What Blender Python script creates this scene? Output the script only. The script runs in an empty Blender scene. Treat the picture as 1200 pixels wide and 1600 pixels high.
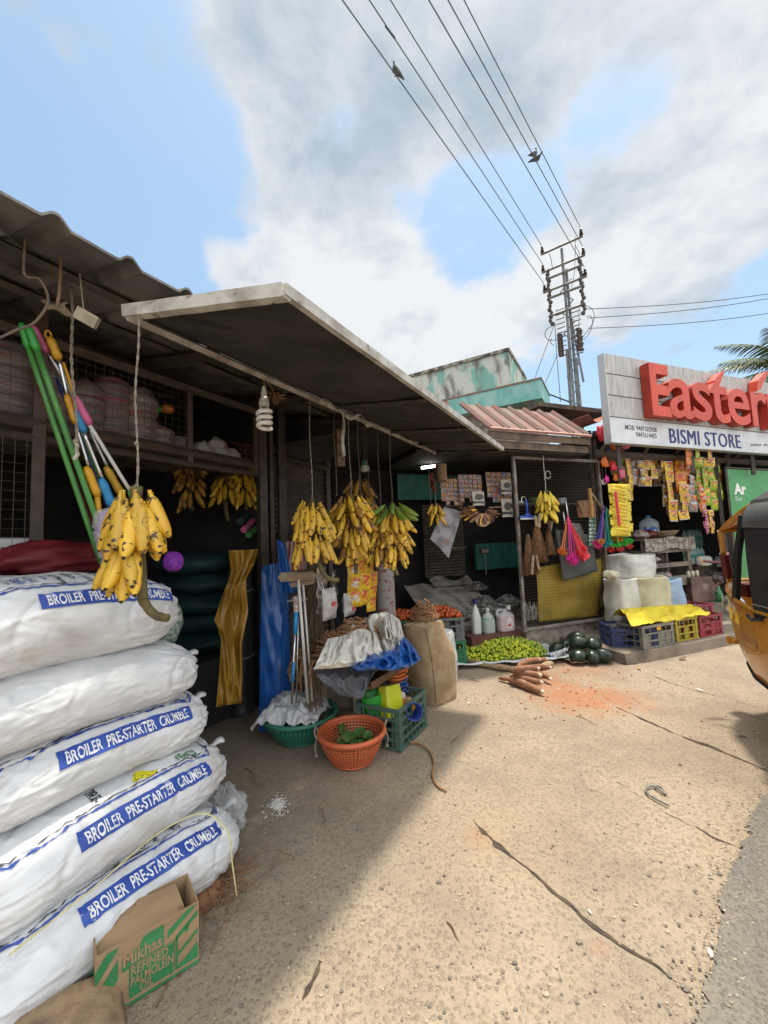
import bpy, bmesh, math, random
from mathutils import Vector, Matrix, noise
R = math.radians
scene = bpy.context.scene
COL = scene.collection
rnd = random.Random(7)

# ------------------------------------------------------------------ camera
W, H, F = 1200.0, 1600.0, 630.0
PITCH, ROLL = R(4.5), R(2.4)
CAM = Vector((0, 0, 1.5))
_f = Vector((0, math.cos(PITCH), math.sin(PITCH)))
_u = Vector((0, -math.sin(PITCH), math.cos(PITCH)))
_r = Vector((1, 0, 0))
CR = _r * math.cos(ROLL) - _u * math.sin(ROLL)
CU = _u * math.cos(ROLL) + _r * math.sin(ROLL)
cam = bpy.data.objects.new('camera', bpy.data.cameras.new('camera'))
COL.objects.link(cam)
mw = Matrix((CR, CU, -_f)).transposed().to_4x4()
mw.translation = CAM
cam.matrix_world = mw
cam.data.sensor_fit = 'VERTICAL'
cam.data.sensor_height = 24.0
cam.data.lens = 24.0 * F / H
cam.data.clip_start = 0.02
cam.data.clip_end = 2000
scene.camera = cam

def ray(px, py):
    return _f + CR * ((px - W / 2) / F) + CU * ((H / 2 - py) / F)
def at(px, py, Y):
    d = ray(px, py); return CAM + d * (Y / d.y)
def gp(px, py, z=0.0):
    d = ray(px, py); return CAM + d * ((z - CAM.z) / d.z)
UX, UN = Vector((0.5, 0.8660254, 0)), Vector((0.8660254, -0.5, 0))       # first row of shops: along, outward
SX, SN = Vector((0.9304, 0.3665, 0)), Vector((0.3665, -0.9304, 0))       # second row of shops: along, outward
RU, RS = R(60), math.atan2(0.3665, 0.9304)
def A(a, b, z=0.0):
    v = UX * a + UN * b; v.z = z; return v
def S(v_, m, z=0.0):
    v = SX * v_ + SN * m; v.z = z; return v
def onb(px, py, b):
    d = ray(px, py); return CAM + d * (b / d.dot(UN))
def onm(px, py, m):
    d = ray(px, py); return CAM + d * (m / d.dot(SN))
def proj(p):
    q = Vector(p) - CAM; k = q.dot(_f)
    return (W / 2 + F * q.dot(CR) / k, H / 2 - F * q.dot(CU) / k)

# ------------------------------------------------------------------ light
SUN_AZ, SUN_EL = R(46), R(76)
SKY_STRENGTH, SUN_STRENGTH, EXPOSURE = 0.15, 2.95, 0.78
world = bpy.data.worlds.new('World'); scene.world = world
world.use_nodes = True
def build_sky():
    nt = world.node_tree; N = nt.nodes; L = nt.links; N.clear()
    def nd(t, **k):
        n = N.new(t)
        for a, b in k.items(): setattr(n, a, b)
        return n
    out = nd('ShaderNodeOutputWorld'); bg = nd('ShaderNodeBackground')
    bg.inputs['Strength'].default_value = SKY_STRENGTH
    L.new(bg.outputs[0], out.inputs[0])
    sky = nd('ShaderNodeTexSky', sky_type='NISHITA', sun_disc=False)
    sky.sun_elevation = SUN_EL; sky.sun_rotation = SUN_AZ
    sky.air_density = 1.1; sky.dust_density = 1.6; sky.ozone_density = 1.6
    tc = nd('ShaderNodeTexCoord')
    nrm = nd('ShaderNodeVectorMath', operation='NORMALIZE'); L.new(tc.outputs['Generated'], nrm.inputs[0])
    D = nrm.outputs[0]
    sep = nd('ShaderNodeSeparateXYZ'); L.new(D, sep.inputs[0])
    def mth(op, a, b=None, c=None, clamp=False):
        n = nd('ShaderNodeMath', operation=op); n.use_clamp = clamp
        for i, x in enumerate((a, b, c)):
            if x is None: continue
            if isinstance(x, (int, float)): n.inputs[i].default_value = x
            else: L.new(x, n.inputs[i])
        return n.outputs[0]
    den = mth('ADD', mth('MAXIMUM', sep.outputs['Z'], 0.0), 0.22)
    comb = nd('ShaderNodeCombineXYZ')
    L.new(mth('DIVIDE', sep.outputs['X'], den), comb.inputs[0])
    L.new(mth('DIVIDE', sep.outputs['Y'], den), comb.inputs[1])
    comb.inputs[2].default_value = 3.7
    def nz(scale, detail, rough, dist=0.0, off=0.0):
        n = nd('ShaderNodeTexNoise'); n.inputs['Scale'].default_value = scale
        n.inputs['Detail'].default_value = detail; n.inputs['Roughness'].default_value = rough
        n.inputs['Distortion'].default_value = dist
        va = nd('ShaderNodeVectorMath', operation='ADD'); L.new(comb.outputs[0], va.inputs[0])
        va.inputs[1].default_value = (off, off * .7, off)
        L.new(va.outputs[0], n.inputs['Vector']); return n.outputs[0]
    n1 = nz(1.9, 10, .60, .12); n2 = nz(1.6, 8, .58, .1, 5.3); n3 = nz(5.0, 9, .62, .15, 2.1)
    # rough places of the clear and of the thick parts of the cloud cover
    def blob(px, py, deg, soft):
        d = ray(px, py).normalized()
        vm = nd('ShaderNodeVectorMath', operation='DOT_PRODUCT'); L.new(D, vm.inputs[0]); vm.inputs[1].default_value = d
        mr = nd('ShaderNodeMapRange'); mr.interpolation_type = 'SMOOTHSTEP'
        mr.inputs['From Min'].default_value = math.cos(R(deg + soft)); mr.inputs['From Max'].default_value = math.cos(R(max(deg - soft, 0)))
        L.new(vm.outputs['Value'], mr.inputs['Value']); return mr.outputs[0]
    bias = None
    for px, py, dg, so, k in [(120, 330, 16, 9, -.19), (40, 60, 13, 8, -.12), (210, 290, 9, 6, -.15), (330, 400, 8, 6, -.17), (250, 120, 5, 4, -.05),
                              (735, 345, 6, 4.5, -.42), (545, 285, 5, 4, -.36), (650, 350, 4, 4, -.10), (955, 245, 6, 4, -.34), (1140, 560, 13, 7, -.14), (850, 600, 5, 4, -.10),
                              (1000, 330, 9, 6, .16), (620, 470, 11, 7, .18), (500, 130, 20, 9, .20), (900, 110, 20, 10, .14), (480, 330, 6, 4, .08), (130, 225, 2.5, 2.5, .16), (140, 100, 2, 2, .14), (10, 50, 3, 2.5, .16), (365, 385, 3, 3, .14), (190, 110, 2.5, 3, .12), (325, 425, 3, 2.5, .15)]:
        x = mth('MULTIPLY', blob(px, py, dg, so), k)
        bias = x if bias is None else mth('ADD', bias, x)
    s = mth('ADD', mth('ADD', mth('MULTIPLY', n1, .62), mth('MULTIPLY', n3, .62)), bias)
    mask = nd('ShaderNodeMapRange'); mask.interpolation_type = 'SMOOTHSTEP'
    mask.inputs['From Min'].default_value = .48; mask.inputs['From Max'].default_value = .66
    L.new(s, mask.inputs['Value'])
    dark = None
    for px, py, dg, so, k in [(655, 235, 8, 7, .42), (1130, 330, 10, 7, .34), (420, 100, 15, 9, .30), (880, 160, 12, 8, .22), (740, 60, 14, 8, .18), (500, 230, 8, 7, .2)]:
        x = mth('MULTIPLY', blob(px, py, dg, so), k); dark = x if dark is None else mth('ADD', dark, x)
    for px, py, dg, so, k in [(640, 460, 12, 6, -.5), (1000, 310, 9, 6, -.42), (600, 170, 5, 4, -.2)]:
        dark = mth('ADD', dark, mth('MULTIPLY', blob(px, py, dg, so), k))
    dk = mth('ADD', mth('ADD', dark, .10), mth('MULTIPLY', mth('SUBTRACT', n2, .5), 2.8))
    dk = mth('ADD', dk, mth('MULTIPLY', mth('SUBTRACT', n3, .5), 2.4), clamp=True)
    cc = nd('ShaderNodeMixRGB'); L.new(dk, cc.inputs[0])
    cc.inputs[1].default_value = (3.4, 3.5, 3.6, 1); cc.inputs[2].default_value = (1.8, 2.2, 2.58, 1)
    skm = nd('ShaderNodeMixRGB', blend_type='MULTIPLY'); skm.inputs[0].default_value = 1
    L.new(sky.outputs[0], skm.inputs[1]); skm.inputs[2].default_value = (.80, .87, .86, 1)
    mix = nd('ShaderNodeMixRGB'); L.new(mask.outputs[0], mix.inputs[0])
    hz = nd('ShaderNodeMixRGB'); hz.inputs[0].default_value = .42; L.new(skm.outputs[0], hz.inputs[1]); hz.inputs[2].default_value = (2.0, 2.8, 3.5, 1)
    L.new(hz.outputs[0], mix.inputs[1]); L.new(cc.outputs[0], mix.inputs[2])
    # bright glow added round the sun for more diffuse top light
    vm = nd('ShaderNodeVectorMath', operation='DOT_PRODUCT'); L.new(D, vm.inputs[0])
    vm.inputs[1].default_value = (math.sin(SUN_AZ) * math.cos(SUN_EL), math.cos(SUN_AZ) * math.cos(SUN_EL), math.sin(SUN_EL))
    mr = nd('ShaderNodeMapRange'); mr.interpolation_type = 'SMOOTHERSTEP'
    mr.inputs['From Min'].default_value = math.cos(R(25)); mr.inputs['From Max'].default_value = 1
    L.new(vm.outputs['Value'], mr.inputs['Value'])
    gl = nd('ShaderNodeMixRGB', blend_type='ADD'); gl.inputs[0].default_value = 1
    gc = nd('ShaderNodeMixRGB'); gc.inputs[1].default_value = (0, 0, 0, 1); gc.inputs[2].default_value = (22, 21.5, 20.5, 1)
    L.new(mr.outputs[0], gc.inputs[0]); L.new(mix.outputs[0], gl.inputs[1]); L.new(gc.outputs[0], gl.inputs[2])
    # unseen bright patch added behind the camera as fill light for shop fronts
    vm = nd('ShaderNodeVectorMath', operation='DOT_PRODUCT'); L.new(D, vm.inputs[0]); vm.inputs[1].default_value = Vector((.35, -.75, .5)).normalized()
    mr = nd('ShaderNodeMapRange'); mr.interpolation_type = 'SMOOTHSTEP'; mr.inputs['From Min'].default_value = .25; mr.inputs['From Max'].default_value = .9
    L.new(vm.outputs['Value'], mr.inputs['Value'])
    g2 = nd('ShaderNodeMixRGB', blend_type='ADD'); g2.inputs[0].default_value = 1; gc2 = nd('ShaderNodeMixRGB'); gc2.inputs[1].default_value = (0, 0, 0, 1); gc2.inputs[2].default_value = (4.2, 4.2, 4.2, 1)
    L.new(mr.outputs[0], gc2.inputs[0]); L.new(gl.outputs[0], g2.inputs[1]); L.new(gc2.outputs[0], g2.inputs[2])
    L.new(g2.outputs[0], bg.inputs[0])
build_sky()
sl = bpy.data.lights.new('sun', 'SUN'); sl.energy = SUN_STRENGTH; sl.angle = R(3); sl.color = (1.0, .93, .80)
sun = bpy.data.objects.new('sun', sl); COL.objects.link(sun)
sd = Vector((math.sin(SUN_AZ) * math.cos(SUN_EL), math.cos(SUN_AZ) * math.cos(SUN_EL), math.sin(SUN_EL)))
sun.rotation_euler = sd.to_track_quat('Z', 'Y').to_euler(); sun.location = sd * 50
vs = scene.view_settings
vs.view_transform = 'Standard'; vs.look = 'None'; vs.gamma = 1; vs.use_curve_mapping = False; vs.exposure = EXPOSURE

# ------------------------------------------------------------------ materials
MATS = {}
def M(name, c, rough=.6, c2=None, scale=8, detail=4, lo=.4, hi=.62, bump=0, bscale=60, metal=0, rand=0, stretch=(1, 1, 1), alpha=1,
      trans=0, coat=0, emit=0, c3=None, scale3=3, lo3=.55, hi3=.65, spec=.5, dist=0, bstretch=None):
    if name in MATS: return MATS[name]
    m = bpy.data.materials.new(name); m.use_nodes = True; MATS[name] = m
    nt = m.node_tree; N = nt.nodes; L = nt.links
    p = N['Principled BSDF']
    p.inputs['Base Color'].default_value = (*c, 1); p.inputs['Roughness'].default_value = rough
    p.inputs['Metallic'].default_value = metal; p.inputs['Alpha'].default_value = alpha
    p.inputs['Transmission Weight'].default_value = trans; p.inputs['Coat Weight'].default_value = coat
    p.inputs['Specular IOR Level'].default_value = spec
    if emit:
        p.inputs['Emission Color'].default_value = (*c, 1); p.inputs['Emission Strength'].default_value = emit
    tc = N.new('ShaderNodeTexCoord'); mp = N.new('ShaderNodeMapping'); mp.inputs['Scale'].default_value = stretch
    oi = N.new('ShaderNodeObjectInfo')
    vm = N.new('ShaderNodeVectorMath'); vm.operation = 'MULTIPLY_ADD'
    vm.inputs[1].default_value = (7, 5, 3)
    L.new(oi.outputs['Random'], vm.inputs[0]); L.new(tc.outputs['Object'], vm.inputs[2])
    L.new(vm.outputs[0], mp.inputs['Vector'])
    def noi(sc, det, vec, d=0):
        n = N.new('ShaderNodeTexNoise'); n.inputs['Scale'].default_value = sc; n.inputs['Detail'].default_value = det
        n.inputs['Distortion'].default_value = d
        L.new(vec, n.inputs['Vector']); return n.outputs[0]
    col = None
    if c2:
        mr = N.new('ShaderNodeMapRange'); mr.inputs['From Min'].default_value = lo; mr.inputs['From Max'].default_value = hi
        L.new(noi(scale, detail, mp.outputs[0], dist), mr.inputs['Value'])
        mx = N.new('ShaderNodeMixRGB'); mx.inputs[1].default_value = (*c, 1); mx.inputs[2].default_value = (*c2, 1)
        L.new(mr.outputs[0], mx.inputs[0]); col = mx.outputs[0]
    if c3:
        mr = N.new('ShaderNodeMapRange'); mr.inputs['From Min'].default_value = lo3; mr.inputs['From Max'].default_value = hi3
        L.new(noi(scale3, 5, mp.outputs[0], .5), mr.inputs['Value'])
        mx = N.new('ShaderNodeMixRGB'); mx.inputs[2].default_value = (*c3, 1)
        if col: L.new(col, mx.inputs[1])
        else: mx.inputs[1].default_value = (*c, 1)
        L.new(mr.outputs[0], mx.inputs[0]); col = mx.outputs[0]
    if rand:
        hs = N.new('ShaderNodeHueSaturation')
        ma = N.new('ShaderNodeMath'); ma.operation = 'MULTIPLY_ADD'; ma.inputs[1].default_value = rand; ma.inputs[2].default_value = 1 - rand / 2
        L.new(oi.outputs['Random'], ma.inputs[0]); L.new(ma.outputs[0], hs.inputs['Value'])
        if col: L.new(col, hs.inputs['Color'])
        else: hs.inputs['Color'].default_value = (*c, 1)
        col = hs.outputs[0]
    if col: L.new(col, p.inputs['Base Color'])
    if bump:
        b = N.new('ShaderNodeBump'); b.inputs['Strength'].default_value = min(1, bump); b.inputs['Distance'].default_value = .01 * max(1, bump)
        vec = mp.outputs[0]
        if bstretch:
            mp2 = N.new('ShaderNodeMapping'); mp2.inputs['Scale'].default_value = bstretch
            L.new(vm.outputs[0], mp2.inputs['Vector']); vec = mp2.outputs[0]
        L.new(noi(bscale, 5, vec), b.inputs['Height']); L.new(b.outputs[0], p.inputs['Normal'])
    return m

# ------------------------------------------------------------------ objects
def tag(o, label=None, cat=None, group=None, kind=None):
    if label: o['label'] = label
    if cat: o['category'] = cat
    if group: o['group'] = group
    if kind: o['kind'] = kind
    return o
def T(name, label, cat, loc=(0, 0, 0), rz=0, group=None):
    o = bpy.data.objects.new(name, None); COL.objects.link(o)
    o.empty_display_size = .1; o.location = loc; o.rotation_euler = (0, 0, rz)
    return tag(o, label, cat, group)
def kids(o): return [c for c in KIDS.get(o.name, [])]
KIDS = {}
def adopt(c, p):
    c.parent = p; KIDS.setdefault(p.name, []).append(c)
def copy_tree(o, parent=None, loc=None, rot=None, scale=None, label=None, group=None):
    c = o.copy(); COL.objects.link(c)
    if parent: adopt(c, parent)
    if loc is not None: c.location = loc
    if rot is not None: c.rotation_euler = rot
    if scale is not None: c.scale = (scale,) * 3 if isinstance(scale, (int, float)) else scale
    if label: c['label'] = label
    if group: c['group'] = group
    for k in kids(o): copy_tree(k, c)
    return c
class MB:
    def __init__(s): s.v = []; s.f = []; s.m = []; s.X = Matrix.Identity(4)
    def at(s, loc=(0, 0, 0), rot=(0, 0, 0), sc=(1, 1, 1)):
        s.X = Matrix.LocRotScale(Vector(loc), Matrix.Identity(3).to_quaternion() if rot is None else __import__('mathutils').Euler(rot).to_quaternion(), Vector(sc)); return s
    def add(s, vs_, fs, mi=0):
        o = len(s.v); s.v += [s.X @ Vector(v) for v in vs_]
        s.f += [tuple(i + o for i in f) for f in fs]; s.m += [mi] * len(fs); return s
    def box(s, lo, hi, mi=0):
        (x0, y0, z0), (x1, y1, z1) = lo, hi
        return s.add([(x0, y0, z0), (x1, y0, z0), (x1, y1, z0), (x0, y1, z0), (x0, y0, z1), (x1, y0, z1), (x1, y1, z1), (x0, y1, z1)],
                     [(0, 3, 2, 1), (4, 5, 6, 7), (0, 1, 5, 4), (1, 2, 6, 5), (2, 3, 7, 6), (3, 0, 4, 7)], mi)
    def cbox(s, c, d, mi=0):
        return s.box((c[0] - d[0] / 2, c[1] - d[1] / 2, c[2] - d[2] / 2), (c[0] + d[0] / 2, c[1] + d[1] / 2, c[2] + d[2] / 2), mi)
    def tube(s, pts, r, seg=8, mi=0, cap=True, sq=1.0):
        pts = [Vector(p) for p in pts]; n = len(pts)
        rs = r if isinstance(r, (list, tuple)) else [r] * n
        up = None; vs_ = []
        for i, p in enumerate(pts):
            t = (pts[min(i + 1, n - 1)] - pts[max(i - 1, 0)])
            if t.length < 1e-9: t = Vector((0, 0, 1))
            t.normalize()
            if up is None:
                up = Vector((0, 0, 1)) if abs(t.z) < .9 else Vector((1, 0, 0))
            x = up.cross(t); 
            if x.length < 1e-6: x = Vector((1, 0, 0)).cross(t)
            x.normalize(); y = t.cross(x); up = y.cross(x) * -1 if False else y
            up = y
            for k in range(seg):
                a = 2 * math.pi * k / seg
                vs_.append(p + x * (math.cos(a) * rs[i]) + y * (math.sin(a) * rs[i] * sq))
        fs = []
        for i in range(n - 1):
            for k in range(seg):
                k2 = (k + 1) % seg
                fs.append((i * seg + k, i * seg + k2, (i + 1) * seg + k2, (i + 1) * seg + k))
        if cap:
            fs.append(tuple(range(seg - 1, -1, -1))); fs.append(tuple((n - 1) * seg + k for k in range(seg)))
        return s.add(vs_, fs, mi)
    def bar(s, p, q, w, mi=0, h=None):          # square bar
        return s.tube([p, q], w * .7071, 4, mi)
    def lathe(s, prof, seg=24, mi=0, cx=0, cy=0):
        vs_ = []; fs = []
        for r, z in prof:
            for k in range(seg):
                a = 2 * math.pi * k / seg; vs_.append((cx + r * math.cos(a), cy + r * math.sin(a), z))
        for i in range(len(prof) - 1):
            for k in range(seg):
                k2 = (k + 1) % seg; fs.append((i * seg + k, i * seg + k2, (i + 1) * seg + k2, (i + 1) * seg + k))
        return s.add(vs_, fs, mi)
    def grid(s, fn, nu, nv, mi=0, closeu=False):
        vs_ = [fn(i / (nu if closeu else nu - 1), j / (nv - 1)) for j in range(nv) for i in range(nu)]
        fs = []
        for j in range(nv - 1):
            for i in range(nu if closeu else nu - 1):
                i2 = (i + 1) % nu; fs.append((j * nu + i, j * nu + i2, (j + 1) * nu + i2, (j + 1) * nu + i))
        return s.add(vs_, fs, mi)
    def ball(s, c, r, seg=10, rings=6, mi=0):
        r = (r, r, r) if isinstance(r, (int, float)) else r
        return s.grid(lambda u, v: (c[0] + r[0] * math.cos(2 * math.pi * u) * math.sin(math.pi * min(max(v, .002), .998)),
                                    c[1] + r[1] * math.sin(2 * math.pi * u) * math.sin(math.pi * min(max(v, .002), .998)),
                                    c[2] - r[2] * math.cos(math.pi * v)), seg, rings, mi, True)
    def build(s, name, mats, parent=None, loc=(0, 0, 0), rz=0, smooth=False, world=False, bevel=0, solid=0, subsurf=0, autos=None):
        me = bpy.data.meshes.new(name)
        base = Vector(loc)
        vs_ = [v - base for v in s.v] if world else s.v
        me.from_pydata([tuple(v) for v in vs_], [], s.f)
        for m in (mats if isinstance(mats, (list, tuple)) else [mats]): me.materials.append(m)
        me.polygons.foreach_set('material_index', s.m)
        if smooth: me.polygons.foreach_set('use_smooth', [True] * len(s.f))
        me.validate(); me.update()
        o = bpy.data.objects.new(name, me); COL.objects.link(o)
        o.location = base; o.rotation_euler = (0, 0, rz)
        if parent: adopt(o, parent)
        if solid:
            md = o.modifiers.new('solid', 'SOLIDIFY'); md.thickness = solid; md.offset = 0
        if bevel:
            md = o.modifiers.new('bevel', 'BEVEL'); md.width = bevel; md.segments = 2; md.limit_method = 'ANGLE'
        if subsurf:
            md = o.modifiers.new('sub', 'SUBSURF'); md.levels = subsurf; md.render_levels = subsurf
        return o
def struct(o): o['kind'] = 'structure'; return o
def fbm(p, s=1.0, o=3):
    return noise.fractal(Vector(p) * s, 1.0, 2.0, o)
_tc = {}
def text2d(txt, size=1.0, bold=0.0, sx=1.0, maxe=None, shear=0.0, res=3, space=1.0):
    """the outline of a line of writing as flat triangles: (points, faces, width)"""
    key = (txt, size, bold, sx, maxe, shear, res, space)
    if key in _tc: return _tc[key]
    cu = bpy.data.curves.new('t', 'FONT'); cu.body = txt; cu.size = size; cu.offset = bold; cu.resolution_u = res; cu.shear = shear; cu.space_character = space
    ob = bpy.data.objects.new('t', cu); COL.objects.link(ob)
    dg = bpy.context.evaluated_depsgraph_get()
    me = bpy.data.meshes.new_from_object(ob.evaluated_get(dg))
    bm = bmesh.new(); bm.from_mesh(me)
    bmesh.ops.remove_doubles(bm, verts=bm.verts, dist=1e-5)
    bmesh.ops.triangulate(bm, faces=bm.faces)
    for v in bm.verts: v.co.x *= sx
    if maxe:
        for _ in range(4):
            es = [e for e in bm.edges if e.calc_length() > maxe]
            if not es: break
            bmesh.ops.subdivide_edges(bm, edges=es, cuts=1)
            bmesh.ops.triangulate(bm, faces=bm.faces)
    bm.verts.index_update()
    pts = [(v.co.x, v.co.y) for v in bm.verts]; fs = [tuple(v.index for v in f.verts) for f in bm.faces]
    bm.free(); bpy.data.objects.remove(ob); bpy.data.curves.remove(cu); bpy.data.meshes.remove(me)
    x0 = min(p[0] for p in pts); wd = max(p[0] for p in pts) - x0
    pts = [(p[0] - x0, p[1]) for p in pts]
    _tc[key] = (pts, fs, wd); return _tc[key]
def put_text(mb, txt, size, fn, mi=0, bold=0.0, sx=1.0, width=None, maxe=None, center=False, shear=0.0, res=3, space=1.0):
    """fn maps flat (x, y) to a point"""
    pts, fs, wd = text2d(txt, size, bold, sx, maxe, shear, res, space)
    k = (width / wd) if width else 1.0
    off = -wd * k / 2 if center else 0
    mb.add([fn(p[0] * k + off, p[1]) for p in pts], fs, mi)
    return wd * k
# ------------------------------------------------------------------ ground
def ground_material(name, base, base2, stone, stone2, vscale, soil_pts=(), relief=.5, keep=.40):
    m = bpy.data.materials.new(name); m.use_nodes = True
    nt = m.node_tree; N = nt.nodes; L = nt.links; p = N['Principled BSDF']; p.inputs['Roughness'].default_value = .92
    p.inputs['Specular IOR Level'].default_value = .25
    g = N.new('ShaderNodeNewGeometry'); P = g.outputs['Position']
    def nz(sc, det=4, rough=.55, dist=0):
        n = N.new('ShaderNodeTexNoise'); n.inputs['Scale'].default_value = sc; n.inputs['Detail'].default_value = det
        n.inputs['Roughness'].default_value = rough; n.inputs['Distortion'].default_value = dist
        L.new(P, n.inputs['Vector']); return n.outputs[0]
    def mr(v, a, b, c=0, d=1):
        n = N.new('ShaderNodeMapRange'); n.interpolation_type = 'SMOOTHSTEP'
        for k, x in (('From Min', a), ('From Max', b), ('To Min', c), ('To Max', d)): n.inputs[k].default_value = x
        L.new(v, n.inputs['Value']); return n.outputs[0]
    def mt(op, a, b):
        n = N.new('ShaderNodeMath'); n.operation = op
        for i, x in enumerate((a, b)):
            if isinstance(x, (int, float)): n.inputs[i].default_value = x
            else: L.new(x, n.inputs[i])
        return n.outputs[0]
    def mix(f, a, b):
        n = N.new('ShaderNodeMixRGB'); L.new(f, n.inputs[0])
        for i, x in ((1, a), (2, b)):
            if isinstance(x, tuple): n.inputs[i].default_value = (*x, 1)
            else: L.new(x, n.inputs[i])
        return n.outputs[0]
    v = N.new('ShaderNodeTexVoronoi'); v.inputs['Scale'].default_value = vscale; v.inputs['Randomness'].default_value = 1
    ad = N.new('ShaderNodeVectorMath'); ad.operation = 'MULTIPLY_ADD'; ad.inputs[1].default_value = (.02, .02, .02)
    nn = N.new('ShaderNodeTexNoise'); nn.inputs['Scale'].default_value = 30; L.new(P, nn.inputs['Vector'])
    L.new(nn.outputs['Color'], ad.inputs[0]); L.new(P, ad.inputs[2]); L.new(ad.outputs[0], v.inputs['Vector'])
    sepc = N.new('ShaderNodeSeparateColor'); L.new(v.outputs['Color'], sepc.inputs[0])
    here = mr(mt('ADD', sepc.outputs[0], mt('MULTIPLY', nz(1.1, 4), 1.0)), keep + .42, keep + .58)
    peb = mt('MULTIPLY', mr(v.outputs['Distance'], .42, .16), here)
    rim = mt('MULTIPLY', mt('SUBTRACT', mr(v.outputs['Distance'], .62, .34), mr(v.outputs['Distance'], .42, .16)), here)
    c = mix(mr(nz(1.6, 6, .6), .35, .68), base, base2)
    c = mix(mt('MULTIPLY', mr(nz(70, 3), .42, .72), .55), c, tuple(x * .55 for x in base))
    c = mix(mt('MULTIPLY', mr(nz(220, 2), .55, .75), .5), c, tuple(min(1, x * 1.5) for x in base))
    c = mix(mt('MULTIPLY', mr(nz(5, 7, .7, .6), .58, .74), .5), c, tuple(x * .6 for x in base2))
    c = mix(mt('MULTIPLY', rim, .42), c, tuple(x * .42 for x in base2))
    c = mix(mt('MULTIPLY', peb, .62), c, mix(mr(sepc.outputs[1], .1, .9), stone, stone2))
    for (pt, rad, k, colr) in soil_pts:
        d = N.new('ShaderNodeVectorMath'); d.operation = 'DISTANCE'; L.new(P, d.inputs[0]); d.inputs[1].default_value = pt
        f = mt('ADD', mt('DIVIDE', d.outputs['Value'], rad), mt('MULTIPLY', mt('SUBTRACT', nz(9, 9, .78), .5), 2.9))
        c = mix(mt('MULTIPLY', mr(f, 1.05, .15), k), c, colr)
    L.new(c, p.inputs['Base Color'])
    b = N.new('ShaderNodeBump'); b.inputs['Strength'].default_value = relief; b.inputs['Distance'].default_value = .012
    hgt = mt('ADD', mt('ADD', mt('MULTIPLY', peb, .8), mt('MULTIPLY', nz(45, 5, .65), .6)), mt('MULTIPLY', nz(160, 3), .35))
    L.new(hgt, b.inputs['Height']); L.new(b.outputs[0], p.inputs['Normal'])
    return m
soilc = (.36, .13, .05)
s1, s2_, s3 = gp(895, 1088), gp(840, 1060), gp(965, 1090)
crk = gp(765, 1302); crk2 = gp(935, 1480)
GM = ground_material('concrete_ground', (.325, .26, .185), (.24, .19, .138), (.20, .165, .12), (.31, .25, .18), 56,
                     [(s1, .55, .62, soilc), (s2_, .4, .5, soilc), (s3, .45, .35, soilc), (gp(900, 1040), .6, .3, soilc), (gp(750, 1310), .10, .25, soilc), (crk2, .05, .15, (.36, .1, .05)),
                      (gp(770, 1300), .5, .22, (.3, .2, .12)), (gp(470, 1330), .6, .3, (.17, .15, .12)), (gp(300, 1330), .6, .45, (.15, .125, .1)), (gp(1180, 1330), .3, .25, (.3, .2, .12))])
g = MB()
def gfn(u, v):
    return (0, 0, 0)
def levels(lo, hi, mid_lo, mid_hi, step):
    xs = [lo, lo / 3, lo / 10]; x = mid_lo
    while x <= mid_hi + 1e-6: xs.append(x); x += step
    return xs + [hi / 10, hi / 3, hi]
xs = levels(-400, 400, -6, 10, .25); ys = levels(-400, 400, -3, 14, .25)
def gz(x, y):
    d = max(0, 1 - (max(abs(x - 1), abs(y - 4)) / 9))
    return noise.noise(Vector((x * .7, y * .7, 0))) * .012 * min(1, d * 3) - .006
g.add([(x, y, gz(x, y)) for y in ys for x in xs], [(j * len(xs) + i, j * len(xs) + i + 1, (j + 1) * len(xs) + i + 1, (j + 1) * len(xs) + i) for j in range(len(ys) - 1) for i in range(len(xs) - 1)])
struct(g.build('ground', GM, smooth=True))
AS = ground_material('asphalt', (.15, .138, .12), (.21, .18, .14), (.09, .085, .08), (.23, .21, .18), 75, relief=.6, keep=.25)
# asphalt road with a ragged edge
edge_px = [(1060, 1720), (1098, 1600), (1118, 1500), (1132, 1410), (1152, 1340), (1178, 1272), (1212, 1215), (1262, 1150), (1330, 1080)]
ep = [gp(*q) for q in edge_px]
pts = []
for i in range(len(ep) - 1):
    for k in range(40):
        t = k / 40; q = ep[i].lerp(ep[i + 1], t)
        j = noise.fractal(q * 6, 1, 2, 4) * .03 + noise.noise(q * 45) * .02
        pts.append(Vector((q.x + j, q.y - j * .4, 0)))
dirn = (ep[-1] - ep[-2]).normalized()
far_ = [pts[-1] + dirn * k for k in (1, 3, 8, 30, 150)]
pts = [pts[0] + Vector((-.3, -3, 0)) + Vector((-.5, -150, 0)), pts[0] + Vector((-.25, -1.6, 0))] + pts + far_
rd = MB()
L1 = [(p.x, p.y, .007) for p in pts]; L2 = [(p.x + 7 + max(0, 0), p.y - 4, .007) for p in pts]
n_ = len(pts)
rd.add(L1 + L2, [(i, i + n_, i + n_ + 1, i + 1) for i in range(n_ - 1)])
struct(rd.build('road', AS))
gr = MB(); _r = random.Random(4)
for p in pts[2:-5:2]:
    for k in range(3):
        q = p + Vector((_r.gauss(-.01, .05), _r.gauss(0, .05), 0)); s_ = _r.uniform(.0015, .006); gr.ball((q.x, q.y, .006 + s_ * .3), (s_ * 1.3, s_, s_ * .7), 6, 4, _r.randrange(3))
tag(gr.build('gravel', [M('gravel_a', (.24, .2, .15), .95), M('gravel_b', (.2, .175, .14), .95), M('gravel_c', (.34, .29, .22), .95)]), 'loose gravel along the crumbling edge between concrete and asphalt', 'gravel', None, 'stuff')
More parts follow.
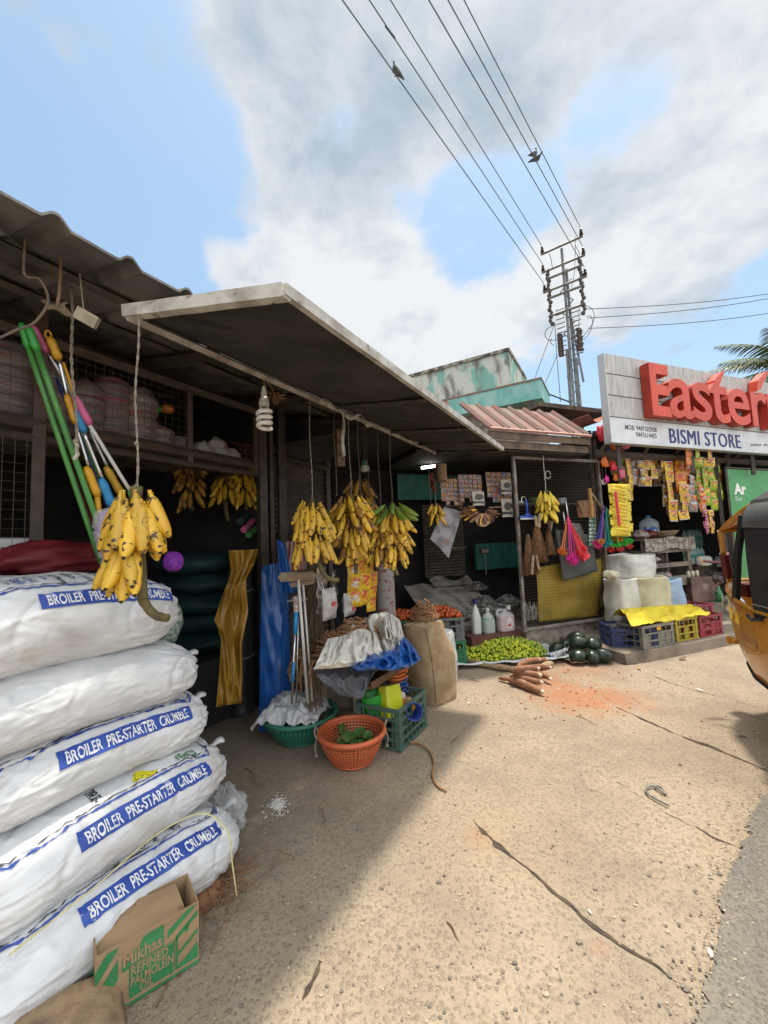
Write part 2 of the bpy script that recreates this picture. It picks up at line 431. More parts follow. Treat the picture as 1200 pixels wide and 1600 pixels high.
# cracks and joints in the concrete: narrow ragged channels filled with dark dirt
MCRK = M('crack_dirt', (.035, .027, .02), .95, c2=(.09, .06, .04), scale=20)
def crack(px_list, w0, name='crack'):
    ps = [gp(*q) for q in px_list]; L1, L2 = [], []
    for i in range(len(ps) - 1):
        n = 22
        for k in range(n + (i == len(ps) - 2)):
            t = k / n; q = ps[i].lerp(ps[i + 1], t); tt = (i + t) / (len(ps) - 1)
            d = (ps[i + 1] - ps[i]).normalized(); nrm = Vector((-d.y, d.x, 0))
            w = w0[min(int(tt * (len(w0) - 1)), len(w0) - 2)]; w2 = w0[min(int(tt * (len(w0) - 1)) + 1, len(w0) - 1)]
            fr = tt * (len(w0) - 1) % 1; w = w + (w2 - w) * fr
            w *= max(.15, .75 + 1.3 * noise.noise(q * 14)); off = noise.fractal(q * 5, 1, 2, 4) * .02
            z = gz(q.x, q.y) + .0035
            L1.append((q + nrm * (off + w / 2)).to_tuple()[:2] + (z,)); L2.append((q + nrm * (off - w / 2)).to_tuple()[:2] + (z,))
    m = MB(); n = len(L1); m.add(L1 + L2, [(i, i + 1, i + n + 1, i + n) for i in range(n - 1)])
    return struct(m.build(name, MCRK))
crack([(742, 1286), (775, 1318), (845, 1375), (925, 1445), (1000, 1500), (1085, 1560)], [.012, .05, .018, .014, .026, .016, .010, .012, .004])
crack([(962, 1105), (1040, 1140), (1130, 1175), (1198, 1202)], [.01, .022, .015, .028, .014, .012])
crack([(1085, 1288), (1110, 1302), (1150, 1318)], [.004, .013, .004])
crack([(470, 1560), (500, 1500)], [.004, .02, .01, .02, .004])
crack([(1010, 1050), (1050, 1068), (1200, 1110)], [.004, .009, .007, .003])
crack([(962, 1220), (980, 1230), (1080, 1290)], [.009, .004, .002, .004])

# ------------------------------------------------------------------ first row of shops
MSTEEL = M('dark_steel', (.045, .041, .039), .55, c2=(.09, .066, .05), scale=14, bump=.2, metal=.3)
MRUST = M('rusty_steel', (.085, .055, .04), .75, c2=(.05, .04, .035), scale=18, bump=.3)
MROOF = M('asbestos_sheet', (.23, .215, .20), .9, c2=(.085, .08, .074), scale=3.2, lo=.36, hi=.66, detail=7, bump=.35, bscale=30, c3=(.05, .045, .042), scale3=1.7, lo3=.52, hi3=.66)
MDARK = M('dark_wall', (.036, .032, .03), .9, c2=(.018, .017, .017), scale=3, bump=.3)  # very dark, slightly mottled wall colour
MBOARD = M('shelf_board', (.13, .10, .075), .85, c2=(.06, .05, .04), scale=7, bump=.2)
MWIRE = M('mesh_wire', (.075, .06, .045), .6, metal=.4)
shop = T('market_shop', 'dark open shop under corrugated roof with caged shelf, behind the stacked white sacks', 'shop', A(1.5, -4.0), RU)
RS0 = .30; 
def roof_z(b): return 2.76 + (-1.76 - b) * .20
def roof_profile(a):
    p = (a - .60 + 10.88) % .272
    return .038 * (max(0, min(1, p / .035)) - max(0, min(1, (p - .06) / .035)))
rf = MB(); al = []
a = -1.9
while a < 3.6:
    al.append(a); a += .0136
for top in (0,):
    bl = [-1.76, -2.1, -2.5, -3.3, -4.2, -6.2]
    for dz in (0, .012):
        vv = [A(x, b + .006 * noise.noise(Vector((x * 3, 0, 1))) * (k == 0), roof_z(b) + roof_profile(x) + dz + .012 * noise.noise(Vector((x * 2.2, b, 0)))) for k, b in enumerate(bl) for x in al]
        rf.add(vv, [(j * len(al) + i, j * len(al) + i + 1, (j + 1) * len(al) + i + 1, (j + 1) * len(al) + i)[::1 if dz else -1] for j in range(len(bl) - 1) for i in range(len(al) - 1)])
o0 = 0; o1 = len(al) * len(bl)
rf.f += [(o0 + i + 1, o0 + i, o1 + i, o1 + i + 1) for i in range(len(al) - 1)]; rf.m += [0] * (len(al) - 1)
def part(mb, name, mats, par, **k):
    """a part built in the place's own coordinates"""
    o = mb.build(name, mats, None, world=True, loc=(0, 0, 0), **k)
    adopt(o, par); o.matrix_parent_inverse = (Matrix.Translation(par.location) @ par.rotation_euler.to_matrix().to_4x4()).inverted()
    return o
part(rf, 'roof', MROOF, shop)
def abar(m, p, q, w): m.bar(p, q, w)
fr = MB()
for b in (-2.12, -2.6, -3.6):
    fr.bar(A(-1.8, b, roof_z(b) - .03), A(3.55, b, roof_z(b) - .03), .036)
for a_ in (-.55, .5, 1.65, 2.6, 3.42):
    fr.bar(A(a_, -1.9, roof_z(-1.9) - .075), A(a_, -5.0, roof_z(-5.0) - .085), .06)
part(fr, 'roof_frame', MSTEEL, shop)
def wallbox(a0, a1, b0, b1, z0, z1, name, mat, par):
    m = MB(); m.add([A(a0, b0, z0), A(a1, b0, z0), A(a1, b1, z0), A(a0, b1, z0), A(a0, b0, z1), A(a1, b0, z1), A(a1, b1, z1), A(a0, b1, z1)],
                    [(0, 3, 2, 1), (4, 5, 6, 7), (0, 1, 5, 4), (1, 2, 6, 5), (2, 3, 7, 6), (3, 0, 4, 7)])
    return part(m, name, mat, par)
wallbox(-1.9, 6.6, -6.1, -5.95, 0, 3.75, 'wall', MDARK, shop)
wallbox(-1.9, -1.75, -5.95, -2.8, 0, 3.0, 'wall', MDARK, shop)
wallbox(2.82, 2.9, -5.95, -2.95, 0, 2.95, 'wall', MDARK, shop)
def gable(a0, a1):
    m = MB(); pr = [(-1.85, 2.72), (-1.85, roof_z(-1.85)), (-5.95, roof_z(-5.95)), (-5.95, 2.72)]
    m.add([A(x, b, z) for x in (a0, a1) for b, z in pr], [(0, 1, 2, 3), (7, 6, 5, 4), (0, 4, 5, 1), (1, 5, 6, 2), (2, 6, 7, 3), (3, 7, 4, 0)]); part(m, 'gable', MDARK, shop)
gable(3.46, 3.5); gable(-1.88, -1.84)
# slatted shutter between the two openings
sh = MB(); n = 44
pr = []
for i in range(n * 4 + 1):
    z = 2.42 * i / (n * 4); ph = (i % 4); pr.append((-2.93 - (.018 if ph in (1, 2) else 0), z))
sh.add([A(a_, b, z) for a_ in (2.93, 3.72) for b, z in pr], [(i, i + 1, len(pr) + i + 1, len(pr) + i) for i in range(len(pr) - 1)])
part(sh, 'shutter', M('shutter_steel', (.05, .04, .033), .6, c2=(.10, .075, .055), scale=5, bump=.15), shop)
m = MB()
for z in (.9, 1.62, 2.42): m.bar(A(2.9, -2.9, z), A(3.74, -2.9, z), .05)
m.bar(A(3.745, -2.92, 0), A(3.745, -2.92, 2.5), .06)
part(m, 'shutter_frame', MSTEEL, shop)
for (a_, b, zt, w) in ((2.55, -2.72, 2.78, .07), (2.68, -2.74, 2.78, .04), (2.80, -2.74, 2.78, .05), (2.87, -2.76, 2.78, .035), (.95, -2.74, 2.8, .055)):
    m = MB(); m.bar(A(a_, b, 0), A(a_, b, zt + .1), w); part(m, 'post', MRUST if a_ < 1 else MSTEEL, shop)
# caged shelf under the roof
shelf = MB()
def abox(m, a0, a1, b0, b1, z0, z1, mi=0):
    m.add([A(a0, b0, z0), A(a1, b0, z0), A(a1, b1, z0), A(a0, b1, z0), A(a0, b0, z1), A(a1, b0, z1), A(a1, b1, z1), A(a0, b1, z1)],
          [(0, 3, 2, 1), (4, 5, 6, 7), (0, 1, 5, 4), (1, 2, 6, 5), (2, 3, 7, 6), (3, 0, 4, 7)], mi)
abox(shelf, -1.7, 2.5, -3.55, -2.76, 2.235, 2.26)
part(shelf, 'shelf_board', MBOARD, shop)
m = MB()
for z, w in ((2.245, .05), (2.16, .03), (2.745, .055)): m.bar(A(-1.7, -2.735, z), A(2.52, -2.735, z), w)
for a_ in (-.35, 1.86, 2.50): m.bar(A(a_, -2.735, 2.16), A(a_, -2.735, 2.75), .035)
for a_ in (-.3, .6, 1.5, 2.3): m.bar(A(a_, -2.75, 2.16), A(a_ + .25, -3.5, 2.2), .03)
part(m, 'shelf_frame', MRUST, shop)
m = MB()
k = -1.68
while k < 1.86: m.tube([A(k, -2.73, 2.26), A(k, -2.73, 2.74)], .0016, 4, cap=False); k += .05
for i in range(10): m.tube([A(-1.68, -2.73, 2.27 + .05 * i), A(1.86, -2.73, 2.27 + .05 * i)], .0016, 4, cap=False)
part(m, 'shelf_mesh', MWIRE, shop)
m = MB(); k = -1.6
while k < .93: m.tube([A(k, -2.74, 1.25), A(k, -2.74, 2.15)], .0018, 4, cap=False); k += .05
for i in range(19): m.tube([A(-1.6, -2.74, 1.26 + .05 * i), A(.93, -2.74, 1.26 + .05 * i)], .0018, 4, cap=False)
m.bar(A(-1.7, -2.74, 1.245), A(.95, -2.74, 1.245), .035)
part(m, 'wire_grille', MWIRE, shop)

# awning: an old sign panel tilted out over the goods
aw = T('awning', 'tilted sheet metal awning with a pale folded rim, dark underneath, over the hanging bananas', 'awning', A(2.5, -1.3, 2.4), RU)
AZ0, AZ1 = 2.395, 2.50
def awz(b): return AZ0 + (AZ1 - AZ0) * ((-.945 - b) / .735)
m = MB(); na, nb = 40, 12
def awp(u, v, dz):
    a_ = 1.01 - .14 * v + (3.05 + .14 * v) * u; b = -.945 - .735 * v
    sag = -.012 * math.sin(math.pi * v) * (1 + .6 * math.sin(u * 9)) + .006 * noise.noise(Vector((u * 12, v * 5, 2)))
    return A(a_, b, awz(b) + sag + dz)
m.grid(lambda u, v: awp(u, v, 0), na, nb); m.grid(lambda u, v: awp(u, v, .006), na, nb)
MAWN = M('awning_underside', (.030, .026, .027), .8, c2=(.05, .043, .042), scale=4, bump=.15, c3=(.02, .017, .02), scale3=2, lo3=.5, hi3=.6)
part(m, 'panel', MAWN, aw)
MRIM = M('pale_rim_metal', (.55, .53, .48), .6, c2=(.33, .30, .26), scale=9, bump=.15, c3=(.12, .1, .08), scale3=16, lo3=.62, hi3=.7)
m = MB()
def strip(p, q, prof, n=30):
    vs_ = []
    for i in range(n + 1):
        c = Vector(p).lerp(Vector(q), i / n)
        w = .003 * noise.noise(c * 6)
        for o in prof: vs_.append(c + Vector(o) + Vector((0, 0, w)))
    k = len(prof); m.add(vs_, [(i * k + j, i * k + (j + 1) % k, (i + 1) * k + (j + 1) % k, (i + 1) * k + j) for i in range(n) for j in range(k)])
    m.add(vs_[:k], [tuple(range(k))]); m.add(vs_[-k:], [tuple(range(k))])
nn_ = UN * .028; uu_ = UX * .03
P0, P1, P2, P3 = A(1.0, -.94, AZ0), A(4.08, -.94, AZ0), A(4.08, -1.69, AZ1), A(.855, -1.69, AZ1)
up_ = Vector((0, 0, 1))
strip(P0, P1, [nn_ * -1 + up_ * -.012, nn_ * .2 + up_ * -.018, nn_ * .35 + up_ * .022, nn_ * -1 + up_ * .022])
strip(P0, P3, [uu_ * 1 + up_ * -.03, uu_ * -.2 + up_ * -.026, uu_ * -.35 + up_ * .022, uu_ * 1 + up_ * .022], 16)
part(m, 'rim', MRIM, aw)
m = MB()
m.bar(A(.86, -1.67, AZ1 - .028), A(4.08, -1.67, AZ1 - .028), .028)
part(m, 'rear_bar', M('dull_bar', (.36, .33, .29), .6, c2=(.2, .17, .14), scale=12), aw)
m = MB()
for a_ in (2.25, 3.05, 3.62, 4.05): m.bar(A(a_, -.97, awz(-.97) - .022), A(a_, -1.66, awz(-1.66) - .022), .022)
part(m, 'cross_bar', MSTEEL, aw)
m = MB(); m.add([A(1.32, -1.70, AZ1 - .01), A(4.1, -1.70, AZ1 - .01), A(4.1, -1.76, 2.79), A(1.5, -1.76, 2.79)], [(0, 1, 2, 3)]); part(m, 'sun_block_sheet', MSTEEL, aw, solid=.006)  # hidden sheet added to block sun through the gap below the roof edge
m = MB(); _q = Vector((1, 0, 0))
for (a_, b, L_) in ((1.42, -1.12, .05), (1.50, -1.13, .03), (1.66, -1.22, .02), (2.3, -1.2, .02), (2.9, -1.05, .03)):
    m.add([A(a_, b, awz(b) - .006), A(a_ + L_, b - .01, awz(b) - .006), A(a_ + L_ * .8, b - .022, awz(b - .02) - .006), A(a_ - .01, b - .008, awz(b) - .006)], [(0, 1, 2, 3)])
part(m, 'torn_patches', M('torn_pale', (.6, .6, .58), .6), aw)
m = MB()
for a_ in (1.25, 2.7, 3.9): m.bar(A(a_, -1.67, AZ1 - .02), A(a_, -2.0, roof_z(-2.0) - .05), .03)
part(m, 'bracket', MSTEEL, aw)
# torn strip of plastic on the rear bar
m = MB()
m.grid(lambda u, v: A(2.33 + .035 * (u - .5) * (1 - .6 * v) + .01 * math.sin(v * 7), -1.66 + .012 * math.sin(u * 6 + v * 4), 2.47 - .33 * v), 5, 14)
m.grid(lambda u, v: A(2.05 + .75 * u, -1.64 + .02 * math.sin(u * 13), 2.475 - .028 * v * (1 + .8 * math.sin(u * 17)) + .01 * math.sin(u * 23)), 26, 3)
tag(m.build('plastic_strip', M('torn_plastic', (.5, .48, .43), .5, c2=(.3, .27, .23), scale=30), world=True, loc=A(2.33, -1.66, 2.15), solid=.003, smooth=True), 'torn grey strip of plastic dangling from the rear bar of the awning', 'plastic strip')

# ------------------------------------------------------------------ fish and vegetable shop in the corner, with its own roof
MPL = M('rough_plaster', (.21, .17, .13), .95, c2=(.32, .28, .23), scale=9, detail=7, bump=.6, bscale=25, c3=(.12, .09, .07), scale3=3)
MTEAL = M('teal_paint', (.012, .10, .085), .6, c2=(.02, .14, .115), scale=6, bump=.1, c3=(.06, .06, .045), scale3=9, lo3=.6, hi3=.68)
MRED = M('red_oxide_plinth', (.09, .03, .022), .8, c2=(.13, .06, .04), scale=8, bump=.2)
fish = T('corner_shop', 'dim corner shop with teal panel and red step behind the pile of limes', 'shop', S(3.4, -5.4), RS)
def sbox(m, v0, v1, m0, m1, z0, z1, mi=0):
    m.add([S(v0, m0, z0), S(v1, m0, z0), S(v1, m1, z0), S(v0, m1, z0), S(v0, m0, z1), S(v1, m0, z1), S(v1, m1, z1), S(v0, m1, z1)],
          [(0, 1, 2, 3), (4, 7, 6, 5), (0, 4, 5, 1), (1, 5, 6, 2), (2, 6, 7, 3), (3, 7, 4, 0)], mi)
def spart(args, name, mat, par):
    m = MB(); sbox(m, *args); return part(m, name, mat, par)
spart((onm(737, 990, -4.5).dot(SX), 3.72, -6.2, -4.5, -.05, .26), 'plinth', MRED, fish)
spart((3.72, 5.25, -6.2, -4.44, -.05, .255), 'plinth', MPL, fish)
spart((1.6, 5.3, -6.45, -6.3, 0, 3.0), 'wall', MDARK, fish)
spart((5.18, 5.26, -6.3, -4.6, .26, 2.7), 'wall', MDARK, fish)
# slatted back of the fish display and teal panels
m = MB()
for i in range(24):
    sbox(m, 3.0, 3.76, -5.93, -5.90, .92 + i * .05, .955 + i * .05)
part(m, 'slatted_screen', M('brown_slat', (.10, .085, .06), .8, c2=(.05, .042, .033), scale=10), fish)
spart((2.6, 3.76, -5.99, -5.95, 2.2, 2.62), 'teal_panel', MTEAL, fish)
q = onm(742, 850, -5.86); q2 = onm(806, 886, -5.86)
spart((q.dot(SX), q2.dot(SX) + .12, -5.9, -5.84, q2.z, q.z), 'teal_panel', MTEAL, fish)
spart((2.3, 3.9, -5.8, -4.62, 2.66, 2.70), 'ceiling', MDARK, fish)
m = MB()
cr_ = [A(3.45, -1.86), A(4.08, -1.68), S(3.3, -4.3), S(5.3, -4.75), S(5.3, -6.4), A(6.6, -6.1), A(3.45, -6.1)]
n = len(cr_); zz = lambda p, d: Vector((p.x, p.y, 2.74 + d))
m.add([zz(p, 0) for p in cr_] + [zz(p, .03) for p in cr_], [tuple(range(n)), tuple(range(2 * n - 1, n - 1, -1))] + [(i, n + i, n + (i + 1) % n, (i + 1) % n) for i in range(n)])
part(m, 'roof', MDARK, fish)
# switch box on the teal panel
q = onm(757, 861, -5.82)
m = MB(); m.cbox((0, 0, 0), (.17, .04, .1), 0); m.cbox((-.03, -.024, 0), (.05, .012, .06), 1); m.cbox((.04, -.024, 0), (.05, .012, .06), 1)
m.tube([(0, -.01, -.05), (.005, -.01, -.2), (0, -.01, -.4)], .006, 6, 1)
sw = m.build('switch_box', [M('brown_box', (.07, .05, .035), .6), M('grey_switch', (.3, .28, .25), .5)], None, q, RS)
tag(sw, 'small brown switch box on the lower teal panel of the corner shop', 'switch')
# pink tin roof of the corner shop
MPINK = M('pink_tin', (.22, .10, .08), .85, c2=(.16, .095, .075), scale=5, bump=.1, c3=(.16, .13, .1), scale3=4.5, lo3=.48, hi3=.62)
MTIN = M('rusty_tin', (.14, .095, .06), .8, c2=(.07, .05, .038), scale=8, bump=.3)
roof2 = T('tin_roof', 'faded pink standing seam tin roof with a rusty fascia above the mesh gate', 'roof', S(4.0, -4.4, 2.7), RS)
e0 = onm(764, 678, -4.12); e1 = onm(921, 673, -4.12); t0 = onm(764, 647, -4.75); t1 = onm(921, 641, -4.75)
v0, v1 = e0.dot(SX), e1.dot(SX); ze = (e0.z + e1.z) / 2; zt = (t0.z + t1.z) / 2
m = MB()
def rp(v, k, dz=0): return S(v, -4.12 - .63 * k, ze + (zt - ze) * k + dz)
m.add([rp(v0, 0), rp(v1, 0), rp(v1, 1), rp(v0, 1), rp(v0, 0, -.02), rp(v1, 0, -.02), rp(v1, 1, -.02), rp(v0, 1, -.02)], [(0, 1, 2, 3), (7, 6, 5, 4), (0, 4, 5, 1), (1, 5, 6, 2), (2, 6, 7, 3), (3, 7, 4, 0)])
part(m, 'tin_sheet', MPINK, roof2)
for i in range(7):
    v = v0 + .03 + (v1 - v0 - .06) * i / 6
    m = MB(); m.bar(rp(v, 0, .012), rp(v, 1, .012), .05); part(m, 'seam', MPINK, roof2)
m = MB(); m.bar(S(v0, -4.10, ze - .005), S(v1, -4.10, ze - .005), .03); part(m, 'lip', M('pink_lip', (.40, .20, .16), .6, c2=(.28, .15, .12), scale=9), roof2)
for z, mm in ((.075, -4.13), (.185, -4.17)):
    m = MB(); sbox(m, v0, v1 + .01, mm - .02, mm, ze - z - .05, ze - z + .048); part(m, 'fascia_board', MTIN, roof2)
m = MB(); sbox(m, v0, v1, -4.8, -4.2, ze - .26, ze - .24); part(m, 'soffit', MDARK, roof2)
# ridge sheet a little behind
q0 = onm(838, 634, -4.9); q1 = onm(948, 634, -4.9)
m = MB(); sbox(m, q0.dot(SX), q1.dot(SX), -5.6, -4.85, q0.z - .02, q0.z + .05); part(m, 'ridge_sheet', MTIN, roof2)
q = onm(913, 690, -4.5)
for dv in (0, .10):
    m = MB(); m.bar(S(q.dot(SX) + .12 + dv, -4.5, .2), S(q.dot(SX) + .12 + dv, -4.5, 3.1), .045); part(m, 'post', MSTEEL, roof2)
q0 = onm(918, 645, -4.6); 
m = MB(); m.grid(lambda u, v: S(q0.dot(SX) + .02 + .34 * u, -4.6 - .5 * v, q0.z - .02 - .12 * math.sin(math.pi * u)), 12, 4)
part(m, 'curled_sheet', M('pink_curl', (.42, .14, .09), .6, c2=(.3, .12, .09), scale=7), roof2, solid=.006)

# mouldy teal concrete blocks behind
MMOULD = M('mouldy_teal_concrete', (.50, .53, .47), .9, c2=(.19, .40, .35), scale=2.3, lo=.47, hi=.56, detail=8, bump=.3, c3=(.17, .16, .14), scale3=3.6, lo3=.52, hi3=.66, stretch=(1, 1, .45))
MTEAL2 = M('peeling_teal_concrete', (.16, .42, .38), .85, c2=(.30, .5, .46), scale=5, bump=.3, detail=7, c3=(.42, .16, .11), scale3=3, lo3=.58, hi3=.63, stretch=(1, 1, .5))
MMOSS = M('mouldy_edge', (.34, .33, .27), .9, c2=(.07, .06, .05), scale=7, bump=.4)
cb = T('concrete_building', 'mouldy teal and grey flat roofed concrete building showing above the tin roof', 'building', A(10.5, -3.4), RU)
Yc = onb(845, 592, -1.30); 
a_c = Yc.dot(UX); zt = Yc.z; zb = onb(852, 630, -1.30).z
wallbox(a_c, a_c + 1.4, -5.4, -1.30, zb, zt, 'parapet', MTEAL2, cb)
wallbox(a_c - .02, a_c + 1.4, -5.42, -1.28, zt, zt + .04, 'coping', M('peeling_red_coping', (.33, .14, .1), .9, c2=(.12, .2, .18), scale=6, bump=.3), cb)
wallbox(a_c + .3, a_c + 4, -5.6, -1.7, 0, zb, 'wall', MPL, cb)
Y2 = onb(794, 546, -2.1); a2 = Y2.dot(UX); z2 = Y2.z
wallbox(a2, a2 + 2.2, -5.3, -2.1, zt - .6, z2 - .05, 'tank_room', MMOULD, cb)
wallbox(a2 - .05, a2 + 2.22, -5.35, -2.06, z2 - .05, z2 + .03, 'coping', MMOSS, cb)

# ------------------------------------------------------------------ grocery store on the right
MFLOOR = M('cement_step', (.24, .19, .14), .92, c2=(.17, .135, .10), scale=5, detail=7, bump=.5, bscale=22, c3=(.10, .08, .065), scale3=2.5)
gro = T('grocery_store', 'open fronted grocery store under the sign board, dark inside with goods hung across its front', 'shop', S(7, -5.5), RS)
m = MB()
edge = [(4.28, -3.44), (4.6, -3.40), (5.4, -3.38), (6.2, -3.37), (7.2, -3.38), (10, -3.4)]
for i in range(len(edge) - 1):
    (va, ma), (vb, mb_) = edge[i], edge[i + 1]
    m.add([S(va, ma, -.05), S(vb, mb_, -.05), S(vb, mb_ - .02, .115), S(va, ma - .02, .115), S(vb, -4.5, .125), S(va, -4.5, .125)], [(0, 1, 2, 3), (3, 2, 4, 5)])
m.add([S(4.28, -3.44, -.05), S(4.28, -3.46, .115), S(4.28, -4.5, .125), S(4.28, -4.5, -.05)], [(0, 1, 2, 3)])
part(m, 'platform', MFLOOR, gro)
spart((5.28, 11, -8, -4.3, -.04, .33), 'floor_step', MFLOOR, gro)
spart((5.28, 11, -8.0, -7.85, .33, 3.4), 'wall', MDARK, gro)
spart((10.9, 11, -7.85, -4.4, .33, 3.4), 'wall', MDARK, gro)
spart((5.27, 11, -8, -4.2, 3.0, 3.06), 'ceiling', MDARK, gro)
m = MB()
zb_ = onm(1000, 712, -4.25).z
m.bar(S(5.05, -4.25, zb_), S(9.5, -4.25, zb_), .07)
m.bar(S(5.05, -4.05, zb_ + .28), S(9.5, -4.05, zb_ + .28), .05)
for v in (5.1, 6.0, 7.0, 8.0): m.bar(S(v, -4.25, zb_), S(v + .1, -4.0, zb_ + .35), .035)
part(m, 'hanging_rail', MRUST, gro)
for px in (1128, 1138):
    q = onm(px, 800, -4.22 if px < 1135 else -4.3); m = MB(); m.bar(S(q.dot(SX), -4.22, .33), S(q.dot(SX) - .02, -4.22, 2.75), .05); part(m, 'post', MSTEEL, gro)
spart((8.45, 8.5, -7.9, -4.4, .33, 2.9), 'partition', MDARK, gro)
# back shelves
for i, z in enumerate((.95, 1.35, 1.75, 2.15)):
    spart((5.6, 8.3, -7.8, -7.35, z, z + .03), 'shelf', MBOARD, gro)
# ------------------------------------------------------------------ sign board
def text3d(mb, txt, size, depth, fn, mi=0, bold=0.0, sx=1.0, width=None, bevel=0.0, space=1.0, mside=None):
    cu = bpy.data.curves.new('t', 'FONT'); cu.body = txt; cu.size = size; cu.offset = bold; cu.extrude = depth / 2; cu.resolution_u = 5; cu.space_character = space
    ob = bpy.data.objects.new('t', cu); COL.objects.link(ob)
    me = bpy.data.meshes.new_from_object(ob.evaluated_get(bpy.context.evaluated_depsgraph_get()))
    x0 = min(v.co.x for v in me.vertices); wd = max(v.co.x for v in me.vertices) - x0
    k = width / wd if width else sx
    vs_ = [fn((v.co.x - x0) * k, v.co.y, v.co.z + depth / 2) for v in me.vertices]
    fs = [tuple(p.vertices) for p in me.polygons]
    o = len(mb.v); mb.v += [Vector(v) for v in vs_]; mb.f += [tuple(i + o for i in f) for f in fs]
    mb.m += [mi if (abs(p.normal.z) > .7 or mside is None) else mside for p in me.polygons]
    bpy.data.objects.remove(ob); bpy.data.curves.remove(cu); bpy.data.meshes.remove(me)
    return wd * k
MSG = -3.9
ql = onm(953, 553, MSG); qb = onm(956, 690, MSG)
SV, SZ0, SZ1 = qb.dot(SX), qb.z, ql.z
sign = T('sign_board', 'long grey panelled sign board with raised orange letters above the grocery store', 'sign', S(SV, MSG, SZ0), RS)
MSB = M('sign_cladding', (.46, .45, .43), .5, c2=(.30, .29, .275), scale=5, detail=8, lo=.44, hi=.68, stretch=(9, 9, .8), c3=(.15, .14, .125), scale3=7, lo3=.585, hi3=.75, metal=.1)
MSBW = M('sign_white', (.62, .64, .66), .45, c2=(.52, .53, .55), scale=3)
SWID = 4.7; hh = SZ1 - SZ0; cuts = [0, .275, .52, .765, 1.0]
for i in range(4):
    za, zb2 = hh * cuts[i], hh * cuts[i + 1]
    m = MB(); m.box((0, 0, za + (.012 if i else 0)), (SWID, .10, zb2)); m.build('board_panel' if i else 'name_panel', MSB if i else MSBW, sign, bevel=.004)
m = MB(); m.box((.01, .012, .01), (SWID - .01, .09, hh - .01)); m.build('backing', MSTEEL, sign)
m = MB(); m.box((-.004, -.006, -.012), (SWID, .106, 0)); m.box((-.012, -.004, -.012), (-.001, .106, hh)); m.build('edge_trim', M('edge_trim', (.5, .5, .5), .4, metal=.4), sign)
for x in (.3, 1.9, 3.5):
    m = MB(); m.bar((x, .15, .3), (x, .15, -.35), .05); m.bar((x, .15, .2), (x, .75, -.3), .05); m.build('sign_bracket', MSTEEL, sign)
MOR = M('orange_acrylic', (.60, .052, .014), .4, c2=(.5, .042, .012), scale=2, c3=(.25, .05, .03), scale3=9, lo3=.62, hi3=.72)
MORS = M('orange_letter_side', (.44, .035, .012), .5, c2=(.28, .025, .012), scale=6)
def sl_(px, py, m_=MSG):
    p = onm(px, py, m_); return p.dot(SX) - SV, p.z - SZ0
xE, zE = sl_(1019, 646, MSG + .13); xe2, _ = sl_(1232, 640, MSG + .13); _, zE1 = sl_(1022, 566, MSG + .13)
m = MB(); Ehh = (zE1 - zE) / .735
wE = text3d(m, 'E', Ehh, .13, lambda x, y, z: (xE + x, -.015 - z, zE + y), 0, bold=.028, sx=.86, mside=1)
xa = xE + wE * .93; xend = sl_(1226, 640, MSG + .13)[0]
text3d(m, 'astern', Ehh * .99, .13, lambda x, y, z: (xa + x, -.015 - z, zE + y * 1.17), 0, bold=.014, width=xend - xa, space=.93, mside=1)
# the swash on the t and on the r
for px in (1118, 1186):
    x0, z0 = sl_(px - 5, 598, MSG + .13); x1, z1 = sl_(px + 12, 583, MSG + .13)
    pr = [(x0 - .02, z0 - .15), (x0 + .10, z0 - .10), (x1 - .02, z1 - .03), (x1 + .02, z1 + .04), (x1 - .06, z1 + .01), (x0 + .04, z0 + .04)]
    n = len(pr)
    m.add([(x, -.017, z) for x, z in pr] + [(x, -.143, z) for x, z in pr], [tuple(range(n)), tuple(range(2 * n - 1, n - 1, -1))] + [(i, n + i, n + (i + 1) % n, (i + 1) % n) for i in range(n)], 0)
m.build('raised_lettering', [MOR, MORS], sign)
MNAVY = M('navy_print', (.012, .022, .14), .5); MINK = M('black_print', (.03, .03, .035), .5)
m = MB()
x0, z0 = sl_(1047, 692); x1, _ = sl_(1157, 694); _, z1 = sl_(1047, 668)
for k in (-1, 0, 1): put_text(m, 'BISMI STORE', (z1 - z0) / .73, lambda x, y: (x0 + x + .007 * k, -.004 - .001 * k, z0 + y), 0, width=x1 - x0, space=1.08)
m.build('store_name', MNAVY, sign); m = MB()
x0, z0 = sl_(977, 671); x1, _ = sl_(1026, 675); _, z1 = sl_(977, 663)
put_text(m, 'MOB: 9447302908', (z1 - z0) / .73, lambda x, y: (x0 + x, -.003, z0 + y), 1, bold=.0006, width=x1 - x0, space=1.06)
x0, z0 = sl_(994, 682.5); x1, _ = sl_(1026, 684); _, z1 = sl_(994, 674.5)
put_text(m, '9447614405', (z1 - z0) / .73, lambda x, y: (x0 + x, -.003, z0 + y), 1, bold=.0006, width=x1 - x0, space=1.06)
m.build('phone_numbers', [MNAVY, MINK], sign); m = MB()
# small italic script at the right, too small to read: strokes only
for k in range(13):
    x0, z0 = sl_(1173 + k * 3.4 + (3 if k > 4 else 0), 697)
    m.tube([(x0, -.003, z0), (x0 + .02, -.003, z0 + .03), (x0 + .035, -.003, z0 + .012), (x0 + .05, -.003, z0 + .03 + .01 * (k % 3))], .004, 4, 1)
m.build('small_script', [MNAVY, MINK], sign)
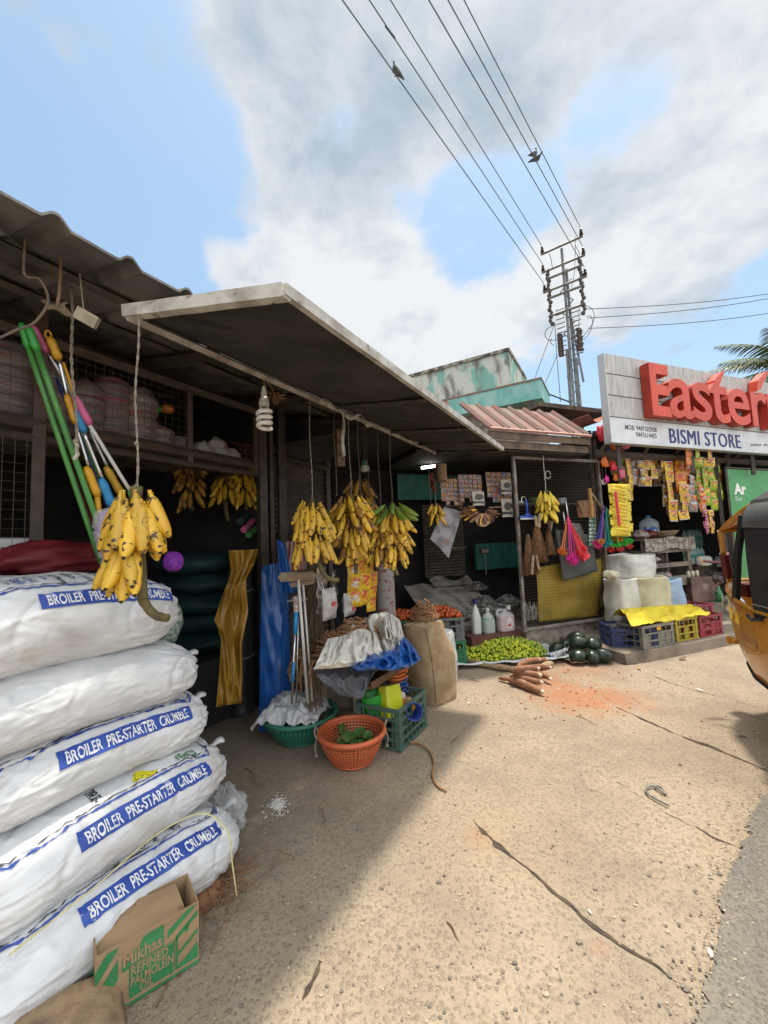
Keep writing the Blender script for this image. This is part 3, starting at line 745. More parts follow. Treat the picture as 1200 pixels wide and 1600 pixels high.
# green dairy sign
qa = onm(1136, 733, -4.15); qd = onm(1147, 836, -4.15)
gs = T('green_sign', 'green dairy sign with white lettering beside the right hand post, partly behind the rickshaw', 'sign', S(qa.dot(SX), -4.15, .33), RS)
gz1 = qa.z - .33
m = MB(); m.box((0, 0, .25), (1.5, .04, gz1)); m.build('panel', M('green_sign_paint', (.045, .25, .075), .5, c2=(.06, .30, .10), scale=2, c3=(.03, .14, .06), scale3=5, lo3=.62, hi3=.7), gs)
m = MB(); m.bar((-.02, .01, 0), (-.02, .01, gz1 + .02), .03); m.bar((-.02, .01, gz1 + .02), (1.52, .01, gz1 + .02), .03); m.bar((1.52, .01, 0), (1.52, .01, gz1), .03); m.build('frame', MSTEEL, gs)
m = MB()
def gl(px, py):
    p = onm(px, py, -4.15); return p.dot(SX) - qa.dot(SX), p.z - .33
x0, z0 = gl(1147, 771.5); _, z1 = gl(1147, 755)
put_text(m, 'Ar', (z1 - z0) / .73, lambda x, y: (x0 + x, -.004, z0 + y), 0, bold=.012, sx=1.15)
m.build('brand_lettering', M('white_print', (.75, .75, .72), .5), gs); m = MB()
x0, z0 = gl(1149, 782.5); _, z1 = gl(1149, 775.5)
put_text(m, 'Dair', (z1 - z0) / .73, lambda x, y: (x0 + x, -.004, z0 + y), 0, sx=1.05, shear=.12)
m.build('printed_lettering', M('white_print', (.75, .75, .72), .5), gs)

# ------------------------------------------------------------------ electricity pole, lines, birds
MGALV = M('galvanised_steel', (.22, .225, .23), .6, c2=(.14, .14, .145), scale=6, metal=.3, bump=.1)
MPORC = M('brown_porcelain', (.05, .035, .03), .3)
PY = 14.0
pc = at(887, 500, PY); PX = pc.x
we = Vector((.804, -.595, 0)); wd_ = Vector((.595, .804, 0))
pole = T('electricity_pole', 'tall galvanised electricity pole with stacked cross arms behind the tin roof', 'utility pole', (PX, PY, 0))
def pz(py, px=882): return at(px, py, PY).z
ztop = pz(388)
m = MB()
def lp(e, w, z): return we * e + wd_ * w + Vector((0, 0, z))
for e, zt_ in ((-.19, pz(545)), (-.02, ztop), (.13, pz(420)), (.26, pz(560))):
    m.bar(lp(e * 1.0, .1 * (e > 0), 0), lp(e * .55, .1 * (e > 0), zt_), .075)
for k in range(22): z = 2 + k * .4; m.bar(lp(-.17, 0, z), lp(.22, .1, z + .4), .03) if k % 2 else m.bar(lp(.22, .1, z), lp(-.17, 0, z + .4), .03)
m.bar(lp(.33, .1, pz(600)), lp(.06, .1, pz(480)), .06)
m.build('mast', MGALV, pole)
arms = []
for (py, half, dz) in ((385, .72, 0), (414, .74, 0), (427, .62, 0), (446, .74, 0), (458, .60, 0), (486, .62, 0)):
    z = pz(py); mm = MB(); mm.bar(lp(-half, -.06, z), lp(half, -.06, z), .075); mm.build('cross_arm', MGALV, pole); arms.append((z, half))
m = MB()
def insul(b, p, h=.26, r=.075):
    for k in range(4):
        m.lathe([(.01, p.z + h * k / 4), (r * (1 - .12 * k), p.z + h * (k + .35) / 4), (.02, p.z + h * (k + .95) / 4)], 8, 0, p.x, p.y)
tips = {}
for i in (0, 1, 3):
    for sgn in (-1, 1):
        p = lp(sgn * (arms[i][1] - .05), -.06, arms[i][0] + .05); m = MB(); insul(m, p); m.build('insulator', MPORC, pole); tips[(i, sgn)] = p + Vector((PX, PY, .28))
for sgn in (-1, 1):
    za, zb2 = arms[1][0], arms[5][0] - .3; m = MB()
    for k in range(16):
        z = za + (zb2 - za) * k / 15; e = sgn * (.52 + .03 * (k % 3))
        m.ball(lp(e, -.03, z), (.065 + .02 * (k % 2), .065, .085), 8, 5)
    m.build('insulator_string', MPORC, pole)
for par_ in (0, 1):
  m = MB()
  for k in range(par_, 22, 2):
    z = pz(520) + (pz(552) - pz(520)) * (k // 2) / 10; m.ball(lp(-.30 if k % 2 else .32 + .02 * (k % 3), -.02, z), (.12, .07, .06), 8, 5)
  m.build('insulator_stack', MPORC, pole)
for e0, e1 in ((-.38, -.1), (.12, .42)):
    m = MB()
    for k in range(11):
        z = pz(480) + (pz(552) - pz(480)) * k / 10 - .1 * (e0 > 0); m.bar(lp(e0, 0, z), lp(e1, 0, z), .035)
    m.build('step_irons', MGALV, pole)
m = MB()
def loop(px_list, Y=PY, r=.012):
    pts = [at(x, y, Y) - Vector((PX, PY, 0)) for x, y in px_list]; q = []
    for i in range(len(pts) - 1):
        a0, a1, a2_, a3 = pts[max(i - 1, 0)], pts[i], pts[i + 1], pts[min(i + 2, len(pts) - 1)]
        for k in range(6):
            t = k / 6; q.append(.5 * ((2 * a1) + (a2_ - a0) * t + (2 * a0 - 5 * a1 + 4 * a2_ - a3) * t * t + (-a0 + 3 * a1 - 3 * a2_ + a3) * t ** 3))
    q.append(pts[-1]); m.tube(q, r, 4)
loop([(905, 478), (915, 477), (927, 486), (926, 505), (905, 533)]); loop([(915, 495), (922, 494), (926, 503), (920, 522), (904, 536)])
loop([(868, 507), (854, 515), (852, 525), (860, 532), (878, 528)]); loop([(866, 540), (860, 535), (862, 529)]); loop([(858, 396), (861, 405), (863, 418)]); loop([(898, 383), (905, 395), (904, 405)])
loop([(867, 505), (870, 556), (876, 628)]); loop([(870, 556), (838, 632)], r=.01); loop([(867, 505), (836, 590)], r=.01); loop([(905, 480), (903, 560), (902, 600)], r=.01); loop([(899, 370), (898, 420), (893, 450)], r=.01)
loop([(858, 616), (890, 628)], r=.03)
m.build('jumper_wires', M('black_cable', (.03, .03, .03), .6), pole)
MLINE = M('line_wire', (.09, .09, .10), .5, metal=.4)
LINES = []
for i, (key, x0, lab) in enumerate([((3, -1), 535, 'leftmost overhead wire, with a lone bird perched on it'), ((1, -1), 577, 'second overhead wire from the left, with a dark splice near the top'), ((0, -1), 610, 'third overhead wire from the left'),
                                    ((3, 1), 670, 'fourth overhead wire from the left, ending lowest on the right of the pole'), ((1, 1), 700, 'fifth overhead wire from the left, with two birds on it'), ((0, 1), 725, 'rightmost overhead wire, ending at the top of the pole')]):
    p = tips[key]; q = gp(x0, 0, p.z); d = (q - p); end = p + d * 3.4
    ln = d.length; pts = []
    for k in range(61):
        t = k / 60; w = p.lerp(end, t); dist = (end - p).length * t
        w.z -= .0 * dist; pts.append(w)
    m = MB(); m.tube([v - p for v in pts], .0115, 5)
    if i == 1:
        d1 = gp(602, 40, p.z) - p; d2 = gp(617, 60, p.z) - p; m.tube([d1, d2], .022, 6)
    o = m.build('power_line', MLINE, None, p); tag(o, lab, 'wire', 'overhead wires running over the street'); LINES.append((p, q))
for (a0, a1, lab) in [((912, 483), (1330, 436), 'highest of the three wires going off to the right of the pole'), ((918, 497), (1330, 440), 'middle of the three wires going off to the right of the pole'), ((920, 513), (1330, 466), 'lowest of the three wires going off to the right of the pole')]:
    p, q = at(*a0, PY), at(*a1, PY + 1)
    m = MB(); m.tube([(q - p) * (k / 20) + Vector((0, 0, -.25 * math.sin(math.pi * k / 20))) for k in range(21)], .013, 5)
    tag(m.build('service_wire', MLINE, None, p), lab, 'wire', 'wires leaving the pole to the right')
MBIRD = M('pigeon_feathers', (.045, .05, .06), .7, c2=(.10, .10, .11), scale=14)
MBIRDB = M('bird_beak_legs', (.12, .07, .06), .6)
def bird(p, head_rz, lean, label, sc=1.0):
    t = T('pigeon', label, 'bird', p, head_rz, 'birds on the overhead wires')
    m = MB(); m.at((0, 0, .10), (0, lean, 0))
    ring = [(-.21, .012, .004, .0), (-.15, .028, .010, .0), (-.10, .032, .028, .0), (-.05, .05, .052, .005), (0, .058, .062, .01), (.05, .052, .06, .02), (.085, .036, .042, .05), (.10, .028, .032, .08), (.112, .029, .03, .105), (.125, .024, .024, .12), (.14, .010, .012, .116)]
    m.grid(lambda u, v: (ring[int(round(v * 10))][0], ring[int(round(v * 10))][1] * math.cos(2 * math.pi * u), ring[int(round(v * 10))][3] + ring[int(round(v * 10))][2] * math.sin(2 * math.pi * u)), 12, 11, 0, True)
    for s_ in (-1, 1):
        m.grid(lambda u, v: (.06 - .22 * u, s_ * (.05 + .012 * math.sin(math.pi * u) - .03 * u), .035 - .06 * v * (1 - u * .7) - .02 * u), 8, 4)
    m.tube([(.138, 0, .115), (.158, 0, .108)], [.006, .002], 5)
    m.build('body', MBIRD, t, smooth=True, solid=0)
    for s_ in (-1, 1):
        m = MB(); m.tube([(0, s_ * .02, .06), (.0, s_ * .02, .0)], .006, 5)
        for k in (-1, 0, 1): m.tube([(0, s_ * .02, .004), (.03, s_ * .02 + .012 * k, .002)], .003, 4)
        m.build('leg', MBIRDB, t)
    t.scale = (sc,) * 3
    return t
def on_line(i, py):
    p, q = LINES[i]; lo, hi = 0, 1.3
    for _ in range(40):
        c = (lo + hi) / 2
        if proj(p.lerp(q, c))[1] > py: lo = c
        else: hi = c
    return p.lerp(q, lo)
bird(on_line(0, 118), R(200), R(-35), 'lone dark pigeon perched on the leftmost overhead wire', 1.05)
bird(on_line(4, 247), R(20), R(-25), 'pigeon with raised head, the left one of the pair on the fifth wire', 1.15)
bird(on_line(4, 254), R(-30), R(5), 'pigeon stooping low, the right one of the pair on the fifth wire', 1.1)

# ------------------------------------------------------------------ palm tree
pb = at(1226, 578, 15); 
palm = T('palm_tree', 'coconut palm whose fronds show above the right end of the sign board', 'tree', (pb.x, pb.y, 0))
m = MB(); m.tube([(0.2 * math.sin(k / 9), .1 * math.cos(k / 5), pb.z * k / 16) for k in range(17)], [.2 - .006 * k for k in range(17)], 10)
m.build('trunk', M('palm_trunk', (.17, .145, .12), .9, c2=(.09, .08, .07), scale=3, stretch=(1, 1, 6), bump=.4), palm, smooth=True)
MFROND = M('palm_frond', (.05, .10, .025), .5, c2=(.14, .15, .05), scale=3, rand=.5)
for k in range(24):
    az = k * 2.4 + .35; el = R(70 - 4 * k); Lf = 2.5 + .4 * rnd.random()
    m = MB(); pts = []
    for i in range(15):
        t = i / 14; e = el - 1.15 * t * t
        pts.append(Vector((math.cos(az), math.sin(az), 0)) * (Lf * t * math.cos(el - .5 * t * t)) + Vector((0, 0, Lf * (t * math.sin(el) - .42 * t * t))))
    top = Vector((.2 * math.sin(16 / 9), .1 * math.cos(16 / 5), pb.z))
    m.tube([p + top for p in pts], [.03 - .0018 * i for i in range(15)], 5)
    side = Vector((-math.sin(az), math.cos(az), 0))
    for i in range(48):
        t = .1 + .9 * i / 48; f = t * 14; j = min(int(f), 13); c = pts[j].lerp(pts[j + 1], f - j) + top
        d = (pts[j + 1] - pts[j]).normalized(); ll = .62 * math.sin(math.pi * min(1, t * .85 + .12)) + .1
        for s_ in (-1, 1):
            dr = (side * s_ * .8 + d * .6 + Vector((0, 0, -.35 - .25 * rnd.random()))).normalized()
            tip = c + dr * ll + Vector((0, 0, -.12 * ll)); w = d * .022
            mid = c + dr * ll * .5
            m.add([c - w, c + w, mid + w, tip, mid - w], [(0, 1, 2, 4), (4, 2, 3)])
    m.build('frond', MFROND, palm)

# ------------------------------------------------------------------ auto rickshaw
RH = R(90 - 14); PI_2 = 2 * math.pi
rpos = Vector((3.07, 2.36, 0))
rk = T('auto_rickshaw', 'yellow and black auto rickshaw parked at the right edge, facing away', 'rickshaw', rpos, RH)
MYEL = M('rickshaw_yellow', (.62, .26, .012), .28, c2=(.55, .22, .012), scale=2, coat=.5, c3=(.30, .15, .04), scale3=7, lo3=.56, hi3=.74)
MCAN = M('black_canvas', (.018, .017, .017), .75, c2=(.03, .029, .028), scale=5, bump=.25, bscale=12)
MBLK = M('black_rubber', (.015, .015, .015), .6)
st = [(-1.27, .50, .95, .46, .44), (-1.22, .61, .95, .42, .55), (-1.1, .66, .95, .40, .60), (.0, .67, .93, .39, .61), (.3, .66, .94, .39, .59), (.55, .63, .97, .40, .55), (.8, .56, 1.01, .43, .46), (.98, .47, 1.04, .50, .35), (1.1, .37, 1.055, .58, .24), (1.18, .24, 1.06, .68, .13), (1.205, .11, 1.05, .78, .06)]
def sect(s_):
    x, hw, zt, zb, hb = s_; L = []
    for t in (0, .18, .4, .65, .85, 1):
        y = hb + (hw - hb) * math.sin(t * math.pi / 2) ** .8 + .012 * math.sin(math.pi * t); L.append((x, y, zb + (zt - zb) * t))
    return [(x, 0, zb - .0)] + L
def interp(n=60):
    out = []
    xs_ = [s_[0] for s_ in st]
    for k in range(n + 1):
        x = xs_[0] + (xs_[-1] - xs_[0]) * (1 - (1 - k / n) ** 1.3)
        i = max(j for j in range(len(st)) if xs_[j] <= x + 1e-9); i = min(i, len(st) - 2); t = (x - xs_[i]) / (xs_[i + 1] - xs_[i])
        out.append(tuple(p + (q - p) * t for p, q in zip(st[i], st[i + 1])))
    return out
sts = interp(); m = MB()
for sgn in (1, -1):
    vv = []; n = 7
    for s_ in sts: vv += [(x, sgn * y, z) for x, y, z in sect(s_)]
    m.add(vv, [((i * n + j), (i * n + j + 1), ((i + 1) * n + j + 1), ((i + 1) * n + j))[::-sgn] for i in range(len(sts) - 1) for j in range(n - 1)])
vb = sect(sts[0]); n = len(vb)
m.add(vb + [(x, -y, z) for x, y, z in vb], [(i, i + 1, n + i + 1, n + i) for i in range(n - 1)])
m.build('body', MYEL, rk, smooth=True, solid=.012)
m = MB(); tr = [(x, y + .004, z) for (x, y, z) in [sect(s_)[6] for s_ in sts]]
for sgn in (1, -1): m.tube([(x, sgn * y, z) for x, y, z in tr], .014, 6)
m.build('waist_trim', MYEL, rk, smooth=True)
m = MB()
for sgn in (1, -1):
    m.tube([(s_[0] + .01, sgn * (sect(s_)[1][1] + .012), sect(s_)[1][2] + .01) for s_ in sts if s_[0] > .1], .012, 5)
    xx = .12; s0 = min(sts, key=lambda s_: abs(s_[0] - xx)); m.tube([(x, sgn * (y + .004), z) for x, y, z in sect(s0)[1:]], .007, 5)
    s0 = min(sts, key=lambda s_: abs(s_[0] - .70)); m.tube([(x, sgn * (y + .003), z) for x, y, z in sect(s0)[2:]], .005, 5)
m.build('seam_trim', MBLK, rk)
m = MB()
for sgn in (1, -1):
    lp_ = []
    for k in range(25):
        a_ = PI_2 * k / 24; x = .47 + .20 * math.copysign(abs(math.cos(a_)) ** .5, math.cos(a_)); z = .76 + .12 * math.copysign(abs(math.sin(a_)) ** .5, math.sin(a_)); s0 = min(sts, key=lambda s_: abs(s_[0] - x)); t_ = (z - s0[3]) / (s0[2] - s0[3])
        lp_.append((x, sgn * (s0[4] + (s0[1] - s0[4]) * math.sin(t_ * math.pi / 2) ** .8 + .012 * math.sin(math.pi * t_) + .003), z))
    m = MB(); m.tube(lp_, .008, 6); m.build('pressed_line', MYEL, rk, smooth=True)
# pressed ribs of the side panel
m = MB()
for sgn in (1, -1):
    for z in (.62, .71, .80):
        m.grid(lambda u, v: (-.98 + .98 * u, sgn * (.672 + .022 * math.sin(math.pi * v) * min(1, 12 * u, 12 * (1 - u))), z - .035 + .07 * v), 40, 7)
    m.grid(lambda u, v: (-1.0 + 1.02 * u, sgn * (.668 + .035 * math.sin(math.pi * v)), .515 + .06 * v), 30, 7)
m.build('side_ribs', MYEL, rk, smooth=True)
# canvas hood
m = MB(); xsH = [-1.25, -1.18, -1.0, -.6, -.2, .1, .25, .285]
def hood(x):
    k = 1 - .10 * max(0, (x - .2) / .085) * 0; e = .06 if x < -1.2 else 0
    prof = [(.665, .87), (.672, 1.05), (.675, 1.3), (.672, 1.48), (.655, 1.60), (.61, 1.69), (.52, 1.745), (.38, 1.775), (.18, 1.79), (0, 1.795)]
    return [(x, y - e, z - .3 * e + .004 * noise.noise(Vector((x * 5, z * 6, 0)))) for y, z in prof]
vv = []
for x in xsH:
    h_ = hood(x); vv += h_ + [(a0, -b0, c0) for a0, b0, c0 in h_[-2::-1]]
n = 19
m.add(vv, [(i * n + j, i * n + j + 1, (i + 1) * n + j + 1, (i + 1) * n + j) for i in range(len(xsH) - 1) for j in range(n - 1)])
m.add(vv[:n], [tuple(range(n))])
m.build('canvas_hood', MCAN, rk, smooth=False, solid=.01)
m = MB()
for sgn in (1, -1):
    m.tube([(x, sgn * .678, 1.505 + .012 * math.sin(x * 3)) for x in (-1.2, -.8, -.4, 0, .2, .285)], .006, 5)
    m.tube([(x, sgn * .676, .985) for x in (-1.2, -.6, 0, .285)], .005, 5)
m.build('hood_piping', M('grey_piping', (.20, .19, .18), .6), rk)
m = MB()
for sgn in (1, -1):
    m = MB(); m.grid(lambda u, v: (.29 - 1.4 * u, sgn * (.684 - .022 * v - .055 * v * v * v), 1.508 + .2 * v - .02 * v * v), 14, 7)
    m.build('hood_flap', M('grey_canvas', (.10, .098, .095), .7, c2=(.06, .06, .058), scale=6, bump=.2), rk, smooth=True)
# front roof, windscreen frame, glass
m = MB()
m.grid(lambda u, v: (.25 + .60 * u, (1 - 2 * v) * (.60 - .04 * u), 1.74 - .21 * u - .05 * (1 - 2 * v) ** 4 + .02 * math.sin(math.pi * u)), 8, 14)
m.build('front_roof', MYEL, rk, smooth=True, solid=.02)
for sgn in (1, -1):
    m = MB(); m.tube([(1.05, sgn * .42, 1.05), (.95, sgn * .49, 1.28), (.84, sgn * .55, 1.49)], .02, 6); m.build('windscreen_pillar', MYEL, rk)
    m = MB(); m.tube([(.60, sgn * .61, .97), (.52, sgn * .61, 1.3), (.44, sgn * .59, 1.60)], .028, 6); m.build('door_pillar', MBLK, rk)
m = MB(); m.tube([(.84, -.55, 1.49), (.845, 0, 1.51), (.84, .55, 1.49)], .02, 6); m.build('windscreen_header', MYEL, rk)
MGLASS = M('window_glass', (.8, .9, .88), .05, alpha=.22, spec=.6)
m = MB(); m.grid(lambda u, v: (1.05 - .21 * v + .02 * (1 - (2 * u - 1) ** 2), (1 - 2 * u) * (.42 + .13 * v), 1.06 + .43 * v), 8, 3); m.build('windscreen', MGLASS, rk, smooth=True)
MMAR = M('maroon_plastic', (.11, .012, .015), .45)
m = MB(); m.cbox((.93, 0, 1.0), (.14, .8, .10)); m.tube([(.86, -.3, 1.1), (.80, -.1, 1.13), (.82, 0, 1.1), (.80, .1, 1.13), (.86, .34, 1.1)], .02, 6); m.build('handlebar', MMAR, rk)
m = MB(); m.tube([(.99, .455, 1.1), (.92, .50, 1.30)], .035, 6); m.tube([(.93, .50, 1.22), (1.0, .62, 1.24)], .012, 5); m.build('pillar_cover', MMAR, rk)
m = MB(); m.cbox((-.55, 0, .68), (.5, 1.1, .16)); m.cbox((-.82, 0, 1.0), (.12, 1.1, .5)); m.cbox((.25, 0, .68), (.35, .5, .14)); m.build('seat', MMAR, rk, bevel=.03)
m = MB(); m.box((-1.2, -.55, .41), (.5, .55, .43)); m.build('floor', MBLK, rk)
mr_ = MB(); mr_.at((1.10, .575, 1.235), (0, 0, R(14))); mr_.grid(lambda u, v: (-.018 + .012 * v, .075 * math.cos(2 * math.pi * u) * (abs(math.cos(2 * math.pi * u)) + .001) ** -.4 * (1 - .001), .045 * math.sin(2 * math.pi * u) * (abs(math.sin(2 * math.pi * u)) + .001) ** -.4), 24, 2, 0, True)
mr_.grid(lambda u, v: (-.012, .07 * v * math.cos(2 * math.pi * u) * (abs(math.cos(2 * math.pi * u)) + .001) ** -.4, .041 * v * math.sin(2 * math.pi * u) * (abs(math.sin(2 * math.pi * u)) + .001) ** -.4), 24, 3, 1, True)
mr_.X = Matrix.Identity(4); mr_.tube([(1.10, .575, 1.19), (1.09, .54, 1.13), (1.03, .44, 1.12)], .009, 5, 0)
mr_.build('wing_mirror', [MBLK, M('mirror_glass', (.75, .8, .8), .12, metal=.6)], rk)
m = MB(); m.at((1.13, .37, .86), (0, R(78), R(22))); m.lathe([(.001, .06), (.06, .05), (.078, .02), (.08, -.02), (.05, -.07), (.001, -.09)], 16); m.build('headlight', M('headlight', (.5, .5, .5), .15, metal=.8), rk, smooth=True)
m = MB(); m.cbox((1.04, .44, .565), (.10, .05, .035)); m.cbox((1.07, .46, .565), (.03, .03, .06)); m.build('bumper_bracket', MYEL, rk, bevel=.006)
m = MB(); m.tube([(.18, .685, .90), (.26, .70, .885), (.33, .685, .90)], .013, 6); m.build('door_handle', MBLK, rk)
def wheel(x, y):
    w = MB(); w.at((x, y, .2), (R(90), 0, 0))
    w.lathe([(.11, -.05), (.17, -.055), (.195, -.03), (.2, 0), (.195, .03), (.17, .055), (.11, .05)], 24, 0); o = w.build('wheel', MBLK, rk, smooth=True)
    w = MB(); w.at((x, y, .2), (R(90), 0, 0)); w.lathe([(.001, -.03), (.05, -.04), (.11, -.02), (.115, .0), (.11, .02), (.05, .04), (.001, .03)], 20); r_ = w.build('rim', MGALV, o, smooth=True)
wheel(-.85, .52); wheel(-.85, -.52); wheel(.85, 0)
m = MB(); m.grid(lambda u, v: (.85 + .25 * math.cos(math.pi * (.1 + .8 * u)), -.07 + .14 * v, .2 + .25 * math.sin(math.pi * (.1 + .8 * u))), 14, 3); m.tube([(.95, 0, .62), (.85, 0, .2)], .025, 6)
m.build('front_mudguard', MYEL, rk, solid=.006)
# ------------------------------------------------------------------ stack of printed sacks
MSACK = M('woven_white_sack', (.66, .665, .67), .42, c2=(.56, .565, .57), scale=5, bump=.18, bscale=5, bstretch=(2.2, 11, 11), c3=(.42, .40, .37), scale3=3.2, lo3=.60, hi3=.80, detail=6)
MBLUE = M('blue_print', (.018, .055, .30), .5, c2=(.03, .08, .36), scale=9, c3=(.25, .3, .5), scale3=26, lo3=.64, hi3=.7)
MINK2 = M('dark_print', (.035, .038, .06), .55, c3=(.4, .4, .42), scale3=30, lo3=.62, hi3=.7)
MWPR = M('white_letters', (.72, .73, .74), .5); MYPR = M('yellow_print', (.62, .55, .02), .5); MGPR = M('green_print', (.06, .22, .08), .5)
def sack_fn(L, Wd, Hh, seed, pinch=.62, kn=0):
    def f(s, t):
        e = abs(s); k = max(0.0, 1 - e ** 4.2) ** .55; w = Wd / 2 * (1 - pinch * e ** 5.5); h = Hh / 2 * (k * .93 + .07)
        ct, st_ = math.cos(t), math.sin(t)
        y = -w * math.copysign(abs(ct) ** .74, ct); z = h * math.copysign(abs(st_) ** .86, st_)
        p = Vector((s * L / 2, y, z))
        q = Vector((p.x * 3.1, p.y * 3.1, p.z * 3.1 + seed * 7.3))
        n1 = noise.noise(q) * .011 + noise.noise(q * 2.3) * .008
        fold = math.sin(t * 13 + 5 * noise.noise(Vector((s * 2, t, seed)))) * (.016 * e ** 5) + .010 * e ** 2 * noise.noise(Vector((s * 5, t * 6, seed * 3.1)))
        q2 = Vector((s * 2.2 + .6 * math.sin(t * 2 + seed), t * 1.9 + s * 1.3, seed * 1.9)); fold += .006 * (1 - min(1, abs(noise.noise(q2 * 1.7)) * 7)) * (.25 + .75 * e) - .004 * (1 - min(1, abs(noise.noise(q2 * 3.1 + Vector((9, 0, 0)))) * 6)) * (.3 + e)
        cr = -.010 * max(0, 1 - abs(math.sin(s * 4.2 + 3.0 * ct + seed)) * 6) * (.3 + e)
        rid = noise.noise(Vector((s * 3.0 + t * 1.5, t * 3.2 - s * 1.5, seed * 2.7))); cr += .008 * (1 - min(1, abs(rid) * 6)) * (.2 + e)
        nr = Vector((0, y / max(w, .01), z / max(h, .01) * .8)); 
        if nr.length > 0: nr.normalize()
        p += nr * (n1 + fold + cr)
        p.z -= .035 * s * s
        return p
    return f
def sack(name, L, Wd, Hh, seed, marks, loc, rot, label, t0=.62, group=None, lo_=None):
    f = sack_fn(L, Wd, Hh, seed)
    def nrm(s, t):
        d = 1e-3; a_ = f(s + d, t) - f(s - d, t); b_ = f(s, t + d) - f(s, t - d); n = a_.cross(b_); n.normalize()
        if n.dot(Vector((0, f(s, t).y, f(s, t).z))) < 0: n = -n
        return n
    m = MB()
    m.grid(lambda u, v: f(-.995 + 1.99 * v, 2 * math.pi * u), 150, 150, 0, True)
    for e in (-1, 1):
        c = f(e * .995, .5) * 0 + Vector((e * L / 2 * .995, 0, -.035))
        m.grid(lambda u, v: c.lerp(f(e * .995, 2 * math.pi * u), 1 - v * .96), 96, 4, 0, True)
    r0 = Hh / 2 * .9
    def on(x, y, t0_, off):
        # x along the sack, y up round it, walking round the girth so that print keeps its size
        s = max(-.97, min(.97, 2 * x / L)); t = t0_; n = 6
        for _ in range(n):
            dl = (f(s, t + .01) - f(s, t - .01)).length / .02; t += y / n / max(dl, .05)
        return f(s, t) + nrm(s, t) * off
    def patch(x0, x1, y0, y1, off, mi, nx=None, ny=3):
        nx = nx or max(2, int(abs(x1 - x0) / .012) + 2); ny = max(2, int(abs(y1 - y0) / .012) + 2)
        m.grid(lambda u, v: on(x0 + (x1 - x0) * u, y0 + (y1 - y0) * v, t0, off), nx, ny, mi)
    def line(pts, w, mi, off=.0048):
        for (xa, ya), (xb, yb) in zip(pts, pts[1:]):
            n = max(2, int(math.hypot(xb - xa, yb - ya) / .012) + 2); d = Vector((xb - xa, yb - ya)).normalized()
            m.grid(lambda u, v: on(xa + (xb - xa) * u - d.y * w * (v - .5), ya + (yb - ya) * u + d.x * w * (v - .5), t0, off), n, 2, mi)
    def words(txt, size, x, y, mi, width=None, rot_=False, bold=0, off=.0040):
        if rot_: put_text(m, txt, size, lambda a_, b_: on(x + b_, y - a_, t0, off), mi, bold=bold, width=width, maxe=.02)
        else: put_text(m, txt, size, lambda a_, b_: on(x + a_, y + b_, t0, off), mi, bold=bold, width=width, maxe=.02)
    if 'b' in marks:
        x0 = -.19 + .05 * (seed == 5)
        patch(x0, x0 + .56, -.036, .036, .0035, 1)
        words('BROILER', .064, x0 + .024, -.023, 3, width=.125, bold=.0012, off=.0050); words('PRE-STARTER', .064, x0 + .168, -.023, 3, width=.198, bold=.0012, off=.0050); words('CRUMBLE', .064, x0 + .386, -.023, 3, width=.148, bold=.0012, off=.0050)
    if 'l' in marks:
        for dy, w, mi in ((0, .0075, 1), (.016, .0045, 2)):
            line([(-.47, .10 + dy), (-.36, .062 + dy), (-.25, .062 + dy), (-.2, .075 + dy), (.41, .075 + dy), (.43, .10 + dy), (.43, .16 + dy)], w, mi)
    if 't' in marks:
        words('PRE-STARTER CRUMBLE', .042, .20, .30, 2, rot_=True, width=.20, bold=.001)
        for k, tx in enumerate(('BALANCED NUTRITION', 'CAREFULLY SOURCED', 'INGREDIENTS', 'QUALITY TRADITION')):
            words(tx, .030, .115 - .052 * k, .27 - .01 * k, 2, rot_=True, width=(.165, .16, .105, .155)[k], bold=.0008)
        line([(-.075, .27), (-.075, .14)], .006, 1)
        words('NETT WEIGHT', .026, -.125, .235, 2, rot_=True, width=.115)
        words('50 KGs', .036, -.165, .225, 1, rot_=True, width=.095, bold=.001)
        line([(-.175, .235), (-.175, .12), (-.128, .12), (-.128, .235), (-.175, .235)], .004, 1)
        words('When Packed', .022, -.20, .235, 2, rot_=True, width=.10)
        line([(.27, .28), (.27, .20)], .018, 1)
    if 'p' in marks:
        words('PRE-', .05, -.10, .175, 2, rot_=True, width=.075, bold=.001)
        m.grid(lambda u, v: on(.06 + .09 * u + .01 * math.sin(9 * v), .102 + (.05 * math.sin(math.pi * min(1, u * 1.1 + .05)) ** .6) * v + .012 * math.sin(7 * u), t0, .0036), 10, 6, 4)
        words('FEEDS', .05, .26, .103, 5, width=.10, bold=.001)
    # gathered tie at the far end and an ear of cloth
    for e in ((1, -1) if seed != 2 else (1,)):
        c = Vector((e * L / 2 * .985, .03 * e, -.02)); m.at(c, (0, 0, rnd.uniform(-.3, .3)))
        m.tube([(0, 0, 0), (e * .03, 0, .005), (e * .045, 0, .01), (e * .075, .008, .018), (e * .10, .012, .016)], [.05, .020, .012, .024, .032], 12, 0, sq=.55)
        m.X = Matrix.Identity(4)
    o = m.build(name, [MSACK, MBLUE, MINK2, MWPR, MYPR, MGPR], None, loc, 0, smooth=True)
    o.rotation_euler = rot; tag(o, label, 'sack', group or 'printed feed sacks in a stack')
    return o
SK = 'printed feed sacks in a stack'
sack('feed_sack', 1.10, .60, .29, 1, 'blt', A(.93, -1.93, .155), (R(2), R(2), RU - R(1)), 'white printed feed sack at the bottom of the stack, sticking out behind the carton', t0=.80)
sack('feed_sack', 1.12, .58, .29, 2, 'blp', A(.95, -2.045, .405), (R(3), R(-1), RU + R(1)), 'white feed sack second from the bottom, with a yellow mark above its blue banner', t0=.52)
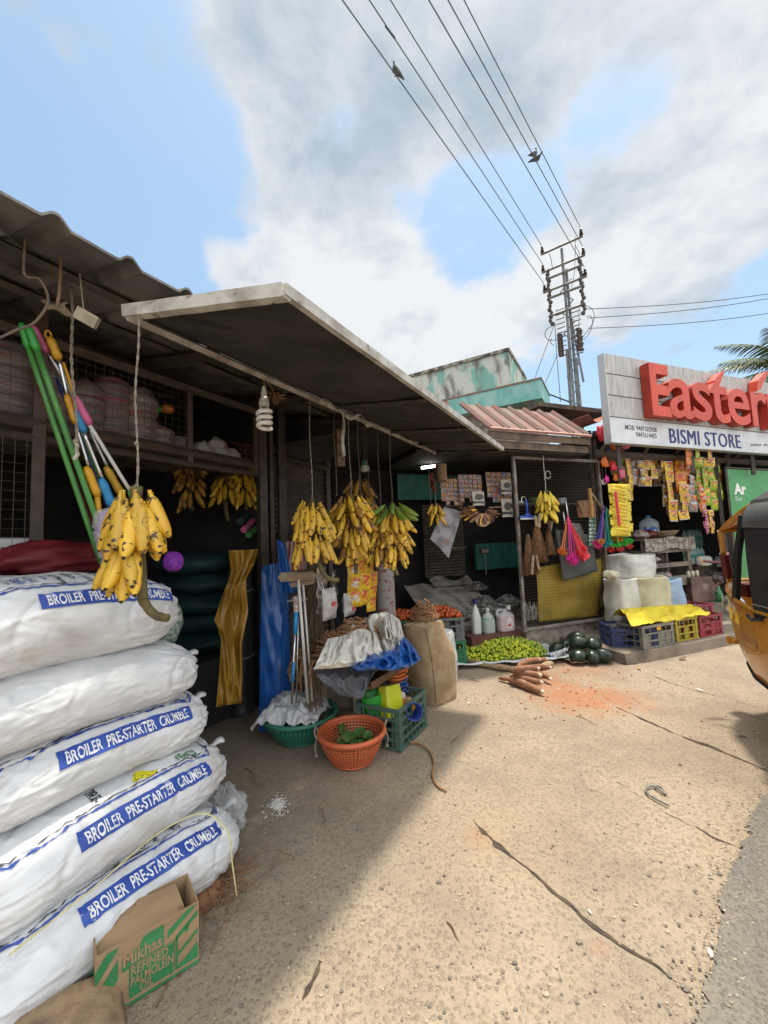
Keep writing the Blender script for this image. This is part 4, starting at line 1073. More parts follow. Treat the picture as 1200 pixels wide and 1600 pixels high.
sack('feed_sack', 1.10, .56, .29, 3, 'bl', A(.93, -2.15, .67), (R(3), R(1), RU), 'white feed sack in the middle of the stack, banner close under the plain sack', t0=.50)
sack('feed_sack', 1.10, .60, .31, 4, '', A(.875, -2.17, .935), (R(3), R(1.5), RU - R(1)), 'plain white feed sack without print, second from the top of the stack', t0=.5)
sack('feed_sack', 1.06, .64, .37, 5, 'blt', A(.81, -2.20, 1.24), (R(4), R(1), RU + R(1)), 'topmost white feed sack, its banner partly hidden by the big banana bunch', t0=.60)
# yellow twine over the bottom sacks
m = MB()
tw = [(290, 1242), (299, 1300), (301, 1370)]
pp = [A(.55, -1.70, .30), A(.80, -1.73, .31), A(1.05, -1.77, .325), A(1.21, -1.70, .335), A(1.25, -1.585, .27), A(1.25, -1.555, .15), A(1.26, -1.54, .01)]
def smooth_pts(ps, n=8):
    q = []
    for i in range(len(ps) - 1):
        a0, a1, a2_, a3 = ps[max(i - 1, 0)], ps[i], ps[i + 1], ps[min(i + 2, len(ps) - 1)]
        for k in range(n):
            t = k / n; q.append(.5 * ((2 * a1) + (a2_ - a0) * t + (2 * a0 - 5 * a1 + 4 * a2_ - a3) * t * t + (-a0 + 3 * a1 - 3 * a2_ + a3) * t ** 3))
    return q + [ps[-1]]
m.tube([p - pp[-1] for p in smooth_pts(pp)], .0045, 6, sq=.6)
tag(m.build('twine', M('yellow_twine', (.62, .58, .32), .6, c2=(.5, .45, .2), scale=40), None, pp[-1], smooth=True), 'pale yellow twine draped over the two lowest feed sacks', 'twine')
# clear plastic crumpled behind the sack ends
def crumple(name, mat, c, sx, sy, sz, seed, label, cat, n=26, group=None, amp=.35, rz=0, smooth=True, freq=4, flat=0.0, solid=0):
    m = MB()
    def fn(u, v):
        th, ph = 2 * math.pi * u, math.pi * min(max(v, .003), .997)
        d = Vector((math.cos(th) * math.sin(ph), math.sin(th) * math.sin(ph), -math.cos(ph)))
        k = 1 + amp * (noise.noise(d * freq * .5 + Vector((seed, 0, 0))) + .6 * (.5 - abs(noise.noise(d * freq + Vector((0, seed, 0))))) + .3 * noise.noise(d * freq * 3 + Vector((0, 0, seed))))
        p = Vector((d.x * sx * k, d.y * sy * k, d.z * sz * k + sz * .92))
        p.z = max(p.z, 0.002 + .003 * u) if flat == 0 else p.z
        return p
    m.grid(fn, n * 2, n, 0, True)
    o = m.build(name, mat, None, c, rz, smooth=smooth, solid=solid)
    return tag(o, label, cat, group)
MCLEAR = M('clear_plastic', (.75, .77, .78), .25, alpha=.3, bump=.5, bscale=25)
MMILK = M('milky_plastic', (.62, .63, .62), .35, c2=(.5, .5, .5), scale=14, alpha=.85, bump=.5, bscale=20)
crumple('plastic_bag', MCLEAR, A(1.55, -1.98, 0), .08, .13, .10, 3, 'crumpled clear plastic bag at the far end of the sack stack', 'plastic bag', rz=RU)

# ------------------------------------------------------------------ carton, sack cloth, coir litter in front
MCARD = M('cardboard', (.33, .22, .12), .85, c2=(.27, .175, .095), scale=6, stretch=(1, 1, 5), c3=(.18, .11, .06), scale3=5, lo3=.63, hi3=.68, bump=.08)
MCARDG = M('carton_green', (.025, .17, .055), .7, c2=(.04, .22, .08), scale=12)
bl_, br_ = gp(147, 1606), gp(311, 1502)
cdir = (br_ - bl_).normalized(); cang = math.atan2(cdir.y, cdir.x); CW = (br_ - bl_).length; CH = .205
CD = min(.17, (gp(290, 1375, CH) - gp(310, 1418, CH)).length)
box = T('cardboard_box', 'open brown carton with green print standing against the bottom feed sack', 'box', bl_, cang)
th = .005
m = MB(); m.box((0, 0, 0), (CW, CD, th))
m.box((0, 0, th), (CW, th, CH)); m.box((0, CD - th, th), (CW, CD, CH + .004)); m.box((0, th, th), (th, CD - th, CH)); m.box((CW - th, th, th), (CW, CD - th, CH)); m.build('carton_walls', MCARD, box)
m = MB(); m.grid(lambda u, v: (.006 + (CW * .86 - .01 * v) * u, .02 + (CD * .80) * v, CH - .045 + .05 * v + .02 * u * (1 - v) + .006 * math.sin(5 * u)), 12, 6); m.build('top_flap', MCARD, box, solid=.004)
m = MB(); m.add([(CW - .006, .01, CH - .004), (CW - .006, CD - .01, CH - .002), (CW - .03, CD - .02, CH - .11), (CW - .03, .02, CH - .10)], [(0, 1, 2, 3)]); m.build('side_flap', MCARD, box, solid=.004)
m = MB(); e = -.0016
def cq(pts, mi=0): m.add([(x * CW, e, z * CH) for x, z in pts], [tuple(range(len(pts)))], mi)
cq([(.0, .0), (1, .0), (1, .05), (0, .05)])
cq([(0, .55), (.21, .97), (.10, .97), (0, .76)]); cq([(0, .12), (.20, .5), (.20, .8), (0, .42)])
cq([(.235, .56), (.63, .56), (.63, .95), (.43, .93), (.40, .82), (.235, .76)])
cq([(.30, .10), (.745, .10), (.745, .60), (.30, .60)])
cq([(.67, .68), (.98, .98), (.88, .98), (.67, .80)]); cq([(.765, .10), (.985, .10), (.985, .36), (.90, .26), (.765, .14)]); cq([(.75, .56), (.985, .80), (.985, .88), (.75, .64)]); cq([(.755, .10), (.775, .10), (.775, .62), (.755, .62)])
cq([(.775, .30), (.985, .52), (.985, .58), (.775, .36)]); cq([(.85, .60), (.89, .64), (.89, .74), (.85, .70)])
def cw(t_, s_, x, z, w, mi, b=.001): put_text(m, t_, s_ * CH, lambda a_, b_: (x * CW + a_, -.0034, z * CH + b_), mi, bold=b, width=w * CW)
cw('Mikhas', .27, .245, .63, .37, 1, .0015)
cw('REFINED', .20, .315, .43, .36, 1, .0008); cw('PALMOLEIN', .20, .315, .27, .41, 1, .0008); cw('OIL', .20, .40, .12, .13, 1, .0008)
m.tube([(.73 * CW, e - .001, .13 * CH), (.73 * CW, e - .001, .585 * CH), (.31 * CW, e - .001, .585 * CH)], .0013, 4, 1)
m.add([(-.0016, CD * .1, .02), (-.0016, CD * .9, .02), (-.0016, CD * .9, .10), (-.0016, CD * .1, .15)], [(0, 1, 2, 3)], 0)
m.build('carton_print', [MCARDG, MCARD], box)
# folded jute cloth in the very front
MJUTE = M('jute_cloth', (.36, .25, .14), .95, c2=(.27, .18, .10), scale=26, bump=.8, bscale=170, c3=(.12, .08, .065), scale3=5, lo3=.56, hi3=.66)
jb = gp(150, 1640)
m = MB()
def jf(u, v):
    # the rounded end of a folded mat, leaning up on the litter
    x = -.42 + .52 * u; y = -.26 + .34 * v
    e = max(abs(u - .42) / .58, abs(v - .42) / .58); z = .10 * (1 - max(0, e) ** 5) + .012 * noise.noise(Vector((x * 9, y * 9, 1))) + .05 * u
    return Vector((x + .02 * math.sin(v * 5), y, max(z, .004)))
m.grid(jf, 44, 34)
o = m.build('jute_mat', MJUTE, None, gp(138, 1608), R(24), smooth=True, solid=.015)
tag(o, 'folded stained jute mat lying in front of the carton at the near corner', 'mat')
MCOIR = M('coir_fibre', (.26, .13, .06), .9, c2=(.17, .085, .045), scale=30)
def fibres(m, c, n, rad, L, r, zmax=.05, seed=0, curl=1.0):
    rr = random.Random(seed)
    for _ in range(n):
        a_ = rr.uniform(0, 6.28); d = rad * math.sqrt(rr.random()); p = Vector((c[0] + d * math.cos(a_), c[1] + d * math.sin(a_), c[2] + rr.uniform(.002, zmax * (1 - d / rad * .8)))); h = rr.uniform(0, 6.28); pts = [p.copy()]
        for k in range(6):
            h += rr.uniform(-.7, .7) * curl; p = p + Vector((math.cos(h), math.sin(h), rr.uniform(-.25, .25))) * (L / 6); p.z = min(max(p.z, .002), c[2] + zmax); pts.append(p.copy())
        m.tube(pts, r, 4, cap=False)
c = gp(318, 1395); m = MB(); fibres(m, (0, 0, 0), 130, .12, .16, .0016, .06, 1); fibres(m, (.08, .05, 0), 16, .16, .25, .0016, .02, 2)
m.grid(lambda u, v: (.09 * math.cos(6.283 * u) * v, .11 * math.sin(6.283 * u) * v, .05 * (1 - v * v) + .01 * noise.noise(Vector((u * 9, v * 5, 0)))), 24, 8, 0, True)
tag(m.build('coir_tuft', MCOIR, None, c), 'tuft of brown coir fibre on the ground at the end of the bottom sack', 'coir', None, 'stuff')
c = gp(110, 1545); m = MB(); fibres(m, (0, 0, 0), 120, .24, .22, .003, .05, 5); m.grid(lambda u, v: (.26 * math.cos(6.283 * u) * v, .2 * math.sin(6.283 * u) * v, .03 * (1 - v * v) + .012 * noise.noise(Vector((u * 9, v * 5, 3)))), 24, 8, 0, True)
tag(m.build('coir_litter', M('dark_litter', (.10, .06, .03), .95, c2=(.2, .12, .06), scale=18), None, c), 'dark plant litter between the bottom sack and the jute mat', 'litter', None, 'stuff')

# ------------------------------------------------------------------ bananas
MBAN = M('banana_skin', (.68, .43, .035), .45, c2=(.58, .32, .025), scale=10, detail=4, lo=.35, hi=.7, c3=(.045, .022, .012), scale3=36, lo3=.57, hi3=.625, rand=.45, bump=.05)
MBAND = M('ripe_banana_skin', (.42, .22, .025), .5, c2=(.30, .14, .02), scale=12, c3=(.035, .02, .014), scale3=26, lo3=.52, hi3=.60, rand=.4)
MBANG = M('green_banana_skin', (.13, .24, .03), .45, c2=(.22, .28, .03), scale=8, c3=(.05, .06, .02), scale3=30, lo3=.66, hi3=.7, rand=.3)
MSTALK = M('banana_stalk', (.12, .095, .03), .7, c2=(.06, .04, .022), scale=9, c3=(.2, .16, .06), scale3=5, bump=.3)
MTIP = M('banana_tip', (.03, .02, .012), .8)
BANV = {}
def banana_mesh(L, r, curve, seed, mat):
    m = MB(); n = 12; seg = 10; rr = random.Random(seed); vs_ = []
    prof = [(0, .30), (.05, .28), (.11, .40), (.18, .72), (.28, .94), (.42, 1.0), (.58, 1.0), (.72, .93), (.84, .74), (.92, .48), (.965, .26), (1.0, .20)]
    for i, (t, k) in enumerate(prof):
        th = curve * (t - .25); x = L * (.55 * t * t * curve * .35 - .03 * t); c = Vector((x, 0, -L * (t - .10 * curve * t * t)))
        tang = Vector((1.1 * t * curve * .35 - .03, 0, -1 + .2 * curve * t)).normalized(); nx = Vector((-tang.z, 0, tang.x))
        for q in range(seg):
            a_ = 2 * math.pi * q / seg; f = 1 + .06 * math.cos(5 * a_ + seed)
            vs_.append(c + (nx * math.cos(a_) + Vector((0, 1, 0)) * math.sin(a_)) * (r * k * f))
    m.add(vs_, [(i * seg + q, i * seg + (q + 1) % seg, (i + 1) * seg + (q + 1) % seg, (i + 1) * seg + q) for i in range(n - 1) for q in range(seg)])
    m.f.append(tuple((n - 1) * seg + q for q in range(seg))); m.m.append(1)
    for j in range(len(m.f)):
        if j // seg >= n - 2: m.m[j] = 1
    return m
def banana_bunch(loc, label, hands, L=.22, r=.021, mat=None, mats=None, stalk=(), seed=1, rz=0, group='banana bunches for sale', front_only=False, stalk_r=.022):
    mat = mat or MBAN; rr = random.Random(seed)
    t = T('banana_bunch', label, 'bananas', loc, rz, group)
    if stalk:
        m = MB(); sp = smooth_pts([Vector(p) for p in stalk], 5); n = len(sp)
        m.tube(sp, [stalk_r * (1.25 - .45 * i / n + .05 * math.sin(i * 1.7)) for i in range(n)], 10); m.build('stalk', MSTALK, t, smooth=True)
    mm = mats or [mat]
    protos = {}
    for (z, n, a0, a1, rad, tilt, Lk) in hands:
        for i in range(n):
            az = a0 + (a1 - a0) * (i + .5) / n + rr.uniform(-.06, .06); mt_ = mm[rr.randrange(len(mm))]; key = (rr.randrange(3), mt_.name)
            if key not in protos:
                ob = banana_mesh(L, r, (.75, 1.0, 1.25)[key[0]], key[0] + 2, mt_).build('banana', [mt_, MTIP], t, smooth=True); protos[key] = ob; o = ob
            else:
                o = protos[key].copy(); COL.objects.link(o); adopt(o, t)
            dz = .035 * (i % 2) + rr.uniform(-.015, .015)
            o.location = (rad * math.cos(az), rad * math.sin(az), z + dz)
            o.rotation_euler = (rr.uniform(-.18, .18), -(tilt + rr.uniform(-.14, .14)), az + rr.uniform(-.5, .5))
            s_ = Lk * rr.uniform(.9, 1.08); o.scale = (rr.uniform(.92, 1.1) * Lk, rr.uniform(.92, 1.1) * Lk, s_)
    return t
def rope(p, q, label, name='rope', r=.004, mat=None, group='ropes holding the banana bunches', sway=.004, double=False):
    p, q = Vector(p), Vector(q); m = MB(); n = 40
    pts = []
    for k in range(n + 1):
        t = k / n; w = (p - q) * t; w += Vector((sway * math.sin(t * 9), sway * math.cos(t * 7), 0)); pts.append(w)
    for ph in (0, math.pi):
        m.tube([w + Vector((math.cos(k * 1.1 + ph), math.sin(k * 1.1 + ph), 0)) * r * .6 for k, w in enumerate(pts)], r * .75, 5)
    m.ball((0, 0, .0), r * 2.6, 8, 5)
    if double:
        m.tube([(0, 0, 0), (.006, .004, .06), (.004, 0, .17)], r * .8, 5); m.ball((0, 0, .17), r * 2.4, 8, 5)
    o = m.build(name, mat or MROPE, None, q, smooth=True); return tag(o, label, 'rope', group)
MROPE = M('grey_rope', (.30, .26, .20), .9, c2=(.18, .15, .12), scale=60)
MROPED = M('dark_rope', (.10, .08, .06), .9, c2=(.17, .14, .1), scale=60)
MROPEW = M('white_rope', (.55, .53, .48), .8, c2=(.4, .38, .33), scale=60)
PI2 = 2 * math.pi
# the big bunch in front; hung from the awning's rear bar
bt = onb(213, 784, -1.61)
bc = Vector((bt.x, bt.y, bt.z))
banana_bunch(bc, 'big bunch of spotted ripe bananas hanging in front of the topmost feed sack',
             [(.0, 12, 0, PI2, .055, .14, 1.0), (-.03, 9, 2.2, 7.3, .07, .05, 1.0), (-.17, 7, 2.2, 5.3, .065, .2, .92), (-.20, 5, 3.0, 5.0, .05, .12, .9)],
             L=.222, r=.0265, stalk=[(0, 0, .06), (0, 0, -.06), (.015, 0, -.22), (.03, -.015, -.36), (.045, -.03, -.39), (.09, -.06, -.43), (.14, -.085, -.44)], seed=4, rz=R(10), stalk_r=.018)
rope((bc.x, bc.y, 2.48), (bc.x, bc.y, bc.z + .06), 'long grey rope holding the big front banana bunch', mat=MROPE, double=True)
# row of bunches under the awning
BM = [
 (488, 792, -1.86, 'leftmost bunch of the row under the awning, full and spotted, above the striped bag', [(0, 13, 0, PI2, .07, .24, 1.0), (-.09, 11, 2.2, 7.2, .10, .14, 1.0), (-.22, 11, 2.4, 7.0, .095, .12, 1.05)], None, [(0, 0, .05), (0, 0, -.2), (.03, -.03, -.40), (.08, -.06, -.50), (.16, -.06, -.52)]),
 (549, 788, -1.84, 'second bunch from the left in the row, splayed and brown flecked', [(.02, 14, 0, PI2, .08, .48, .95), (-.08, 12, 2.0, 7.2, .10, .28, 1.0), (-.20, 10, 2.4, 6.8, .085, .2, 1.0), (-.30, 7, 2.8, 6.2, .06, .12, 1.0)], 'mix', [(0, 0, .05), (0, 0, -.25), (.02, 0, -.48), (.02, 0, -.56)]),
 (562, 765, -2.14, 'darker bunch hanging highest and furthest back in the row', [(.05, 11, 0, PI2, .07, .35, .95), (-.08, 11, 2.2, 7, .10, .25, 1.0), (-.22, 11, 2.2, 6.9, .11, .18, 1.05), (-.36, 9, 2.4, 6.6, .09, .12, 1.0)], 'ripe', [(0, 0, .05), (0, 0, -.3), (.05, 0, -.5)]),
 (595, 806, -1.80, 'bunch with a thick dark stalk beside the one with green tops', [(0, 11, 2.2, 7.2, .08, .35, 1.0), (-.12, 11, 2.4, 7.2, .10, .2, 1.0), (-.26, 9, 2.6, 6.8, .08, .14, 1.05)], 'mix', [(0, 0, .05), (-.02, -.06, -.1), (-.025, -.07, -.36), (-.03, -.07, -.42)]),
 (613, 795, -1.70, 'rightmost bunch of the row, with green bananas at its top', [(0, 11, 0, PI2, .07, .75, 1.0), (-.08, 12, 2.2, 7.2, .10, .35, 1.0), (-.2, 10, 2.6, 7.2, .09, .2, 1.0), (-.33, 6, 3.0, 6.6, .06, .12, 1.0)], 'green', [(0, 0, .05), (0, 0, -.3), (.0, 0, -.5), (.02, -.01, -.58)]),
]
for i, (px, py, b, lab, hands, kind, stk) in enumerate(BM):
    p = onb(px, py, b)
    t = banana_bunch(p, lab, hands, L=.215, r=.0235, mat={'ripe': MBAND}.get(kind, MBAN), mats={'mix': [MBAN, MBAN, MBAND]}.get(kind), stalk=stk, seed=20 + i, rz=RU - R(40), stalk_r=.017)
    if kind == 'green':
        for c_ in kids(t):
            if c_.name.startswith('banana') and c_.location.z > -.035:
                c_.data = c_.data if c_.data.materials[0] == MBANG else (lambda d: (d.materials.clear(), d.materials.append(MBANG), d.materials.append(MTIP), d)[-1])(c_.data.copy())
    zr = roof_z(b) - .03
    rope((p.x, p.y, zr if b < -1.76 else 2.48), (p.x, p.y, p.z + .05), ['rope with pale lower end holding the leftmost bunch of the row', 'rope with pale lower end holding the splayed second bunch', 'thin rope holding the highest, furthest back bunch', 'dark knotted rope holding the bunch with the thick dark stalk', 'dark thin rope holding the bunch with green bananas'][i], mat=[MROPE, MROPE, MROPE, MROPED, MROPED][i], r=.0035)
for i, (px, b, z0) in enumerate([(523, -1.9, 1.9), (560, -1.95, 1.95), (573, -2.0, 1.98), (668, -2.0, 1.95)]):
    p = onb(px, 690, b); rope((p.x, p.y, roof_z(b) - .03 if i < 3 else 2.72), (p.x, p.y, z0), 'spare dark rope dangling with nothing on it above the banana row', mat=MROPED, r=.003, group='spare ropes')
# bunches in the dark of the shop
for i, (px, py, b, lab, n) in enumerate([(296, 722, -3.35, 'dark bunch at the left in the shop, above the teal sacks', 3), (352, 742, -3.25, 'small middle bunch in the dark shop', 2), (382, 726, -3.15, 'bunch at the right in the dark shop, beside the steel posts', 3)]):
    p = onb(px, py, b)
    banana_bunch(p, lab, [(0, 9, 0, PI2, .05, .35, 1.0), (-.13, 9, 2.2, 7, .07, .25, 1.0), (-.28, 6, 2.6, 6.6, .06, .2, .95)][:n], L=.21, r=.023, mat=MBAND if i == 0 else MBAN, stalk=[(0, 0, .05), (0, 0, -.3), (.03, 0, -.45)], seed=50 + i, rz=RU)
    rope((p.x, p.y, 2.235 if b > -3.5 else 2.8), (p.x, p.y, p.z + .05), 'short rope from the shelf holding the %s bunch inside the shop' % ('left', 'small middle', 'right')[i], mat=MROPED, r=.003)

# ------------------------------------------------------------------ mop and broom poles behind the sacks
def pole_thing(name, label, segs, cat='mop', group='mop poles tied in a bundle', hang=None):
    """segs: (pixel a, pixel b, radius, material, part name) on the plane b"""
    ends = []
    for (pa, pb_, r_, mt_, nm, b) in segs: ends.append((onb(*pa, b), onb(*pb_, b)))
    base = min((e for pr_ in ends for e in pr_), key=lambda v: v.z)
    t = T(name, label, cat, base, 0, group)
    for (pa, pb_, r_, mt_, nm, b), (p, q) in zip(segs, ends):
        m = MB(); d = (q - p); n = 6
        if nm.startswith('grip'): rs = [r_ * .6, r_ * .98, r_, r_ * .92, r_ * 1.0, r_ * 1.05, r_ * .7]
        else: rs = [r_] * 7
        m.tube([p - base + d * (k / n) for k in range(n + 1)], rs, 10)
        if nm == 'grip_loop': m.at(p - base - d.normalized() * .012, (R(90), 0, R(60))); m.tube([(.012 * math.cos(k * .7), .02 * math.sin(k * .7), 0) for k in range(10)], .004, 5)
        m.build('grip' if nm.startswith('grip') else nm, mt_, t, smooth=True)
    return t
MGRN = M('green_plastic', (.03, .30, .045), .35, c2=(.045, .36, .06), scale=4); MGRND = M('green_tube', (.055, .21, .045), .4, c2=(.08, .26, .06), scale=5)
MPNK = M('pink_plastic', (.56, .12, .25), .4); MYLP = M('yellow_plastic', (.66, .33, .015), .4, c2=(.6, .3, .02), scale=9); MBLP = M('blue_plastic', (.02, .22, .48), .35)
MCHR = M('chrome_tube', (.6, .6, .6), .25, metal=.9); MMRN = M('maroon_tube', (.13, .012, .02), .4); MNVY = M('navy_tube', (.02, .03, .11), .4); MPRP = M('purple_plastic', (.20, .035, .30), .5, c2=(.30, .10, .42), scale=20)
b0 = -2.28
pole_thing('mop_pole', 'leftmost green mop pole of the bundle', [((33, 505), (45, 545), .017, MGRN, 'grip', b0), ((45, 545), (158, 880), .0125, MGRND, 'tube', b0)])
pole_thing('mop_pole', 'second green mop pole with a darker green grip', [((44, 510), (58, 548), .018, MGRN, 'grip', b0 + .03), ((58, 548), (172, 872), .0135, MGRND, 'tube', b0 + .03)])
pole_thing('mop_pole', 'dark maroon mop pole between the green ones', [((60, 600), (162, 866), .011, MMRN, 'tube', b0 - .04)])
pole_thing('mop_pole', 'mop pole with the higher pink grip', [((50, 509), (75, 551), .018, MPNK, 'grip', b0 - .02), ((75, 551), (110, 610), .0085, MCHR, 'tube', b0 - .02), ((88, 590), (195, 860), .009, MNVY, 'lower_tube', b0 - .03)])
pole_thing('mop_pole', 'mop pole with a looped yellow grip at the very top', [((77, 527), (92, 562), .020, MYLP, 'grip_loop', b0 + .02), ((92, 562), (105, 617), .008, MCHR, 'tube', b0 + .02), ((104, 617), (119, 662), .018, MYLP, 'grip', b0 + .02), ((118, 662), (138, 728), .0085, MCHR, 'lower_tube', b0 + .02), ((134, 729), (153, 776), .022, MYLP, 'grip', b0 + .02), ((152, 776), (160, 870), .014, MYLP, 'socket', b0 + .02)])
pole_thing('mop_pole', 'mop pole with a blue grip halfway down', [((96, 570), (124, 650), .008, MCHR, 'tube', b0 - .01), ((119, 640), (132, 676), .017, MBLP, 'grip', b0 + .04), ((131, 676), (160, 748), .0085, MCHR, 'lower_tube', b0 + .04), ((158, 748), (176, 792), .022, MBLP, 'grip', b0 + .04), ((175, 792), (196, 862), .013, MBLP, 'socket', b0 + .04)])
pole_thing('mop_pole', 'mop pole with a pink grip in the middle of the bundle', [((98, 566), (116, 618), .009, MYLP, 'tube', b0 + .0), ((116, 618), (141, 664), .018, MPNK, 'grip', b0 + .06), ((140, 664), (204, 768), .009, M('white_tube', (.55, .54, .5), .4), 'lower_tube', b0 + .06), ((203, 768), (235, 850), .013, MGRN, 'socket', b0 + .06)])
pole_thing('mop_pole', 'chrome mop pole with a mustard grip just left of the bananas', [((138, 668), (168, 730), .008, MCHR, 'tube', b0 + .01), ((165, 729), (190, 773), .021, M('mustard_plastic', (.42, .24, .02), .4), 'grip', b0 + .02), ((189, 773), (215, 850), .013, MYLP, 'socket', b0 + .02)])
pole_thing('mop_pole', 'thin green mop pole behind the blue one', [((122, 668), (170, 792), .009, MGRND, 'tube', b0 - .05), ((170, 792), (196, 860), .009, MGRND, 'lower_tube', b0 - .05)])
p = onb(109, 470, b0 + .09); q = onb(119, 690, b0 + .09)
rope((p.x, p.y, roof_z(-2.2) - .05), q, 'twisted grey rope from the roof tied round the mop poles', mat=MROPE, r=.006, group='ropes holding things up')
m = MB(); m.tube([(0, 0, -.01), (.012, -.01, -.02), (-.005, .01, -.045), (.01, 0, -.06), (-.008, 0, -.085)], .009, 6); tag(m.build('rope_knot', MROPEW, None, q), 'pale knot of rope round the mop poles', 'knot')
# mop heads wrapped in plastic, resting on the top sack
q = onb(163, 800, b0 + .12); q1 = onb(182, 893, b0 + .12)
m = MB(); d = q1 - q
m.tube([q - q1 + d * (k / 14) + Vector((.006 * math.sin(k * 1.3), 0, 0)) for k in range(15)], [.03 + .018 * math.sin(k / 14 * 3) + .003 * math.sin(k * 2.1) for k in range(15)], 16)
t = T('fringe_mop', 'purple mop head in a clear sleeve beside the big banana bunch', 'mop head', q1)
o = m.build('bristles', M('purple_fringe', (.14, .03, .24), .8, c2=(.27, .12, .36), scale=55, bump=.8, bscale=90, c3=(.45, .4, .5), scale3=22, lo3=.62, hi3=.7), t, smooth=True)
m = MB(); m.tube([q - q1 + d * (k / 14 * 1.0 - .03) + Vector((.006 * math.sin(k * 1.9), 0, 0)) for k in range(15)], [.045 + .018 * math.sin(k / 14 * 3) + .004 * math.sin(k * 2.7) for k in range(15)], 16); m.build('sleeve', MCLEAR, t, smooth=True)
m = MB(); rr = random.Random(3)
for k in range(40):
    a_ = rr.uniform(0, 6.28); pts = [Vector((.05 * math.cos(a_ + j * .35) * math.sin(.4 + j * .42), .05 * math.sin(a_ + j * .35) * math.sin(.4 + j * .42), .055 + .055 * -math.cos(.4 + j * .42))) for j in range(7)]; m.tube(pts, .006, 5)
tag(m.build('string_coil', M('purple_string', (.25, .03, .36), .7, c2=(.15, .02, .26), scale=30), None, onb(271, 893, -2.2), smooth=True), 'coil of purple mop string to the right of the big banana bunch', 'mop head')

# ------------------------------------------------------------------ bundles on the caged shelf
MBUN = M('grey_bundle', (.29, .24, .22), .6, c2=(.17, .14, .13), scale=9, bump=.5, bscale=25, rand=.4, c3=(.30, .04, .065), scale3=3.4, lo3=.52, hi3=.68, stretch=(.6, .6, 7))
def bundle(px, b, w, z1, label, mat=None, seed=0, z0=2.262):
    p = onb(px, 640, b); m = MB()
    def fn(u, v):
        th_ = 2 * math.pi * u; k = 1 - .25 * max(0, v - .85) / .15; ring = 1 + .05 * math.sin(v * (z1 - z0) * 75 + seed) + .06 * noise.noise(Vector((u * 5 * math.cos(th_), v * 6, seed)))
        e = .86; c_, s_ = math.cos(th_), math.sin(th_)
        return Vector((w / 2 * k * ring * math.copysign(abs(c_) ** e, c_), w / 2 * k * ring * math.copysign(abs(s_) ** e, s_), (z1 - z0) * v + .01 * noise.noise(Vector((c_, s_, seed)))))
    m.grid(fn, 28, 34, 0, True); top = [fn(u / 28, 1) for u in range(28)]; m.add(top, [tuple(range(28))]); m.add([fn(u / 28, 0) for u in range(28)], [tuple(range(27, -1, -1))])
    o = m.build('wrapped_bundle', mat or MBUN, None, Vector((p.x, p.y, z0)), RU + seed, smooth=True)
    return tag(o, label, 'bundle', 'bundles on the caged shelf')
for i, (px, b, w, z1, lab) in enumerate([(14, -2.95, .28, 2.71, 'large grey bundle with red strings at the left end of the caged shelf'), (72, -2.98, .23, 2.70, 'grey bundle on the caged shelf just behind the mop poles'), (133, -2.95, .22, 2.62, 'tall grey bundle with red bands right of the mop poles'), (176, -2.97, .25, 2.70, 'plain dark grey bundle on the caged shelf, third past the mop poles'),
                                             (214, -2.95, .25, 2.68, 'grey bundle with red strings below the awning rope on the shelf'), (249, -2.95, .2, 2.44, 'grey bundle under the green and orange packets'), (278, -2.95, .18, 2.40, 'short grey bundle left of the shelf upright')]):
    bundle(px, b, w, z1, lab, seed=i * 1.7)
for i, (px, py, mt_, lab) in enumerate([(240, 640, MGRN, 'bright green packet on top of a grey bundle on the shelf'), (260, 640, M('orange_packet', (.55, .16, .03), .4), 'orange packet on top of a grey bundle on the shelf')]):
    p = onb(px, py, -2.93); crumple('packet', mt_, p - Vector((0, 0, .03)), .055, .04, .035, i, lab, 'packet', n=10)
MBUN2 = M('white_red_bag', (.42, .38, .36), .5, c2=(.38, .05, .08), scale=7, lo=.55, hi=.6, bump=.3)
for i, (px, w) in enumerate([(315, .15), (340, .16), (360, .15)]):
    p = onb(px, 690, -2.95); crumple('wrapped_bundle', MBUN2, Vector((p.x, p.y, 2.262)), w * .55, w * .6, .075 + .03 * (i % 2), i + 11, 'white and red bag on the caged shelf, %s' % ('next to the shelf upright', 'in the middle of three', 'nearest the coil of rope')[i], 'bundle', n=14, group='small bags on the shelf')
p = onb(392, 700, -2.9)
m = MB()
for k in range(15):
    rr_ = .10 + .015 * (k % 3); m.tube([(rr_ * math.cos(j * .4) * (1 + .1 * math.sin(k)), rr_ * math.sin(j * .4 + k) * .8, .02 + .013 * k + .012 * math.sin(j * .8 + k)) for j in range(17)], .009, 5)
tag(m.build('rope_coil', M('red_brown_rope', (.13, .035, .022), .85, c2=(.08, .03, .02), scale=30), None, Vector((p.x, p.y, 2.262)), smooth=True), 'coil of red brown rope at the right end of the caged shelf', 'rope coil')
